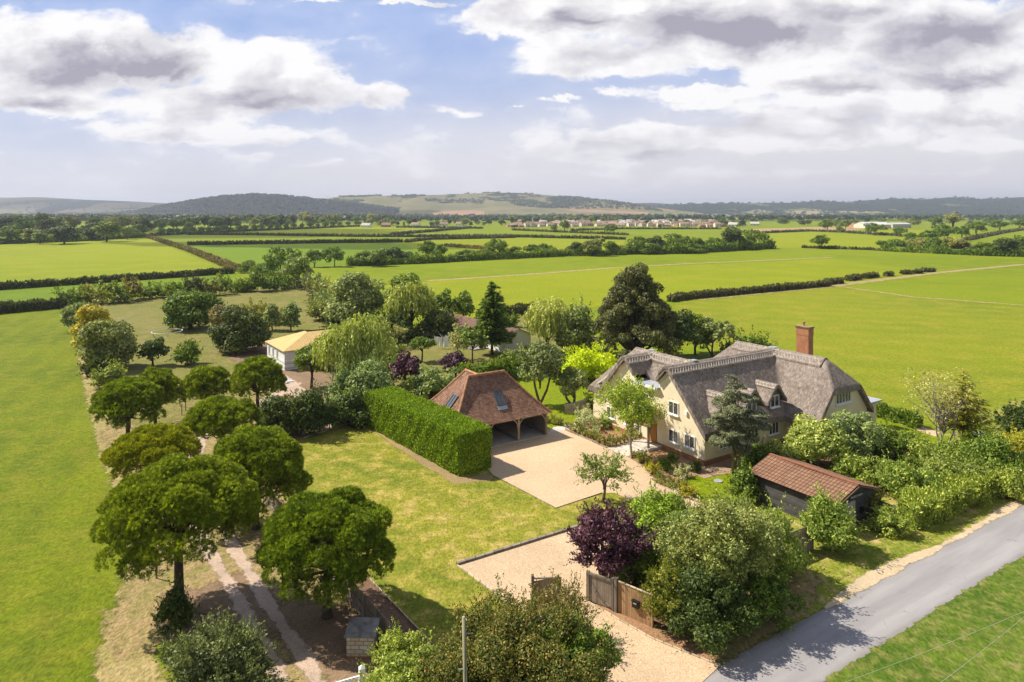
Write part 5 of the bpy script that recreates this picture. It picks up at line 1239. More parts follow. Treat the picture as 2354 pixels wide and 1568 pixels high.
# ---- the nine umbrella pines
def pine(x, yb, yt, w, label, mat=None, seed=0, **k):
    p = G(x, yb); stone_pine('umbrella_pine', p, hgt(yb, yt) * 0.95, wid(yb, w) * .87, label, mat or L_PINE, seed, **k)
pine(412, 1395, 1048, 350, "largest umbrella pine, over the two wheel tracks beside the dark ivy bush", seed=1, base_f=0.56, sag=0.10, lean=(-.1, .1), ncl=96)
pine(752, 1418, 1130, 322, "umbrella pine leaning over the fence and bark border near the block hut", seed=2, base_f=0.52, sag=0.06)
pine(588, 1215, 968, 250, "umbrella pine overhanging the lawn corner behind the largest pine", seed=3, base_f=0.40, sag=0.06)
pine(350, 1118, 985, 205, "yellow tinged umbrella pine at the edge of the left field", L_PINEY, seed=4, base_f=0.50, sag=0.02)
pine(510, 1052, 912, 182, "low bright green umbrella pine beside the bend of the track", seed=5, base_f=0.48, sag=0.03)
pine(294, 1013, 862, 156, "umbrella pine with a bare straight trunk at the field fence corner", seed=6, base_f=0.46, sag=0.03)
pine(357, 981, 840, 122, "umbrella pine half hidden behind the one at the fence corner", seed=7, base_f=0.46, sag=0.03)
pine(474, 934, 838, 112, "umbrella pine in the middle of the paddock row of three", seed=8, base_f=0.38, sag=0.03)
pine(592, 936, 818, 126, "umbrella pine with a clear trunk in front of the white lodge", seed=9, base_f=0.42, sag=0.03)

def B(x, yb, yt, w, label, mat, name='tree', **k):
    p = G(x, yb); return broadleaf(name, p, hgt(yb, yt) * .96, wid(yb, w), label, mat, **k)
def S(x, yb, yt, w, label, mat, name='shrub', **k):
    p = G(x, yb); return shrub(name, p, hgt(yb, yt) * .96, wid(yb, w), label, mat, **k)

# ---- paddock trees on the left
B(214, 800, 680, 84, "yellowing poplar in the shelter row beside the left field", L_YELLOW, seed=1, trunk_h=-1.0, shape=lambda z: 1.1 - .4 * z, ncl=56)
B(248, 846, 718, 116, "large pale olive willow at the near end of the shelter row", L_OLIVE, seed=2, trunk_h=-1.2, ncl=70)
B(178, 762, 688, 64, "dark green tree behind the yellowing poplar", L_GREY, seed=3, trunk_h=.3)
S(228, 862, 822, 50, "dark low bush at the foot of the pale olive willow", L_DARK, seed=4)
S(246, 892, 842, 62, "round green shrub at the field edge below the shelter row", L_MID, seed=5)
B(438, 756, 664, 116, "broad round tree standing alone behind the trampoline ring", L_OAK, seed=6, trunk_h=-.6, ncl=70)
B(556, 808, 706, 124, "dark dense walnut tree beside the bare earth by the lodge", L_DARK, seed=7, trunk_h=-1.0, ncl=70)
B(512, 770, 694, 70, "brownish thorn tree behind the dark walnut tree", L_RUST, seed=8, trunk_h=.3)
B(626, 760, 692, 42, "slim birch nearer the brown thorn tree", L_GREY, seed=9, trunk_h=.1, shape=lambda z: 1 - .35 * z)
B(669, 760, 689, 48, "slim birch beside the ochre roof", L_GREY, seed=10, trunk_h=.1, shape=lambda z: 1 - .35 * z)
B(351, 840, 775, 68, "small dark holm oak with a clear stem in the mown paddock", L_DARK, seed=11, trunk_h=.7)
S(433, 838, 789, 54, "round evergreen bush alone in the mown paddock", L_OAK, seed=12)
B(716, 893, 782, 100, "dark spreading maple with a clear trunk in front of the lodge", L_OAK, seed=13, trunk_h=2.2, ncl=56)
B(765, 878, 770, 44, "thin dark tree between the maple and the large willow", L_DARK, seed=14, trunk_h=2.6)
willow('willow', G(815, 915), hgt(915, 715), wid(915, 178), "large feathery willow behind the clipped hedge", L_WILLOW, seed=15, ncl=70, trunk_h=1.5)
S(822, 946, 828, 138, "grey green willow bush at the foot of the large willow", L_GREY, seed=16, ncl=50)
S(806, 975, 905, 90, "dark laurel in the corner where fence and clipped hedge meet", L_DARK, seed=17)
B(816, 764, 612, 118, "tall grey poplar clump beyond the paddock", L_GREY, seed=18, trunk_h=.6, ncl=56, shape=lambda z: 1.15 - .5 * z)
B(930, 768, 622, 92, "dark oak behind the paddock willow", L_OAK, seed=19, trunk_h=1)
willow('willow', G(945, 772), hgt(772, 640), wid(772, 112), "broad hanging willow on the far side of the paddock", L_WILLOW, seed=20, ncl=60)
S(790, 768, 715, 110, "dark thicket under the tall poplar clump", L_DARK, seed=21)
S(905, 782, 720, 130, "dark thicket below the hanging willow", L_DARK, seed=22)
S(1010, 776, 708, 90, "dark thicket by the post and rail fence", L_DARK, seed=23)
B(1022, 760, 664, 44, "gnarled small oak with a crooked stem at the field edge", L_OAK, seed=24, trunk_h=3, ncl=26)
B(1066, 758, 664, 62, "round small oak with a gap of field through its crown", L_OAK, seed=25, trunk_h=2, ncl=30, inner=.5)
conifer('conifer', G(1131, 815), hgt(815, 648), wid(815, 102), "slender pointed conifer in front of the bungalow", L_OAK, seed=26, trunk_h=2.2, power=.62, droop=.05, jit=(.6, 1.15))
B(1086, 838, 752, 62, "young round headed tree in front of the bungalow wall", L_MID, seed=27, trunk_h=2.2)
B(970, 832, 768, 64, "small round headed tree on the rough lawn by the purple bush", L_OAK, seed=28, trunk_h=1.8)
B(932, 880, 812, 86, "dark purple plum bush near the clipped hedge", L_PLUM, seed=29, trunk_h=.4)
B(1048, 868, 806, 72, "purple plum bush beside the young round headed tree", L_PLUM, seed=30, trunk_h=.4)
B(918, 800, 742, 44, "spindly sapling on the rough lawn", L_SPARSE, seed=31, trunk_h=1.5, dens=.4, ncl=18)
B(1052, 826, 742, 44, "thin pale sapling beside the washing line", L_SPARSE, seed=32, trunk_h=1, dens=.5, ncl=22)
B(990, 925, 842, 120, "grey leaved apple tree behind the garage", L_GREY, seed=33, trunk_h=.8)
B(965, 905, 868, 110, "pale green thicket between hedge and apple tree", L_MID, seed=34, trunk_h=.2)
hedge('laurel_hedge', [(1062, 882), (1180, 862)], 2.2, 2.2, "dark laurel hedge behind the garage roof", L_OAK, leaf=.26, seed=3, rough=.35, hvar=.25)
S(1175, 868, 822, 62, "rounded dark laurel at the end of the hedge behind the garage", L_OAK, seed=35)
S(1206, 832, 800, 70, "tuft of pampas grass against the bungalow", L_GREY, 'pampas_grass', cat='plant', seed=36, up=.9)
willow('willow', G(1258, 812), hgt(812, 682), wid(812, 124), "bright yellow green weeping willow beside the bungalow", L_WILLOW2, seed=37, ncl=60, long=.6)
S(1320, 812, 705, 100, "soft grey green willow between weeping willow and big cypress", L_GREY, seed=38, ncl=44)
CONE = lambda z: np.minimum(1.0, .66 + 1.3 * z) * np.clip(1 - z, .02, 1) ** .60 * 1.22 / np.sqrt(np.clip(1 - (2 * z - 1) ** 2, .10, 1))
B(1455, 832, 590, 220, "huge dark ragged cypress behind the house", L_CYP, 'cypress', seed=39, trunk_h=-1.2, ncl=330, rc=(.07, .16), shape=CONE, up=.15, inner=.12, leaf=.17)
B(1540, 818, 700, 110, "dark green ash beside the huge cypress", L_DARK, seed=40, trunk_h=1)
B(1598, 815, 722, 84, "mid green tree between the cypress and the bare limbed pine", L_OAK, seed=41, trunk_h=1)
S(1350, 872, 802, 130, "brilliant golden yellow acacia behind the house", L_GOLD, 'golden_tree', cat='tree', seed=42, ncl=44)
S(1395, 935, 880, 70, "low branches of yellow green maple by the house gable", L_LIME, seed=43)
def scots(x, yb, yt, w, label, seed, mat=L_SCOTS, th=.32):
    p = G(x, yb); H = hgt(yb, yt); return broadleaf('scots_pine', p, H, wid(yb, w), label, mat, 'pine tree', trunk_h=H * th, ncl=30, rc=(.28, .40), seed=seed, bark=M_BARK, inner=.1, trunk_r=.24, forks=2)
scots(1241, 932, 783, 112, "tall scots pine beside the garage roof", 44)
scots(1318, 940, 848, 110, "spreading scots pine with a forked dark trunk on the back lawn", 45)
scots(1638, 822, 738, 130, "flat topped scots pine with a bare orange limb behind the roof", 46)
S(1728, 822, 768, 90, "feathery dark shrub behind the long thatched ridge", L_OAK, seed=47, dens=.6)
S(1690, 830, 790, 60, "dark shrub between pine and thatched ridge", L_DARK, seed=48)

# ---- the dark evergreen row along the lawn's far side
for i, (x, yb, yt, w, lb) in enumerate([(636, 1000, 908, 92, "dark evergreen oak nearest the pines in the lawn row"), (690, 1002, 893, 88, "tallest dark evergreen in the lawn row"), (735, 990, 920, 42, "slim dark evergreen after the tallest one in the lawn row"), (757, 984, 916, 38, "slim variegated evergreen in the middle of the lawn row"), (784, 977, 922, 44, "pale leaved evergreen at the hedge end of the lawn row")]):
    S(x, yb, yt, w, lb, (L_DARK if i < 3 else L_GREY), 'evergreen', cat='evergreen', seed=60 + i, group='evergreens along the far side of the lawn', ncl=40)

# ---- big clipped hedge beside the garage
hedge('clipped_hedge', [(-14.6, 74.4), (-3.25, 59.95)], 3.5, 3.65, "tall clipped bright green conifer hedge between lawn and garage", L_HEDGE, leaf=0.114, dens=1.6, seed=5, rough=.085, hvar=.02, world=True)

# ---- trees round the house and drive
B(1452, 1054, 860, 160, "young bright green walnut in front of the house door", L_LIME, 'walnut_tree', sprigs=260, seed=70, trunk_h=1.7, ncl=84, dens=.36, bark=M_BARKG, trunk_r=.13, leaf=0.122, rc=(.14, .27), inner=.45)
plate_tree('blue_cedar', G(1688, 1092), hgt(1092, 850) * .96, wid(1092, 185), "blue grey cedar with tiered branches against the thatched roof", L_CEDAR, seed=71, leaf=0.114, plates=26, trunk_h=2.3)
B(1387, 1156, 1045, 128, "small apple tree on the grass tongue between the gravel areas", L_MID, 'apple_tree', sprigs=160, seed=72, trunk_h=1.25, ncl=34, dens=.5, bark=M_BARK, trunk_r=.12, leaf=0.091)
B(1388, 1345, 1165, 235, "dark purple plum tree beside the wooden gate", L_PLUM, 'plum_tree', sprigs=320, seed=73, trunk_h=.9, ncl=80, dens=1.0, leaf=0.099, rc=(.19, .30))
S(1500, 1262, 1148, 150, "spreading bright green juniper behind the purple plum tree", L_HEDGE, 'juniper', seed=74, up=.5)
B(1668, 1385, 1128, 310, "large pale leaved maple tree filling the corner by the lane", L_MAPLE, 'maple_tree', sprigs=420, seed=75, trunk_h=.6, ncl=120, leaf=0.091, dens=.85, rc=(.17, .28), inner=.3)
S(1632, 1462, 1300, 210, "dark hedge mass under the large maple beside the drive", L_DARK, seed=76, ncl=70, leaf=0.084, rc=(.2, .34))
S(1735, 1415, 1290, 190, "dark bramble mass under the large maple on the lane side", L_OAK, seed=77, ncl=60, leaf=0.084, rc=(.2, .34))
S(1545, 1432, 1262, 125, "yellowing thorn bush behind the new fence panel", L_THORN, sprigs=260, seed=78, leaf=0.076, dens=.6, ncl=44, rc=(.2, .36))
S(1780, 1330, 1180, 150, "light green hazel between the maple and the barn", L_BRAMBLE, seed=79, leaf=0.106, dens=.8)
S(1545, 1205, 1135, 90, "loose green rose bush at the end of the gravel", L_MID, seed=80, leaf=0.084, dens=.6)
S(1692, 1260, 1150, 150, "leafy shrub in front of the barn's long wall", L_MID, seed=81, leaf=0.099)
S(1908, 1264, 1142, 108, "dense rounded laurel bush in front of the barn door", L_BRAMBLE, seed=82, ncl=46, leaf=0.106)
S(1714, 1148, 1078, 66, "dark bushy laurel at the far corner of the barn", L_OAK, seed=83)
S(1765, 1085, 1030, 120, "dark green hedge bush between cedar and barn", L_OAK, seed=84)
B(1862, 1078, 958, 165, "pale green elder beside the house's side wall", L_WILLOW, 'elder_tree', seed=85, trunk_h=.4)
B(1955, 1062, 948, 140, "grey green willow in front of the far gable window", L_GREY, seed=86, trunk_h=.4)
S(1960, 1112, 1048, 90, "fresh green shrub behind the barn roof", L_BRAMBLE, seed=87)
S(2050, 1225, 1172, 76, "round green bush at the road end of the bramble hedge", L_BRAMBLE, seed=88, leaf=0.091)
S(1985, 1180, 1118, 70, "dry seeding bush beside the barn gable", L_RUST, seed=89, dens=.5)
for i, (x, yb, yt, w, m, lb) in enumerate([(2060, 1060, 985, 120, L_OAK, "dark elder in the scrub behind the brambles"), (2150, 1085, 1005, 130, L_BRAMBLE, "bright bramble mound in the scrub"), (2100, 1145, 1060, 150, L_BRAMBLE, "broad bramble mound beside the barn"), (2200, 1130, 1045, 150, L_MID, "tall nettle and bramble mound above the lane"), (2290, 1105, 1010, 140, L_OAK, "dark thorn thicket toward the lane bend"), (2350, 1085, 990, 120, L_AUT, "yellowish thorn thicket at the edge of the picture"), (2040, 1120, 1070, 90, L_MID, "low bramble mound by the old close boarded fence"), (2255, 1060, 1000, 110, L_OAK, "dark shrub beneath the half bare tree"), (2330, 1145, 1080, 90, L_BRAMBLE, "bramble arching over the lane verge")]):
    S(x, yb, yt, w, lb, m, 'bramble' if 'bramble' in lb else 'thicket', seed=90 + i, leaf=0.114, dens=.8)
hedge('bramble_hedge', [(2085, 1212), (2180, 1172), (2275, 1130)], 1.6, 1.7, "low bright bramble hedge along the lane verge", L_BRAMBLE, leaf=0.122, seed=9, rough=.35, hvar=.3)
B(2168, 1040, 838, 165, "half bare tree with pale branches and thin leaves beyond the scrub", L_SPARSE, 'half_bare_tree', seed=110, trunk_h=2.0, ncl=60, dens=.045, nl=60, bark=M_BARKG, leaf=0.099, trunk_r=.15, forks=3, inner=.4)
conifer('alder', G(2215, 1038), hgt(1038, 850), wid(1038, 130), "yellow green alder beside the half bare tree", L_AUT, seed=111, trunk_h=2.2, power=.8, droop=-.15, dens=.5, tiers=11)
hedge('field_side_hedge', [(2005, 952), (2110, 985)], 1.2, 1.3, "low dark hedge between house garden and the field", L_OAK, leaf=.2, seed=12, rough=.2)
S(2335, 990, 935, 70, "dark hedge bush at the field edge on the right", L_DARK, seed=112)

S(1462, 1345, 1235, 130, "dark green shrub squeezed between plum tree and large maple", L_OAK, seed=141, leaf=.09, ncl=44)
S(1580, 1300, 1190, 150, "mid green shrub behind the large maple near the gravel", L_MID, seed=142, leaf=.09)
for i, (x, yb, yt, w, m) in enumerate([(700, 838, 800, 60, L_OLIVE), (872, 800, 752, 60, L_OLIVE), (905, 832, 795, 50, L_MID), (1120, 775, 738, 60, L_OAK), (1165, 752, 722, 46, L_OAK), (752, 850, 815, 50, L_GREY), (885, 868, 832, 52, L_MID), (1005, 905, 862, 70, L_MID), (640, 745, 712, 60, L_OLIVE), (585, 735, 700, 50, L_OLIVE), (735, 735, 690, 56, L_OLIVE), (1065, 790, 758, 40, L_MID), (1100, 895, 858, 54, L_OAK)]):
    S(x, yb, yt, w, "overgrown shrub filling a gap between the paddock trees", m, 'overgrown_shrub', seed=160 + i, ncl=26, group='overgrown shrubs between the paddock trees')

# ---- foreground shrubs at the bottom
S(515, 1610, 1428, 290, "grey green sallow bush at the bottom edge beside the track", L_SALLOW, sprigs=900, seed=120, leaf=0.084, ncl=110, up=.1, dens=.75, rc=(.13, .30))
S(398, 1448, 1358, 76, "dark ivy bush at the foot of the largest pine", L_DARK, seed=121, leaf=0.091)
S(1185, 1660, 1385, 430, "big hawthorn with rusty leaves left of the drive entrance", L_HAW, 'hawthorn', sprigs=700, seed=122, leaf=0.072, ncl=170, dens=.85, rc=(.10, .25))
S(1310, 1610, 1420, 190, "dark glossy holly beside the drive entrance", L_OAK, 'holly', seed=123, leaf=0.076, ncl=70, rc=(.18, .34))
S(1290, 1470, 1320, 120, "thin spindle bush over the open gate", L_RUST, sprigs=160, seed=124, leaf=0.076, dens=.25)
S(930, 1640, 1500, 200, "bright bramble heap against the fence end", L_BRAMBLE, 'bramble', seed=125, leaf=0.084)
S(910, 1560, 1440, 90, "ivy climbing the old fence beside the block hut", L_BRAMBLE, 'ivy', seed=126, leaf=0.076)
# ---- bed planting
bed = [(1345, 985, 940, 78, L_PALE, "pale feathery tamarisk beside the paved path"), (1388, 985, 955, 30, L_OAK, "dark box bush next to the pale tamarisk"), (1368, 1003, 980, 26, L_PALE, "white flowering shrub at the gravel edge"), (1568, 1098, 1072, 36, L_PALE, "white leaved shrub in the bed near the house corner"), (1500, 1092, 1062, 34, L_AUT, "golden dwarf shrub at the gravel curve"), (1530, 1080, 1050, 40, L_OAK, "green hebe in the middle of the bed"), (1580, 1140, 1115, 34, L_AUT, "golden dwarf shrub at the near end of the bed"), (1480, 1062, 1042, 50, L_MID, "low green hedge plants beside the walnut trunk"), (1545, 1062, 1040, 26, L_OAK, "dark green shrub against the house gravel"), (1600, 1086, 1062, 26, L_DARK, "dark shrub at the house corner")]
for i, (x, yb, yt, w, m, lb) in enumerate(bed): S(x, yb, yt, w, lb, m, 'garden_shrub', seed=130 + i, leaf=0.076, ncl=16)
# young hedge plants along the bed edges
r = np.random.default_rng(44); proto = None
edge_pts = [(1303 + 88 * i / 13, 985 + 40 * i / 13) for i in range(14)] + [(1400 + 70 * i / 8, 1026 - 14 * i / 8) for i in range(9)] + [(1455 + 40 * i / 6, 1052 + 26 * i / 6) for i in range(7)] + [(1510 + 70 * i / 9, 1110 + 26 * i / 9) for i in range(10)] + [(1240 + 50 * i / 8, 968 + 12 * i / 8) for i in range(9)]
for i, (x, y) in enumerate(edge_pts):
    if proto is None:
        proto = shrub('hedge_plant', G(x, y), .85, .55, "young bushy hedge plant in a row edging the soil bed", L_OLIVE, 'shrub', seed=150, leaf=0.068, ncl=9, group='young hedge plants edging the beds'); q = proto
    else:
        q = proto.copy(); COL.objects.link(q); q.location = G(x, y)
        for chd in list(proto.children): c_ = chd.copy(); COL.objects.link(c_); c_.parent = q
    q.rotation_euler.z = r.random() * 6.28; s_ = r.uniform(.7, 1.25); q.scale = (s_, s_, s_ * r.uniform(.8, 1.2))

# ------------------------------------------------------------------ fences, gates and garden things
def along(p, q): 
    d = Vector((q[0] - p[0], q[1] - p[1], 0)); return d.length, d.normalized()
def board_fence(name, p, q, h, label, mat, post=1.83, pw=.11, post_h=.05, cat='fence', rails=(), group=None):
    """close boarded fence: a panel between every pair of posts"""
    L, d = along(p, q); e = tag(empty(name, (p[0], p[1], 0), math.atan2(d.y, d.x)), label, cat, group); n = max(1, round(L / post)); s = L / n
    for i in range(n):
        mb = MB(); mb.box(((i + .5) * s, 0, h / 2 + .02), (s - pw - .004, .035, h - .04)); mb.build('panel', mat, e)
        for rz_ in rails:
            mb = MB(); mb.box(((i + .5) * s, .05, rz_), (s - pw - .01, .05, .09)); mb.build('rail', mat, e)
    for i in range(n + 1):
        mb = MB(); mb.box((i * s, 0, (h + post_h) / 2), (pw, pw, h + post_h)); mb.build('post', mat, e)
    return e
fa, fb = G(988, 1603), G(612, 1162)
board_fence('garden_fence', fa, fb, 1.45, "long grey close boarded fence between the stony track and the bark border", M_FENCE, rails=(.35, .85))
ea, eb, ec = G(1006, 1497), G(815, 1298), G(648, 1150)
L_, d_ = along(fa, fb); off = Vector((-d_.y, d_.x, 0)) * -0.05
sheet('bark_border', [tuple(fa.xy), tuple(G(1090, 1590).xy), tuple(ea.xy), tuple(eb.xy), tuple(ec.xy), tuple(fb.xy)], BARK, 0.037, world=True)
M_EDGE = mat_boards("edging_timber", (0.46, 0.36, 0.24), (0.58, 0.48, 0.35), .4)
def edging(pts, label, w=.10, h=.13, mat=None, world=False):
    mb = MB(); P_ = [Vector((p[0], p[1], 0)) if world else G(*p) for p in pts]
    o = P_[0].copy()
    for a, b in zip(P_[:-1], P_[1:]): mb.beam(a - o + Vector((0, 0, h / 2 + .02)), b - o + Vector((0, 0, h / 2 + .02)), w, h)
    ob = mb.build('timber_edging', mat or M_EDGE); ob.location = o; return tag(ob, label, 'edging')
edging([(1040, 1532), (1006, 1497), (815, 1298), (648, 1150)], "thin timber edging between bark border and lawn", .06)
edging([(1050, 1300), (1292, 1224.5), (1330, 1212)], "grey sleeper edging along the far side of the lower gravel", .2, .17, M_OAKGREY)
edging([(1050, 1300), (1187, 1403), (1226, 1426)], "pale timber edging along the left side of the lower gravel", .09, .08)
edging([(1300, 988), (1394, 1031)], "timber edging between upper gravel and left soil bed", .10, .12, M_OAKGREY)
edging([(1500, 1104), (1528, 1118), (1600, 1145)], "curved sleeper edging between upper gravel and right soil bed", .16, .16, M_OAKGREY)
edging([(1352, 1386), (1500, 1470.5), (1655, 1533)], "pale timber edging on the gate side of the drive entrance", .09, .08)
edging([(698, 1008), (832, 965), (852, 972)], "timber edging under the evergreen row", .07, .10)
edging([(1135, 1094), (1278, 1169), (1384, 1134)], "thin timber edging between the upper gravel and the lawn", .05, .05, M_OAKGREY)

# entrance gates
gp1, gp2, gp3 = G(1351, 1383), G(1414, 1406), G(1497, 1443)
L1, d1_ = along(gp1, gp2); e = tag(empty('wooden_gate', gp1, math.atan2(d1_.y, d1_.x)), "weathered boarded gate leaf standing open beside the purple plum tree", "gate")
mb = MB(); mb.box((L1 / 2 - .05, 0, .95), (L1 - .25, .05, 1.7)); mb.build('board_panel', M_FENCE, e)
mb = MB(); mb.box((L1 / 2 - .05, -.045, 1.72), (L1 - .3, .06, .12)); mb.build('top_rail', M_OAKGREY, e)
mb = MB(); mb.beam((.3, -.045, .95), (L1 - .35, -.045, .22), .05, .11, (0, 1, 0)); mb.build('brace', M_OAKGREY, e)
mb = MB(); mb.box((.03, 0, .92), (.16, .16, 1.84)); mb.build('hanging_post', M_OAKGREY, e)
gpost = MB(); gpost.box((0, 0, .98), (.30, .30, 1.95)); ob = gpost.build('gate_post', M_OAKGREY); ob.location = gp2; ob.rotation_euler.z = math.atan2(d1_.y, d1_.x); tag(ob, "stout grey oak gate post between old gate leaf and new fence panel", 'post')
L2, d2_ = along(gp2, gp3); e = tag(empty('close_board_fence', gp2 + d2_ * .2, math.atan2(d2_.y, d2_.x)), "new honey coloured close boarded fence panel carrying the black letter box", "fence")
mb = MB(); mb.box((L2 / 2 - .1, 0, .92), (L2 - .25, .04, 1.76)); mb.build('boards', M_FENCENEW, e)
mb = MB(); mb.box((L2 / 2 - .1, 0, 1.83), (L2 - .2, .10, .05)); mb.build('capping', M_EDGE, e)
mb = MB(); mb.box((L2 - .17, .02, .93), (.14, .14, 1.86)); mb.build('post', M_FENCENEW, e)
lb = tag(empty('letter_box', gp2 + d2_ * (.2 + L2 * .52) + Vector((d2_.y, -d2_.x, 0)) * .1, math.atan2(d2_.y, d2_.x)), "small black letter box with a white label fixed to the new fence panel", "letter box")
mb = MB(); mb.box((0, 0, .98), (.42, .14, .36)); mb.box((0, -.02, 1.185), (.46, .2, .05)); mb.build('box_body', M_BLACK, lb)
mb = MB(); mb.box((-.02, -.077, 1.06), (.2, .012, .06)); mb.build('label_plate', M_WHITE, lb)
gq = G(1224, 1398); e = tag(empty('wooden_gate', gq, math.atan2(-d1_.y, -d1_.x) + .9), "other boarded gate leaf half hidden by the rusty hawthorn", "gate")
mb = MB(); mb.box((0, 0, .95), (.15, .15, 1.9)); mb.build('hanging_post', M_OAKGREY, e)
mb = MB(); mb.box((-.95, 0, .85), (1.7, .05, 1.4)); mb.build('board_panel', M_FENCE, e)
mb = MB(); mb.beam((-.08, 0, 1.72), (-1.8, 0, 1.5), .09, .09); mb.build('top_rail', M_EDGE, e)

# meter hut
hb = G(796.5, 1513); hut = tag(empty('block_hut', hb, -.02), "small pale block meter hut with a grey lichened felt roof", "hut")
uv_box('block_wall', (.71, .45, .62), (1.42, .9, 1.0), M_BLOCK, hut); uv_box('brick_course', (.71, .45, .075), (1.36, .86, .15), M_BRICK, hut)
mb = MB(); mb.beam((.71, -.14, 1.15), (.71, 1.12, 1.42), 1.62, .07); mb.build('roof', mat_simple("felt_roof", (0.20, 0.185, 0.17), .9, .35, 2.5, .4, 12), hut)
# white gate at the bottom edge
wg = G(832, 1601); wge = tag(empty('white_gate', wg, math.radians(205)), "white painted picket gate and square post at the bottom edge", "gate")
mb = MB(); mb.box((0, 0, .68), (.27, .27, 1.36)); i0 = len(mb.v); mb.v += [(-.135, -.135, 1.36), (.135, -.135, 1.36), (.135, .135, 1.36), (-.135, .135, 1.36), (0, 0, 1.52)]; mb.f += [[i0, i0 + 1, i0 + 4], [i0 + 1, i0 + 2, i0 + 4], [i0 + 2, i0 + 3, i0 + 4], [i0 + 3, i0, i0 + 4]]; mb.build('post', M_WHITE, wge)
for rz_ in (.25, .98):
    mb = MB(); mb.box((1.2, 0, rz_), (2.1, .07, .10)); mb.build('rail', M_WHITE, wge)
for i in range(11):
    mb = MB(); mb.box((.3 + i * .18, .05, .58), (.06, .03, .85)); mb.build('picket', M_WHITE, wge)
wp = tag(empty('rail_fence', G(842, 1603), math.radians(12)), "short pale rail fence running from the white gate into the brambles", "fence")
mb = MB(); mb.box((.9, 0, .75), (1.5, .06, .11)); mb.build('rail', M_EDGE, wp); mb = MB(); mb.box((1.6, 0, .5), (.12, .12, 1.0)); mb.build('post', M_EDGE, wp)
# telegraph pole and wires
tp = tag(empty('telegraph_pole', Vector(((1071 - CX) * 25.6 / F, 25.6, 0))), "weathered round telegraph pole in front of the rusty hawthorn", "pole")
mb = MB(); mb.tube([(0, 0, -.2), (0, 0, 4), (-.08, 0, 7.72)], [.11, .085, .068], 10); mb.build('shaft', mat_boards("pole_wood", (0.33, 0.30, 0.18), (0.45, 0.41, 0.27), .3), tp, True)
for zz, sx in ((7.1, 1), (5.75, -1)):
    mb = MB(); mb.tube([(0, 0, zz), (sx * .28, -.05, zz + .03)], .018, 5); mb.build('step_bolt', M_LEAD, tp)
for i, (a, b, lab) in enumerate(((( 1905, 1582, 25.7), (2500, 1340, 32.9), "overhead wire crossing the lane verge nearer the lane"), ((2155, 1575, 26), (2500, 1290, 35), "overhead wire crossing the rough verge nearer the corner"))):
    A = PT(*a); B_2 = PT(*b); mb = MB(); mb.tube([A + (B_2 - A) * t - Vector((0, 0, .15 * 4 * t * (1 - t))) for t in np.linspace(-.15, 1, 9)], .006, 5); tag(mb.build('overhead_wire', mat_simple("wire", (.45, .45, .42), .5) if 'wire' not in MATS else MATS['wire']), lab, 'wire')
# other fences
board_fence('close_board_fence', G(1800, 1292), G(1868, 1264), 1.75, "pale close boarded panel between the large maple and the laurel bush", M_FENCE, 2.2)
board_fence('close_board_fence', G(2018, 1190), G(2056, 1205), 1.35, "black boarded panel adjoining the barn's right corner", M_BLACKBOARD, 2.0)
board_fence('boundary_fence', G(1930, 1085), G(2042, 1046), 1.8, "old grey close boarded fence buried in the scrub", M_FENCE, 1.83)
def rail_fence(name, p, q, label, h=1.1, rails=(.45, 1.0), post=2.6, mat=None, pw=.10, group=None):
    L, d = along(p, q); e = tag(empty(name, (p[0], p[1], 0), math.atan2(d.y, d.x)), label, 'fence', group); n = max(1, round(L / post))
    for z_ in rails:
        mb = MB(); mb.box((L / 2, -pw * .6, z_), (L, .04, .10)); mb.build('rail', mat or M_FENCE, e)
    for i in range(n + 1):
        mb = MB(); mb.box((L * i / n, 0, h / 2), (pw, pw, h)); mb.build('post', mat or M_FENCE, e)
    return e
rail_fence('post_and_rail_fence', G(900, 766), G(1042, 750), "post and rail fence in front of the dark thickets by the bungalow", 1.25, (.6, 1.15), 3.6, pw=.14)
rail_fence('sleeper_rail_fence', G(2195, 1012), G(2420, 1052), "two rail timber fence beyond the half bare tree", 1.0, (.4, .85), 3.0, M_EDGE, .14)
cb = tag(empty('service_cabinet', G(2282, 1032), .4), "pale green service cabinet by the two rail fence", 'cabinet')
M_GREENBOX = mat_simple("cabinet_green", (0.24, 0.33, 0.20), .5, .08); mb = MB(); mb.box((0, 0, .55), (.8, .6, 1.1)); mb.build('body', M_GREENBOX, cb); mb = MB(); mb.box((0, 0, 1.13), (.9, .7, .06)); mb.build('lid', M_GREENBOX, cb)
cb2 = tag(empty('oil_tank', G(2245, 1018), .45), "low pale green oil tank under the half bare tree", 'tank'); mb = MB(); mb.tube([(-1, 0, .55), (-.95, 0, .55), (.95, 0, .55), (1, 0, .55)], [.3, .5, .5, .3], 12); mb.build('body', M_GREENBOX, cb2); mb = MB(); mb.box((0, 0, .1), (1.5, .7, .2)); mb.build('plinth', M_CONC, cb2)
r = np.random.default_rng(5)
for i, (x, yb, h) in enumerate([(292, 1035, 1.3), (312, 1075, 1.3), (330, 1120, 1.3), (345, 1175, 1.4), (352, 1240, 1.4), (360, 1330, 1.5), (418, 955, 1.3), (414, 935, 1.3), (427, 944, 1.6), (574, 938, 1.5), (300, 985, 1.2)]):
    mb = MB(); lean_ = r.normal(0, .05, 2); mb.tube([(0, 0, -.1), (lean_[0], lean_[1], h)], [.055, .05], 6); ob = mb.build('fence_post', M_FENCE); ob.location = G(x, yb); tag(ob, "thin round fence post standing among the pines and along the field edge", 'post', 'thin fence posts along the field edge and track')
wall_l, wall_d = along(G(1300, 952), G(1372, 930)); e = tag(empty('stone_wall', G(1300, 952), math.atan2(wall_d.y, wall_d.x)), "low pale stone wall with a flat coping at the left end of the house", 'wall')
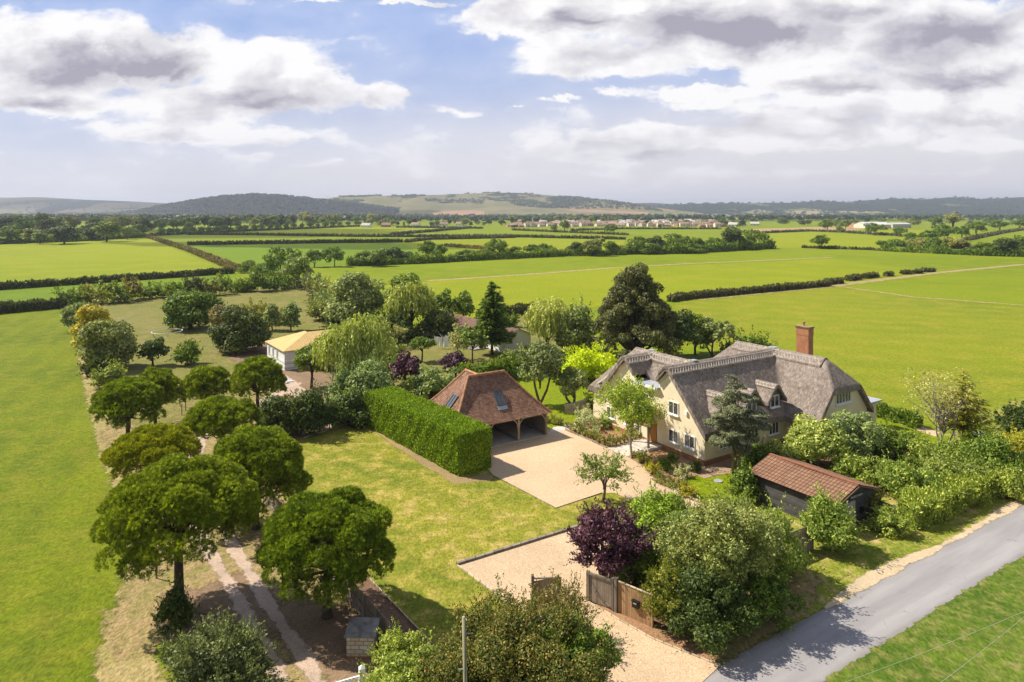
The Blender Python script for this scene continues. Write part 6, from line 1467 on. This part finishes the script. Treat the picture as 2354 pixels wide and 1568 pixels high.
mb = MB(); mb.box((wall_l / 2, 0, .45), (wall_l, .3, .9)); mb.build('masonry', mat_simple("rubble", (.42, .35, .26), .9, .3, 3.0, .6, 6), e); mb = MB(); mb.box((wall_l / 2, 0, .94), (wall_l + .1, .42, .08)); mb.build('coping', M_CONC, e)
mc = MB(); mc.tube([(0, 0, .0), (0, 0, .09)], .36, 20); ob = mc.build('drain_cover', M_LEAD); ob.location = G(1651, 1108) + Vector((0, 0, .03)); tag(ob, "round grey drain cover on the small side lawn", 'drain cover')
# washing line
wl = tag(empty('washing_line', G(1017, 800)), "rotary washing line hung with white sheets and shirts", 'washing line')
mb = MB(); mb.tube([(0, 0, 0), (0, 0, 2.1)], .03, 6); mb.build('mast', M_LEAD, wl)
for a in range(4):
    mb = MB(); t_ = a * math.pi / 2 + .4; mb.tube([(0, 0, 1.7), (1.6 * math.cos(t_), 1.6 * math.sin(t_), 2.15)], .02, 5); mb.build('arm', M_LEAD, wl)
for i, (x, y, w, h) in enumerate([(-1.35, -.5, .75, 1.1), (-.55, -.8, .6, 1.5), (.2, -.6, .9, 1.75), (.95, -.3, .65, 1.2), (.4, .5, .8, 1.3)]):
    us = np.linspace(0, 1, 9); vs = np.linspace(0, 1, 6); V = [(x + u * w, y + .10 * math.sin(u * 9 + i) * v + .05 * math.sin(v * 5), 2.05 - v * h - .06 * math.sin(u * 3.14) * (1 - v)) for v in vs for u in us]
    idx = np.arange(54).reshape(6, 9); q = np.stack([idx[:-1, :-1], idx[:-1, 1:], idx[1:, 1:], idx[1:, :-1]], -1).reshape(-1, 4); ob = mesh_np('hanging_sheet', np.array(V), q, M_WHITE, smooth=True); ob.location = G(1017, 800)
    tag(ob, ["small white shirt at the left of the washing line", "white towel left of centre on the washing line", "longest white sheet on the washing line", "white shirt at the right of the washing line", "white sheet on the far side of the washing line"][i], 'washing')
# trampoline hoop
tr_ = tag(empty('trampoline_frame', G(384, 772)), "thin bare trampoline hoop in front of the broad round tree", 'trampoline')
mb = MB(); mb.tube([(2.6 * math.cos(a), 2.6 * math.sin(a), .85) for a in np.linspace(0, 2 * math.pi, 33)], .05, 6, False); mb.build('hoop', M_WHITE, tr_)
for a in range(6):
    mb = MB(); t_ = a * math.pi / 3; mb.tube([(2.6 * math.cos(t_), 2.6 * math.sin(t_), 0), (2.6 * math.cos(t_), 2.6 * math.sin(t_), .85)], .035, 5); mb.build('leg', M_LEAD, tr_)
for i in range(7):
    mb = MB(); mb.box((0, 0, .06 + .07 * (i // 3)), (2.8, .25, .06)); ob = mb.build('white_plank', M_WHITE); ob.location = G(645 + (i % 3) * 3, 879) + Vector((0, (i % 3) * .4, 0)); ob.rotation_euler.z = -.5 + r.normal(0, .12); tag(ob, "white painted plank lying in the loose stack beside the track", 'plank', 'white planks stacked by the track')
bp_ = MB()
for i in range(60):
    a = r.normal(0, 1, 3) * [2.2, .7, .12]; d = unit(r.normal(size=3) * [1.6, .6, .25]); L = r.uniform(.8, 2.2); a[2] = abs(a[2]) + .15; bp_.tube([tuple(a - d * L / 2), tuple(a + d * L / 2 + [0, 0, .1])], [.045, .015], 4)
ob = bp_.build('brushwood', M_BARK); ob.location = G(575, 813); tag(ob, "pile of cut branches on the bare earth beside the lodge", 'brushwood', kind='stuff')

# ------------------------------------------------------------------ field hedges
def fh(pts, w, h, label, seed, leaf=None, name='field_hedge', dens=1.0, hv=.12, mat=None):
    z = np.mean([CH * F / (p[1] - HY) for p in pts]); lf = leaf or max(.3, .0020 * z)
    h = h * (.82 if z < 260 else .62); w = w * .8
    return hedge(name, pts, w, h, label, mat or L_FHEDGE, leaf=lf, seed=seed, dens=dens, rough=.10 + .12 * h, hvar=hv)
fh([(-260, 683), (0, 666.5), (270, 647.5), (536, 628.5)], 2.0, 2.3, "dark clipped hedge under the bright left field", 1)
fh([(-300, 757), (0, 720.5), (152, 707)], 2.2, 2.6, "dark clipped hedge at the far end of the left field", 2)
fh([(334, 544), (434, 577), (549, 624)], 4.0, 2.6, "scruffy brown hedge running diagonally between two left fields", 3, hv=.3, mat=L_BROWNHEDGE)
fh([(-300, 572), (0, 562), (334, 544)], 3, 3, "dark hedge below the left tree belt", 4)
fh([(346, 542.5), (588, 531), (826, 521)], 3, 3, "thin dark hedge below the roadside row of round trees", 5)
fh([(432, 563.7), (784, 558.7), (925, 557.4)], 3.5, 3.4, "short thick dark hedge ending in the open in the middle fields", 6)
fh([(433, 540), (588, 541), (816, 544.7), (1184, 545.5), (1437, 551)], 3, 3.0, "longest dark hedge straight across the middle fields", 7)
fh([(933, 558), (983, 551.5), (1184, 547)], 3, 2.8, "dark hedge curving off the longest middle hedge", 8)
fh([(900, 541), (1082, 525)], 3, 3, "dark hedge running diagonally up to the village fields", 9)
fh([(912, 523.3), (1110, 526)], 3, 3, "short dark hedge below the white village houses", 10)
fh([(1024, 566), (1120, 575)], 3, 2.2, "brownish hedge between the oaks of the middle tree line", 11, hv=.3, mat=L_BROWNHEDGE)
fh([(1177, 522.8), (1260, 519.4)], 3, 3, "short hedge below the left end of the terraces", 12)
fh([(1177, 529.5), (1246, 532.6), (1442, 541)], 3, 2.4, "thin hedge behind the pair of field oaks", 13)
fh([(1314, 531), (1430, 527), (1658, 527)], 3, 2.6, "thin dark hedge in front of the terraces", 14)
fh([(1758, 536), (1859, 532), (1935, 534.6), (2072, 543.5)], 3, 2.6, "thin dark hedge below the stubble and farm sheds", 15)
fh([(1844, 570), (1996, 575), (2030, 577)], 2.5, 2.0, "low dark hedge beside the lone round oak", 16, hv=.4)
fh([(2221, 553), (2300, 537), (2440, 515)], 3.5, 2.8, "hedge running away to the right edge past field trees", 17)
fh([(1540, 694), (1569, 689), (1740, 673), (1905, 657.5)], 2.0, 1.9, "long dark clipped hedge behind the house running right", 18)
fh([(1100, 736), (1165, 726), (1232, 718)], 2.0, 2.2, "dark clipped hedge behind the bungalow", 19)
for i, (x0, x1, y, h, lb) in enumerate([(1907, 1947, 654, 1.9, "short hedge block beside the end of the long clipped hedge"), (1934 + 24, 1974 + 12, 645, 1.9, "long hedge block second after the long clipped hedge"), (2002 - 8, 2028, 640, 1.7, "long hedge block third after the long clipped hedge")]):
    fh([(x0 - 10, y + .5), (x1 - 12, y - 2.5)], 2.0, h, lb, 30 + i, name='hedge_block')
for i, (x, y, w) in enumerate([(2042, 635.5, 16), (2083, 631, 20), (2110, 629.5, 17), (2126, 626, 12), (2140, 625.5, 14)]):
    fh([(x - w / 2, y), (x + w / 2, y - 1)], 1.8, 1.6, "small clipped hedge remnant in the dotted line across the right fields", 40 + i, name='hedge_block')['group'] = 'hedge remnants dotted along the right field boundary'

fh([(800, 611), (960, 606), (1120, 597), (1300, 588.5), (1440, 585)], 5, 4.6, "scrubby base of the middle tree line", 50, hv=.75, mat=L_OAK, dens=.8)
fh([(1440, 584.5), (1570, 583), (1690, 576), (1775, 571.5)], 6, 6.5, "dark undergrowth along the foot of the right grove", 51, hv=.6, mat=L_OAK, dens=.8)
fh([(2030, 577), (2150, 583), (2260, 588), (2420, 592)], 6, 5.0, "scrubby foot of the right hand thicket", 52, hv=.7, mat=L_OAK, dens=.8)
fh([(-60, 563), (160, 556), (330, 546)], 5, 5.0, "scrub under the trees of the far left belt", 53, hv=.7, mat=L_OAK, dens=.8)
# scruffy boundary hedge round the paddock: separate bushes
r = np.random.default_rng(77)
for i in range(20):
    f = i / 19; x = 160 + f * 545; y = 703 - f * 42 + r.normal(0, 1.5); S(x, y, y - r.uniform(24, 44), r.uniform(38, 62), "scruffy bush in the boundary hedge behind the paddock", [L_OAK, L_MID, L_FHEDGE, L_RUST, L_OLIVE][int(r.integers(5))] if i % 3 else L_OAK, 'hedge_bush', seed=200 + i, group='bushes in the boundary hedge behind the paddock', ncl=16, leaf=.42)
for i in range(8):
    f = i / 7; x = 720 + f * 60; y = 668 + f * 95; S(x, y, y - r.uniform(18, 40), r.uniform(36, 55), "grey green scrub bush on the right side of the paddock", [L_GREY, L_OLIVE, L_FHEDGE][i % 3], 'scrub_bush', seed=230 + i, group='scrub along the right side of the paddock', ncl=14, leaf=.4, dens=.7)

# ------------------------------------------------------------------ trees in the fields and the far belts: one of each kind, then copies
def proto_tree(kind, mat, W, th, seed, ncl=26, leaf=.040, shape=None, rc=(.30, .42), inner=.25):
    e = broadleaf(kind, Vector((0, 0, 0)), 1.0, W, "x", mat, 'tree', trunk_h=th, leaf=leaf, ncl=ncl, seed=seed, trunk_r=.028, shape=shape, rc=rc, inner=inner); return e
PROTO = {'oak': proto_tree('field_oak', L_OAK, 1.05, .16, 301), 'oak2': proto_tree('field_oak', L_OAK, 1.3, .2, 302, inner=.4), 'dark': proto_tree('dark_tree', L_DARK, .95, .08, 303), 'mid': proto_tree('field_tree', L_MID, .95, .12, 304), 'light': proto_tree('pale_tree', L_OLIVE, .9, .1, 305),
         'tall': proto_tree('poplar', L_OLIVE, .5, .08, 306, shape=lambda z: 1.2 - .5 * z), 'bush': proto_tree('field_bush', L_OAK, 1.6, -.25, 307), 'bush2': proto_tree('field_bush', L_OLIVE, 1.7, -.25, 308), 'round': proto_tree('round_tree', L_OAK, .95, .22, 309), 'cone': proto_tree('dark_conifer', L_DARK, .5, .05, 310, shape=lambda z: 1.35 - .9 * z)}
USED = set(); rt = np.random.default_rng(99)
def put(kind, x, yb, yt, w, label, group=None, cat='tree'):
    p = PROTO[kind]
    if kind in USED:
        q = p.copy(); COL.objects.link(q)
        for c_ in list(p.children): d_2 = c_.copy(); COL.objects.link(d_2); d_2.parent = q
    else: q = p; USED.add(kind)
    H = hgt(yb, yt); Wm = wid(yb, w) if w else None
    base_w = {'oak': 1.05, 'oak2': 1.3, 'dark': .95, 'mid': .95, 'light': .9, 'tall': .5, 'bush': 1.6, 'bush2': 1.7, 'round': .95, 'cone': .5}[kind]
    bs = 1.18 if kind in ('bush', 'bush2') else 1.06
    H = H * bs; sx = (Wm * bs / base_w) if Wm else H * rt.uniform(.9, 1.25)
    q.location = G(x, yb); q.scale = (sx, sx, H); q.rotation_euler = (0, 0, rt.random() * 6.28)
    q['label'] = label; q['category'] = cat
    if group: q['group'] = group
    elif 'group' in q: del q['group']
    return q
for a in [('oak2', 645, 642, 569, 92, "large spreading oak, tallest of the four beyond the paddock"), ('mid', 682, 657, 590, 78, "broad oak nearest the paddock, in front of the large spreading oak"), ('oak', 722, 614, 573, 48, "upright oak between the spreading oak and the field"), ('oak2', 769, 613, 568, 56, "umbrella shaped oak with a visible trunk in the middle field edge"),
          ('bush', 577, 627, 600, 50, "dark bush at the corner where the hedges meet"), ('bush', 612, 632, 606, 60, "dark bush under the large spreading oak"), ('bush', 832, 610, 578, 56, "first round bush in the middle tree line"), ('mid', 868, 612, 572, 50, "leafy bush tree in the middle tree line"), ('dark', 905, 606, 570, 54, "dark rounded tree in the middle tree line"), ('bush', 944, 604, 580, 40, "low bush before the tall pair of oaks"),
          ('oak', 982, 601, 552, 46, "taller oak of the pair rising from the middle tree line"), ('oak', 1014, 598, 561, 34, "smaller oak of the pair rising from the middle tree line"), ('bush', 1065, 598, 575, 52, "grey bush right of the oak pair"), ('oak2', 1136, 594, 549, 58, "single big oak halfway along the middle tree line"), ('bush', 1105, 596, 574, 46, "dark bush under the single big oak"), ('bush', 1178, 591, 568, 46, "dense bush beside the single big oak"),
          ('oak', 1222, 590, 561, 40, "left half of the twin round trees in the middle tree line"), ('oak', 1252, 588, 559, 38, "right half of the twin round trees in the middle tree line"), ('bush2', 1290, 587, 574, 40, "low pale bush in the gap of the middle tree line"), ('dark', 1325, 587, 557, 42, "dark round tree starting the dense right part of the tree line"), ('light', 1362, 588, 548, 56, "olive tinted round tree in the dense right part of the tree line"), ('oak', 1402, 586, 553, 40, "domed oak after the olive tinted tree"), ('light', 1436, 584, 562, 34, "small pale tree before the tall grove"),
          ('oak', 1466, 583, 542, 48, "first tall oak of the grove behind the cypress"), ('dark', 1508, 582, 544, 46, "dark oak inside the grove behind the cypress"), ('oak2', 1558, 581, 538, 64, "widest oak of the grove behind the cypress"), ('oak', 1600, 579, 545, 42, "leaning oak at the middle of the right grove"), ('oak', 1640, 577, 545, 48, "round oak in the right grove"), ('dark', 1683, 574, 522, 56, "tallest dark tree of the right grove"), ('oak2', 1734, 571, 528, 60, "spreading oak at the right end of the grove"), ('bush', 1705, 574, 552, 60, "dark understorey bush in the right grove"), ('bush', 1490, 584, 560, 60, "dark understorey bush at the left of the grove"), ('bush', 1580, 582, 562, 70, "understorey bush in the middle of the grove"),
          ('oak', 1889, 572, 539, 44, "lone round oak standing in the right field"), ('oak', 1902, 532, 503, 36, "round oak in front of the stubble field"), ('mid', 1943, 526, 505, 24, "small tree beside the farm sheds"), ('oak2', 2011, 541, 513, 48, "wide oak in front of the farm sheds"), ('oak', 2068, 544, 522, 34, "split crowned oak right of the farm sheds"), ('oak', 1298, 534, 505, 24, "taller dark oak of the pair in the fields before the terraces"), ('oak', 1274, 534, 516, 18, "smaller oak of the pair in the fields before the terraces"), ('oak', 1409, 539, 516, 22, "leaning field oak before the terraces"), ('mid', 1396, 538, 517, 16, "thin field oak beside the leaning one"), ('bush', 1932, 533, 521, 20, "small bush on the hedge below the farm sheds"),
          ('oak', 2025, 570, 552, 30, "small round tree at the left end of the right hand thicket"), ('bush', 2068, 576, 551, 56, "wide bush at the front of the right hand thicket"), ('bush2', 2108, 574, 549, 56, "pale bush at the front of the right hand thicket"), ('oak', 2098, 562, 534, 44, "domed tree on the ridge of the right hand thicket"), ('oak', 2138, 558, 528, 46, "second domed tree on the ridge of the right hand thicket"), ('oak2', 2175, 555, 517, 60, "large oak at the top of the right hand thicket"), ('oak', 2212, 550, 518, 36, "upright oak at the right end of the thicket ridge"), ('bush', 2160, 580, 548, 60, "dark bush mass in the middle of the right hand thicket"), ('light', 2200, 582, 546, 56, "grey green tree in the right hand thicket"), ('oak', 2245, 540, 508, 48, "oak on the hedge running to the right edge"), ('oak', 2262, 587, 556, 50, "dark oak near the right edge"), ('dark', 2310, 588, 548, 70, "big dark oak at the right edge"), ('oak', 2350, 586, 540, 66, "dark oak cut by the right edge"), ('bush2', 2230, 583, 563, 60, "reddish scrub between thicket and edge oaks"), ('oak', 2298, 530, 506, 44, "oak behind the right edge hedge"), ('oak', 2345, 527, 503, 40, "oak at the far right above the hedge"), ('tall', 2190, 525, 487, 42, "tallest poplar behind the right hand fields"), ('oak', 2150, 522, 497, 36, "dark tree beside the tallest poplar")]:
    put(*a)
# tree belt left of the fields
for i, (k, x, yb, h, w) in enumerate([('oak', 25, 560, 42, 58), ('light', 75, 558, 32, 40), ('mid', 92, 561, 26, 40), ('dark', 148, 561, 42, 72), ('dark', 110, 548, 44, 50), ('oak', 60, 545, 46, 60), ('dark', 15, 542, 42, 56), ('oak', 245, 556, 48, 70), ('dark', 214, 553, 40, 50), ('oak', 292, 551, 30, 30), ('mid', 130, 535, 34, 40), ('light', 170, 532, 34, 34), ('light', 118, 528, 30, 34), ('oak', 95, 530, 42, 36), ('oak', 40, 532, 38, 50), ('mid', 318, 545, 30, 44), ('dark', 330, 541, 38, 40), ('oak', 190, 548, 30, 36)]):
    put(k, x, yb, yb - h, w, "tree in the mixed belt behind the far left hedge", 'trees in the belt behind the far left hedge')
for i in range(26):
    f = i / 25; x = 372 + f * 445; y = 542.5 - f * 21.5; h = 17 - 3.5 * f + rt.normal(0, 1.2); put('round', x + rt.normal(0, 2), y, y - h, h * 1.05, "small round tree in the evenly spaced roadside row", 'round trees in the evenly spaced roadside row')
for i in range(60):
    f = rt.random(); x = 200 + f * 660; y = 537 - f * 20 + rt.normal(0, 2.0) - 3; h = rt.uniform(20, 33) * (1 - .25 * f); put(['oak', 'dark', 'mid', 'light', 'oak'][i % 5], x, y, y - h, None, "taller tree behind the roadside row", 'taller trees behind the roadside row')
for i in range(11): put('tall', 245 + i * 7.5 + rt.normal(0, 2), 526, 526 - rt.uniform(26, 34), 12, "yellow green poplar in the clump behind the left belt", 'poplars in the clump behind the left belt')
for i in range(9): put('tall', 742 + i * 4 + rt.normal(0, 2), 519, 519 - rt.uniform(22, 31), 9, "tall poplar in the clump above the roadside row", 'poplars in the clump above the roadside row')
for i in range(70):
    f = rt.random(); x = 820 + f * 640; y = (519 if x < 1170 else 514.5) - 2 * f + rt.normal(0, 1.5); h = rt.uniform(9, 17); put(['oak', 'dark', 'mid', 'light', 'cone', 'oak'][i % 6], x, y, y - h, None, "garden tree among the village houses", 'garden trees among the village houses')
for i in range(60):
    f = rt.random(); x = 1460 + f * 950; y = 517 + 4 * f + rt.normal(0, 3.0); h = rt.uniform(8, 17); put(['oak', 'dark', 'mid', 'light', 'bush', 'oak'][i % 6], x, y, y - h, None, "hedgerow tree beyond the stubble and farm sheds", 'hedgerow trees beyond the stubble and farm sheds')

# ------------------------------------------------------------------ village and farm
M_BROWNROOF = mat_simple("brown_roof", (0.33, 0.235, 0.18), .9, .15, .3); M_REDBRICK = mat_simple("far_red_brick", (0.48, 0.25, 0.16), .9, .1, .3); M_PALEWALL = mat_simple("far_pale_wall", (0.72, 0.62, 0.50), .9, .08, .3); M_GREYROOF = mat_simple("far_grey_roof", (0.52, 0.48, 0.45), .8, .1, .3); M_FARWIN = mat_simple("far_window", (0.08, .08, .09), .3, .1)
def far_house(name, x, yb, w, d, ev, rdg, rz, wallm, roofm, label, group=None, cat='house'):
    o = G(x, yb); e = tag(empty(name, o, rz), label, cat, group); hw, hd = w / 2, d / 2
    mb = MB(); mb.face([(-hw, -hd, 0), (hw, -hd, 0), (hw, -hd, ev), (-hw, -hd, ev)]); mb.face([(hw, -hd, 0), (hw, hd, 0), (hw, hd, ev), (hw, 0, rdg), (hw, -hd, ev)]); mb.face([(hw, hd, 0), (-hw, hd, 0), (-hw, hd, ev), (hw, hd, ev)]); mb.face([(-hw, hd, 0), (-hw, -hd, 0), (-hw, -hd, ev), (-hw, 0, rdg), (-hw, hd, ev)]); mb.build('wall', wallm, e)
    mb = MB(); k = (rdg - ev) / hd; ov = .4; mb.face([(-hw - ov, -hd - ov, ev - ov * k + .1), (hw + ov, -hd - ov, ev - ov * k + .1), (hw + ov, 0, rdg + .1), (-hw - ov, 0, rdg + .1)]); mb.face([(hw + ov, hd + ov, ev - ov * k + .1), (-hw - ov, hd + ov, ev - ov * k + .1), (-hw - ov, 0, rdg + .1), (hw + ov, 0, rdg + .1)]); rf = mb.build('roof', roofm, e)
    if cat == 'house':
        mb = MB(); mb.box((hw * .5, 0, rdg + .5), (.8, .8, 1.4)); mb.build('chimney', M_REDBRICK, rf)
        for u in (-.5, 0, .5):
            for zz in ((ev * .3, ev * .75) if ev > 4 else (ev * .5,)):
                mb = MB(); mb.box((u * w * .8, -hd - .03, zz), (1.3, .08, 1.1)); mb.build('window', M_FARWIN, e)
    return e
for i in range(58):
    f = i / 57; x = 1175 + f * 490 + rt.normal(0, 2); y = 521 - 2.5 * math.sin(f * 3) + rt.normal(0, .9) + 1; two = rt.random() < .6
    far_house('village_house', x, y, rt.uniform(9, 15), 8, 4.6 if two else 2.8, 7.4 if two else 5.4, rt.normal(0, .5) + .25, [M_REDBRICK, M_PALEWALL, M_PALEWALL][i % 3], M_BROWNROOF, "brown roofed house in the front row at the village edge", 'brown roofed houses in the front row at the village edge')
for i in range(48):
    f = rt.random(); x = 1180 + f * 470; y = 514.5 + rt.normal(0, 1.6); far_house('village_house', x, y, rt.uniform(9, 16), 9, 4.6, 7.6, rt.normal(0, .7), [M_PALEWALL, M_REDBRICK, M_WHITE][i % 3], [M_BROWNROOF, M_GREYROOF][i % 2], "house deeper in the village behind the front row", 'houses deeper in the village behind the front row')
for i, (x, y, m, rm, lb) in enumerate([(955, 521, M_WHITE, M_BROWNROOF, "white walled house with brown roof below the village trees"), (998, 520, M_PALEWALL, M_BROWNROOF, "long low house beside the white walled house in the village trees"), (888, 522, M_REDBRICK, M_BROWNROOF, "brick house half hidden left of the village trees"), (842, 523, M_WHITE, M_GREYROOF, "small white house at the left of the village trees"), (1020, 519, M_PALEWALL, M_BROWNROOF, "pale house at the right of the village trees"), (1058, 519, M_WHITE, M_BROWNROOF, "white house before the terraces begin"), (520, 512, M_WHITE, M_GREYROOF, "grey gabled house among the trees on the left"), (532, 512, M_WHITE, M_GREYROOF, "twin of the grey gabled house among the trees on the left"), (612, 513, M_PALEWALL, M_BROWNROOF, "large pale house group in the trees on the left"), (640, 514, M_PALEWALL, M_GREYROOF, "pale barn among the trees on the left"), (1705, 519, M_PALEWALL, M_GREYROOF, "low pale bungalow right of the village"), (1735, 519, M_PALEWALL, M_GREYROOF, "second low pale bungalow right of the village"), (1685, 521, M_WHITE, M_GREYROOF, "white bungalow at the right end of the village")]):
    far_house('village_house', x, y, 13, 8, 3.6, 6.6, rt.normal(0, .4), m, rm, lb)
far_house('farm_shed', 2005, 524, 44, 22, 5, 8.5, .25, M_PALEWALL, mat_simple("sheet_roof", (.62, .6, .58), .6, .05, .1), "wide pale roofed farm shed behind the wide oak", cat='barn'); far_house('farm_shed', 2064, 524, 30, 16, 5.5, 7.5, .2, M_GREYROOF, M_GREYROOF, "greenish grey farm shed right of the pale roofed one", cat='barn'); far_house('farm_shed', 1972, 523, 20, 14, 4, 7, .3, M_REDBRICK, M_BROWNROOF, "brick farm building at the left of the sheds", cat='barn')
# wind turbine on the wooded hill
tz = 3650.; tb = PT(751.5, 462, tz); wt = tag(empty('wind_turbine', tb), "white wind turbine on the wooded hill", 'wind turbine')
mb = MB(); mb.tube([(0, 0, -12), (0, 0, 27)], [1.3, .8], 8); mb.build('tower', M_WHITE, wt); mb = MB(); mb.box((0, -1, 27.5), (1.8, 4, 2)); mb.build('nacelle', M_WHITE, wt)
for a in (90, 210, 330):
    mb = MB(); t_ = math.radians(a + 8); mb.tube([(0, -3.2, 27.5), (4 * math.cos(t_), -3.2, 27.5 + 4 * math.sin(t_)), (11 * math.cos(t_), -3.2, 27.5 + 11 * math.sin(t_))], [.5, .8, .2], 6); mb.build('blade', M_WHITE, wt)

# ------------------------------------------------------------------ distant woods that read as one mass
def mass(name, P_, H, mat, seed, k=26, W=.9):
    """many small leafy domes as one object"""
    r = np.random.default_rng(seed); n = len(P_); ii = np.repeat(np.arange(n), k); d = unit(r.normal(size=(n * k, 3))); d[:, 2] = np.abs(d[:, 2]) * .95 - .1
    rad = H[ii][:, None] * .5 * np.array([W, W, 1.0]); p = P_[ii] + d * rad * r.uniform(.75, 1.05, (n * k, 1)); p[:, 2] += H[ii] * .45
    nn = unit(d + r.normal(0, .35, d.shape) + [0, 0, .2]); V, F_ = cards(p, nn, H[ii] * .30 * r.uniform(.7, 1.2, n * k), H[ii] * .22, r)
    c = np.repeat(r.random(n), k)
    return tag(mesh_np(name, V, F_, mat, attrs={'v': ('FACE', r.random(n * k)), 'c': ('FACE', c)}), kind='stuff')
rw = np.random.default_rng(123)
def band(n, x0, x1, y0, y1, h0, h1):
    x = rw.uniform(x0, x1, n); y = rw.uniform(y0, y1, n); Z = CH * F / (y - HY); return np.stack([(x - CX) * Z / F, Z, 0 * Z], -1), rw.uniform(h0, h1, n)
def joined(*b): return np.concatenate([q[0] for q in b]), np.concatenate([q[1] for q in b])
P1_, H1_ = joined(band(900, -60, 900, 500, 513, 11, 19), band(700, 800, 1500, 500.5, 511, 9, 15), band(520, 1450, 2420, 500, 509, 9, 15))
tag(mass('far_woodland', P1_, H1_,L_FAR, 1), "hazy belt of woods and hedgerows across the plain before the hills", 'woodland')
P2_, H2_ = joined(band(900, -100, 2450, 494.5, 500, 10, 17))
tag(mass('distant_woodland', P2_, H2_,L_FAR, 2), "distant dark band of trees at the foot of the hills", 'woodland')
V = HILLS[2][2]; rows, ncol, _ = V.shape
ri = rw.uniform(1, 20, 2600); ci = rw.uniform(2, ncol - 3, 2600); pts = V[ri.astype(int), ci.astype(int)] * (1 - (ri % 1))[:, None] + V[ri.astype(int) + 1, ci.astype(int)] * (ri % 1)[:, None]
pts[:, 0] += rw.normal(0, 6, len(pts)); pts[:, 2] -= 3
tag(mass('hill_woodland', pts, rw.uniform(11, 18, len(pts)), L_FAR, 3, 20, 1.2), "dark wood covering the hill with the wind turbine", 'woodland')
# copses and hedges on the down
V = HILLS[3][2]; pts = []
for (x0, x1, r0, r1, n) in ((700, 860, 12, 14, 160), (790, 880, 17, 19.4, 110), (905, 985, 15, 17, 70), (820, 930, 5, 7, 120), (1000, 1120, 10, 12.5, 130), (1040, 1060, 14, 17, 30), (1180, 1290, 8, 11, 180), (1280, 1480, 8, 18, 420), (1070, 1150, 18.5, 20, 22), (640, 760, 8, 13, 150), (1100, 1230, 13, 19, 40)):
    xi = rw.uniform(x0, x1, n); ri = rw.uniform(r0, r1, n); ci = np.clip(((xi - 640) / (1560 - 640) * 219), 0, 218).astype(int); pts.append(V[np.minimum(ri.astype(int), 19), ci])
pts = np.concatenate(pts) + np.stack([rw.normal(0, 8, sum(len(p) for p in pts)), rw.normal(0, 15, sum(len(p) for p in pts)), np.full(sum(len(p) for p in pts), -4.0)], -1)
tag(mass('down_copses', pts, rw.uniform(9, 16, len(pts)), L_FAR, 4, 20, 1.2), "copses and scrub scattered over the pale down", 'woodland')
V = HILLS[4][2]; n = 900; xi = rw.uniform(0, 219, n).astype(int); ri = rw.uniform(1, 19.5, n).astype(int); pts = V[ri, xi] + np.stack([rw.normal(0, 12, n), rw.normal(0, 20, n), np.full(n, -4.0)], -1)
tag(mass('east_hill_woodland', pts, rw.uniform(12, 20, n), L_FAR, 5, 18, 1.3), "woods along the blue ridge on the right", 'woodland')
V = HILLS[0][2]; n = 160; xi = rw.uniform(90, 219, n).astype(int); ri = rw.uniform(1, 12, n).astype(int); pts = V[ri, xi] + np.stack([rw.normal(0, 15, n), rw.normal(0, 20, n), np.full(n, -4.0)], -1)
tag(mass('west_hill_woodland', pts, rw.uniform(10, 18, n), L_FAR, 6, 18, 1.3), "scattered woods on the hazy hill at the left", 'woodland')

# ------------------------------------------------------------------ thin clouds overhead whose shadows lie over the western fields and hills
cm, t, b = material('cloud_white'); b.inputs['Base Color'].default_value = (.9, .9, .9, 1); b.inputs['Roughness'].default_value = 1
tr = t.new('ShaderNodeBsdfTransparent'); mx = t.new('ShaderNodeMixShader'); mx.inputs[0].default_value = .34; t.l.new(tr.outputs[0], mx.inputs[1]); t.l.new(b.outputs[0], mx.inputs[2]); t.l.new(mx.outputs[0], t.n['Material Output'].inputs[0])
for i, (tx, ty, h, rx, ry) in enumerate([(-420, 760, 800, 330, 150), (-1150, 3500, 1700, 800, 420), (-3000, 5600, 2900, 1500, 700), (700, 1900, 1200, 650, 260), (-150, 470, 700, 120, 50)]):
    bm = bmesh.new(); bmesh.ops.create_icosphere(bm, subdivisions=4, radius=1.0); rc_ = np.random.default_rng(i); ph = rc_.random((5, 3)) * 6.28
    for v in bm.verts:
        a = v.co; f = 1 + sum(math.sin(a.x * (2 + k * 2) + ph[k, 0]) * math.sin(a.y * (2 + k * 2) + ph[k, 1]) * .34 / (1 + k * .7) for k in range(5)); v.co = Vector((a.x * rx * f, a.y * ry * f, a.z * 45))
    me = bpy.data.meshes.new('overhead_cloud'); bm.to_mesh(me); bm.free(); me.materials.append(cm); oc = bpy.data.objects.new('overhead_cloud', me); COL.objects.link(oc)
    k_ = h / math.tan(SUN_EL); oc.location = (tx + SUN_DIR.x * k_, ty + SUN_DIR.y * k_, h); tag(oc, kind='structure')

# ------------------------------------------------------------------ the air
hz = MB(); hz.box((0, 6850, 129.5), (28040, 14340, 261)); ho = hz.build('haze', None); hm = bpy.data.materials.new('haze_air'); hm.use_nodes = True
t = NT(hm.node_tree); t.n.clear(); out = t.new('ShaderNodeOutputMaterial'); pv = t.new('ShaderNodeVolumePrincipled')
pv.inputs['Color'].default_value = (0.72, 0.78, 0.93, 1); pv.inputs['Density'].default_value = 0.00010; pv.inputs['Anisotropy'].default_value = 0.25
t.l.new(pv.outputs[0], out.inputs['Volume']); ho.data.materials.append(hm); tag(ho, "thin summer haze lying over the plain", 'haze', kind='stuff')
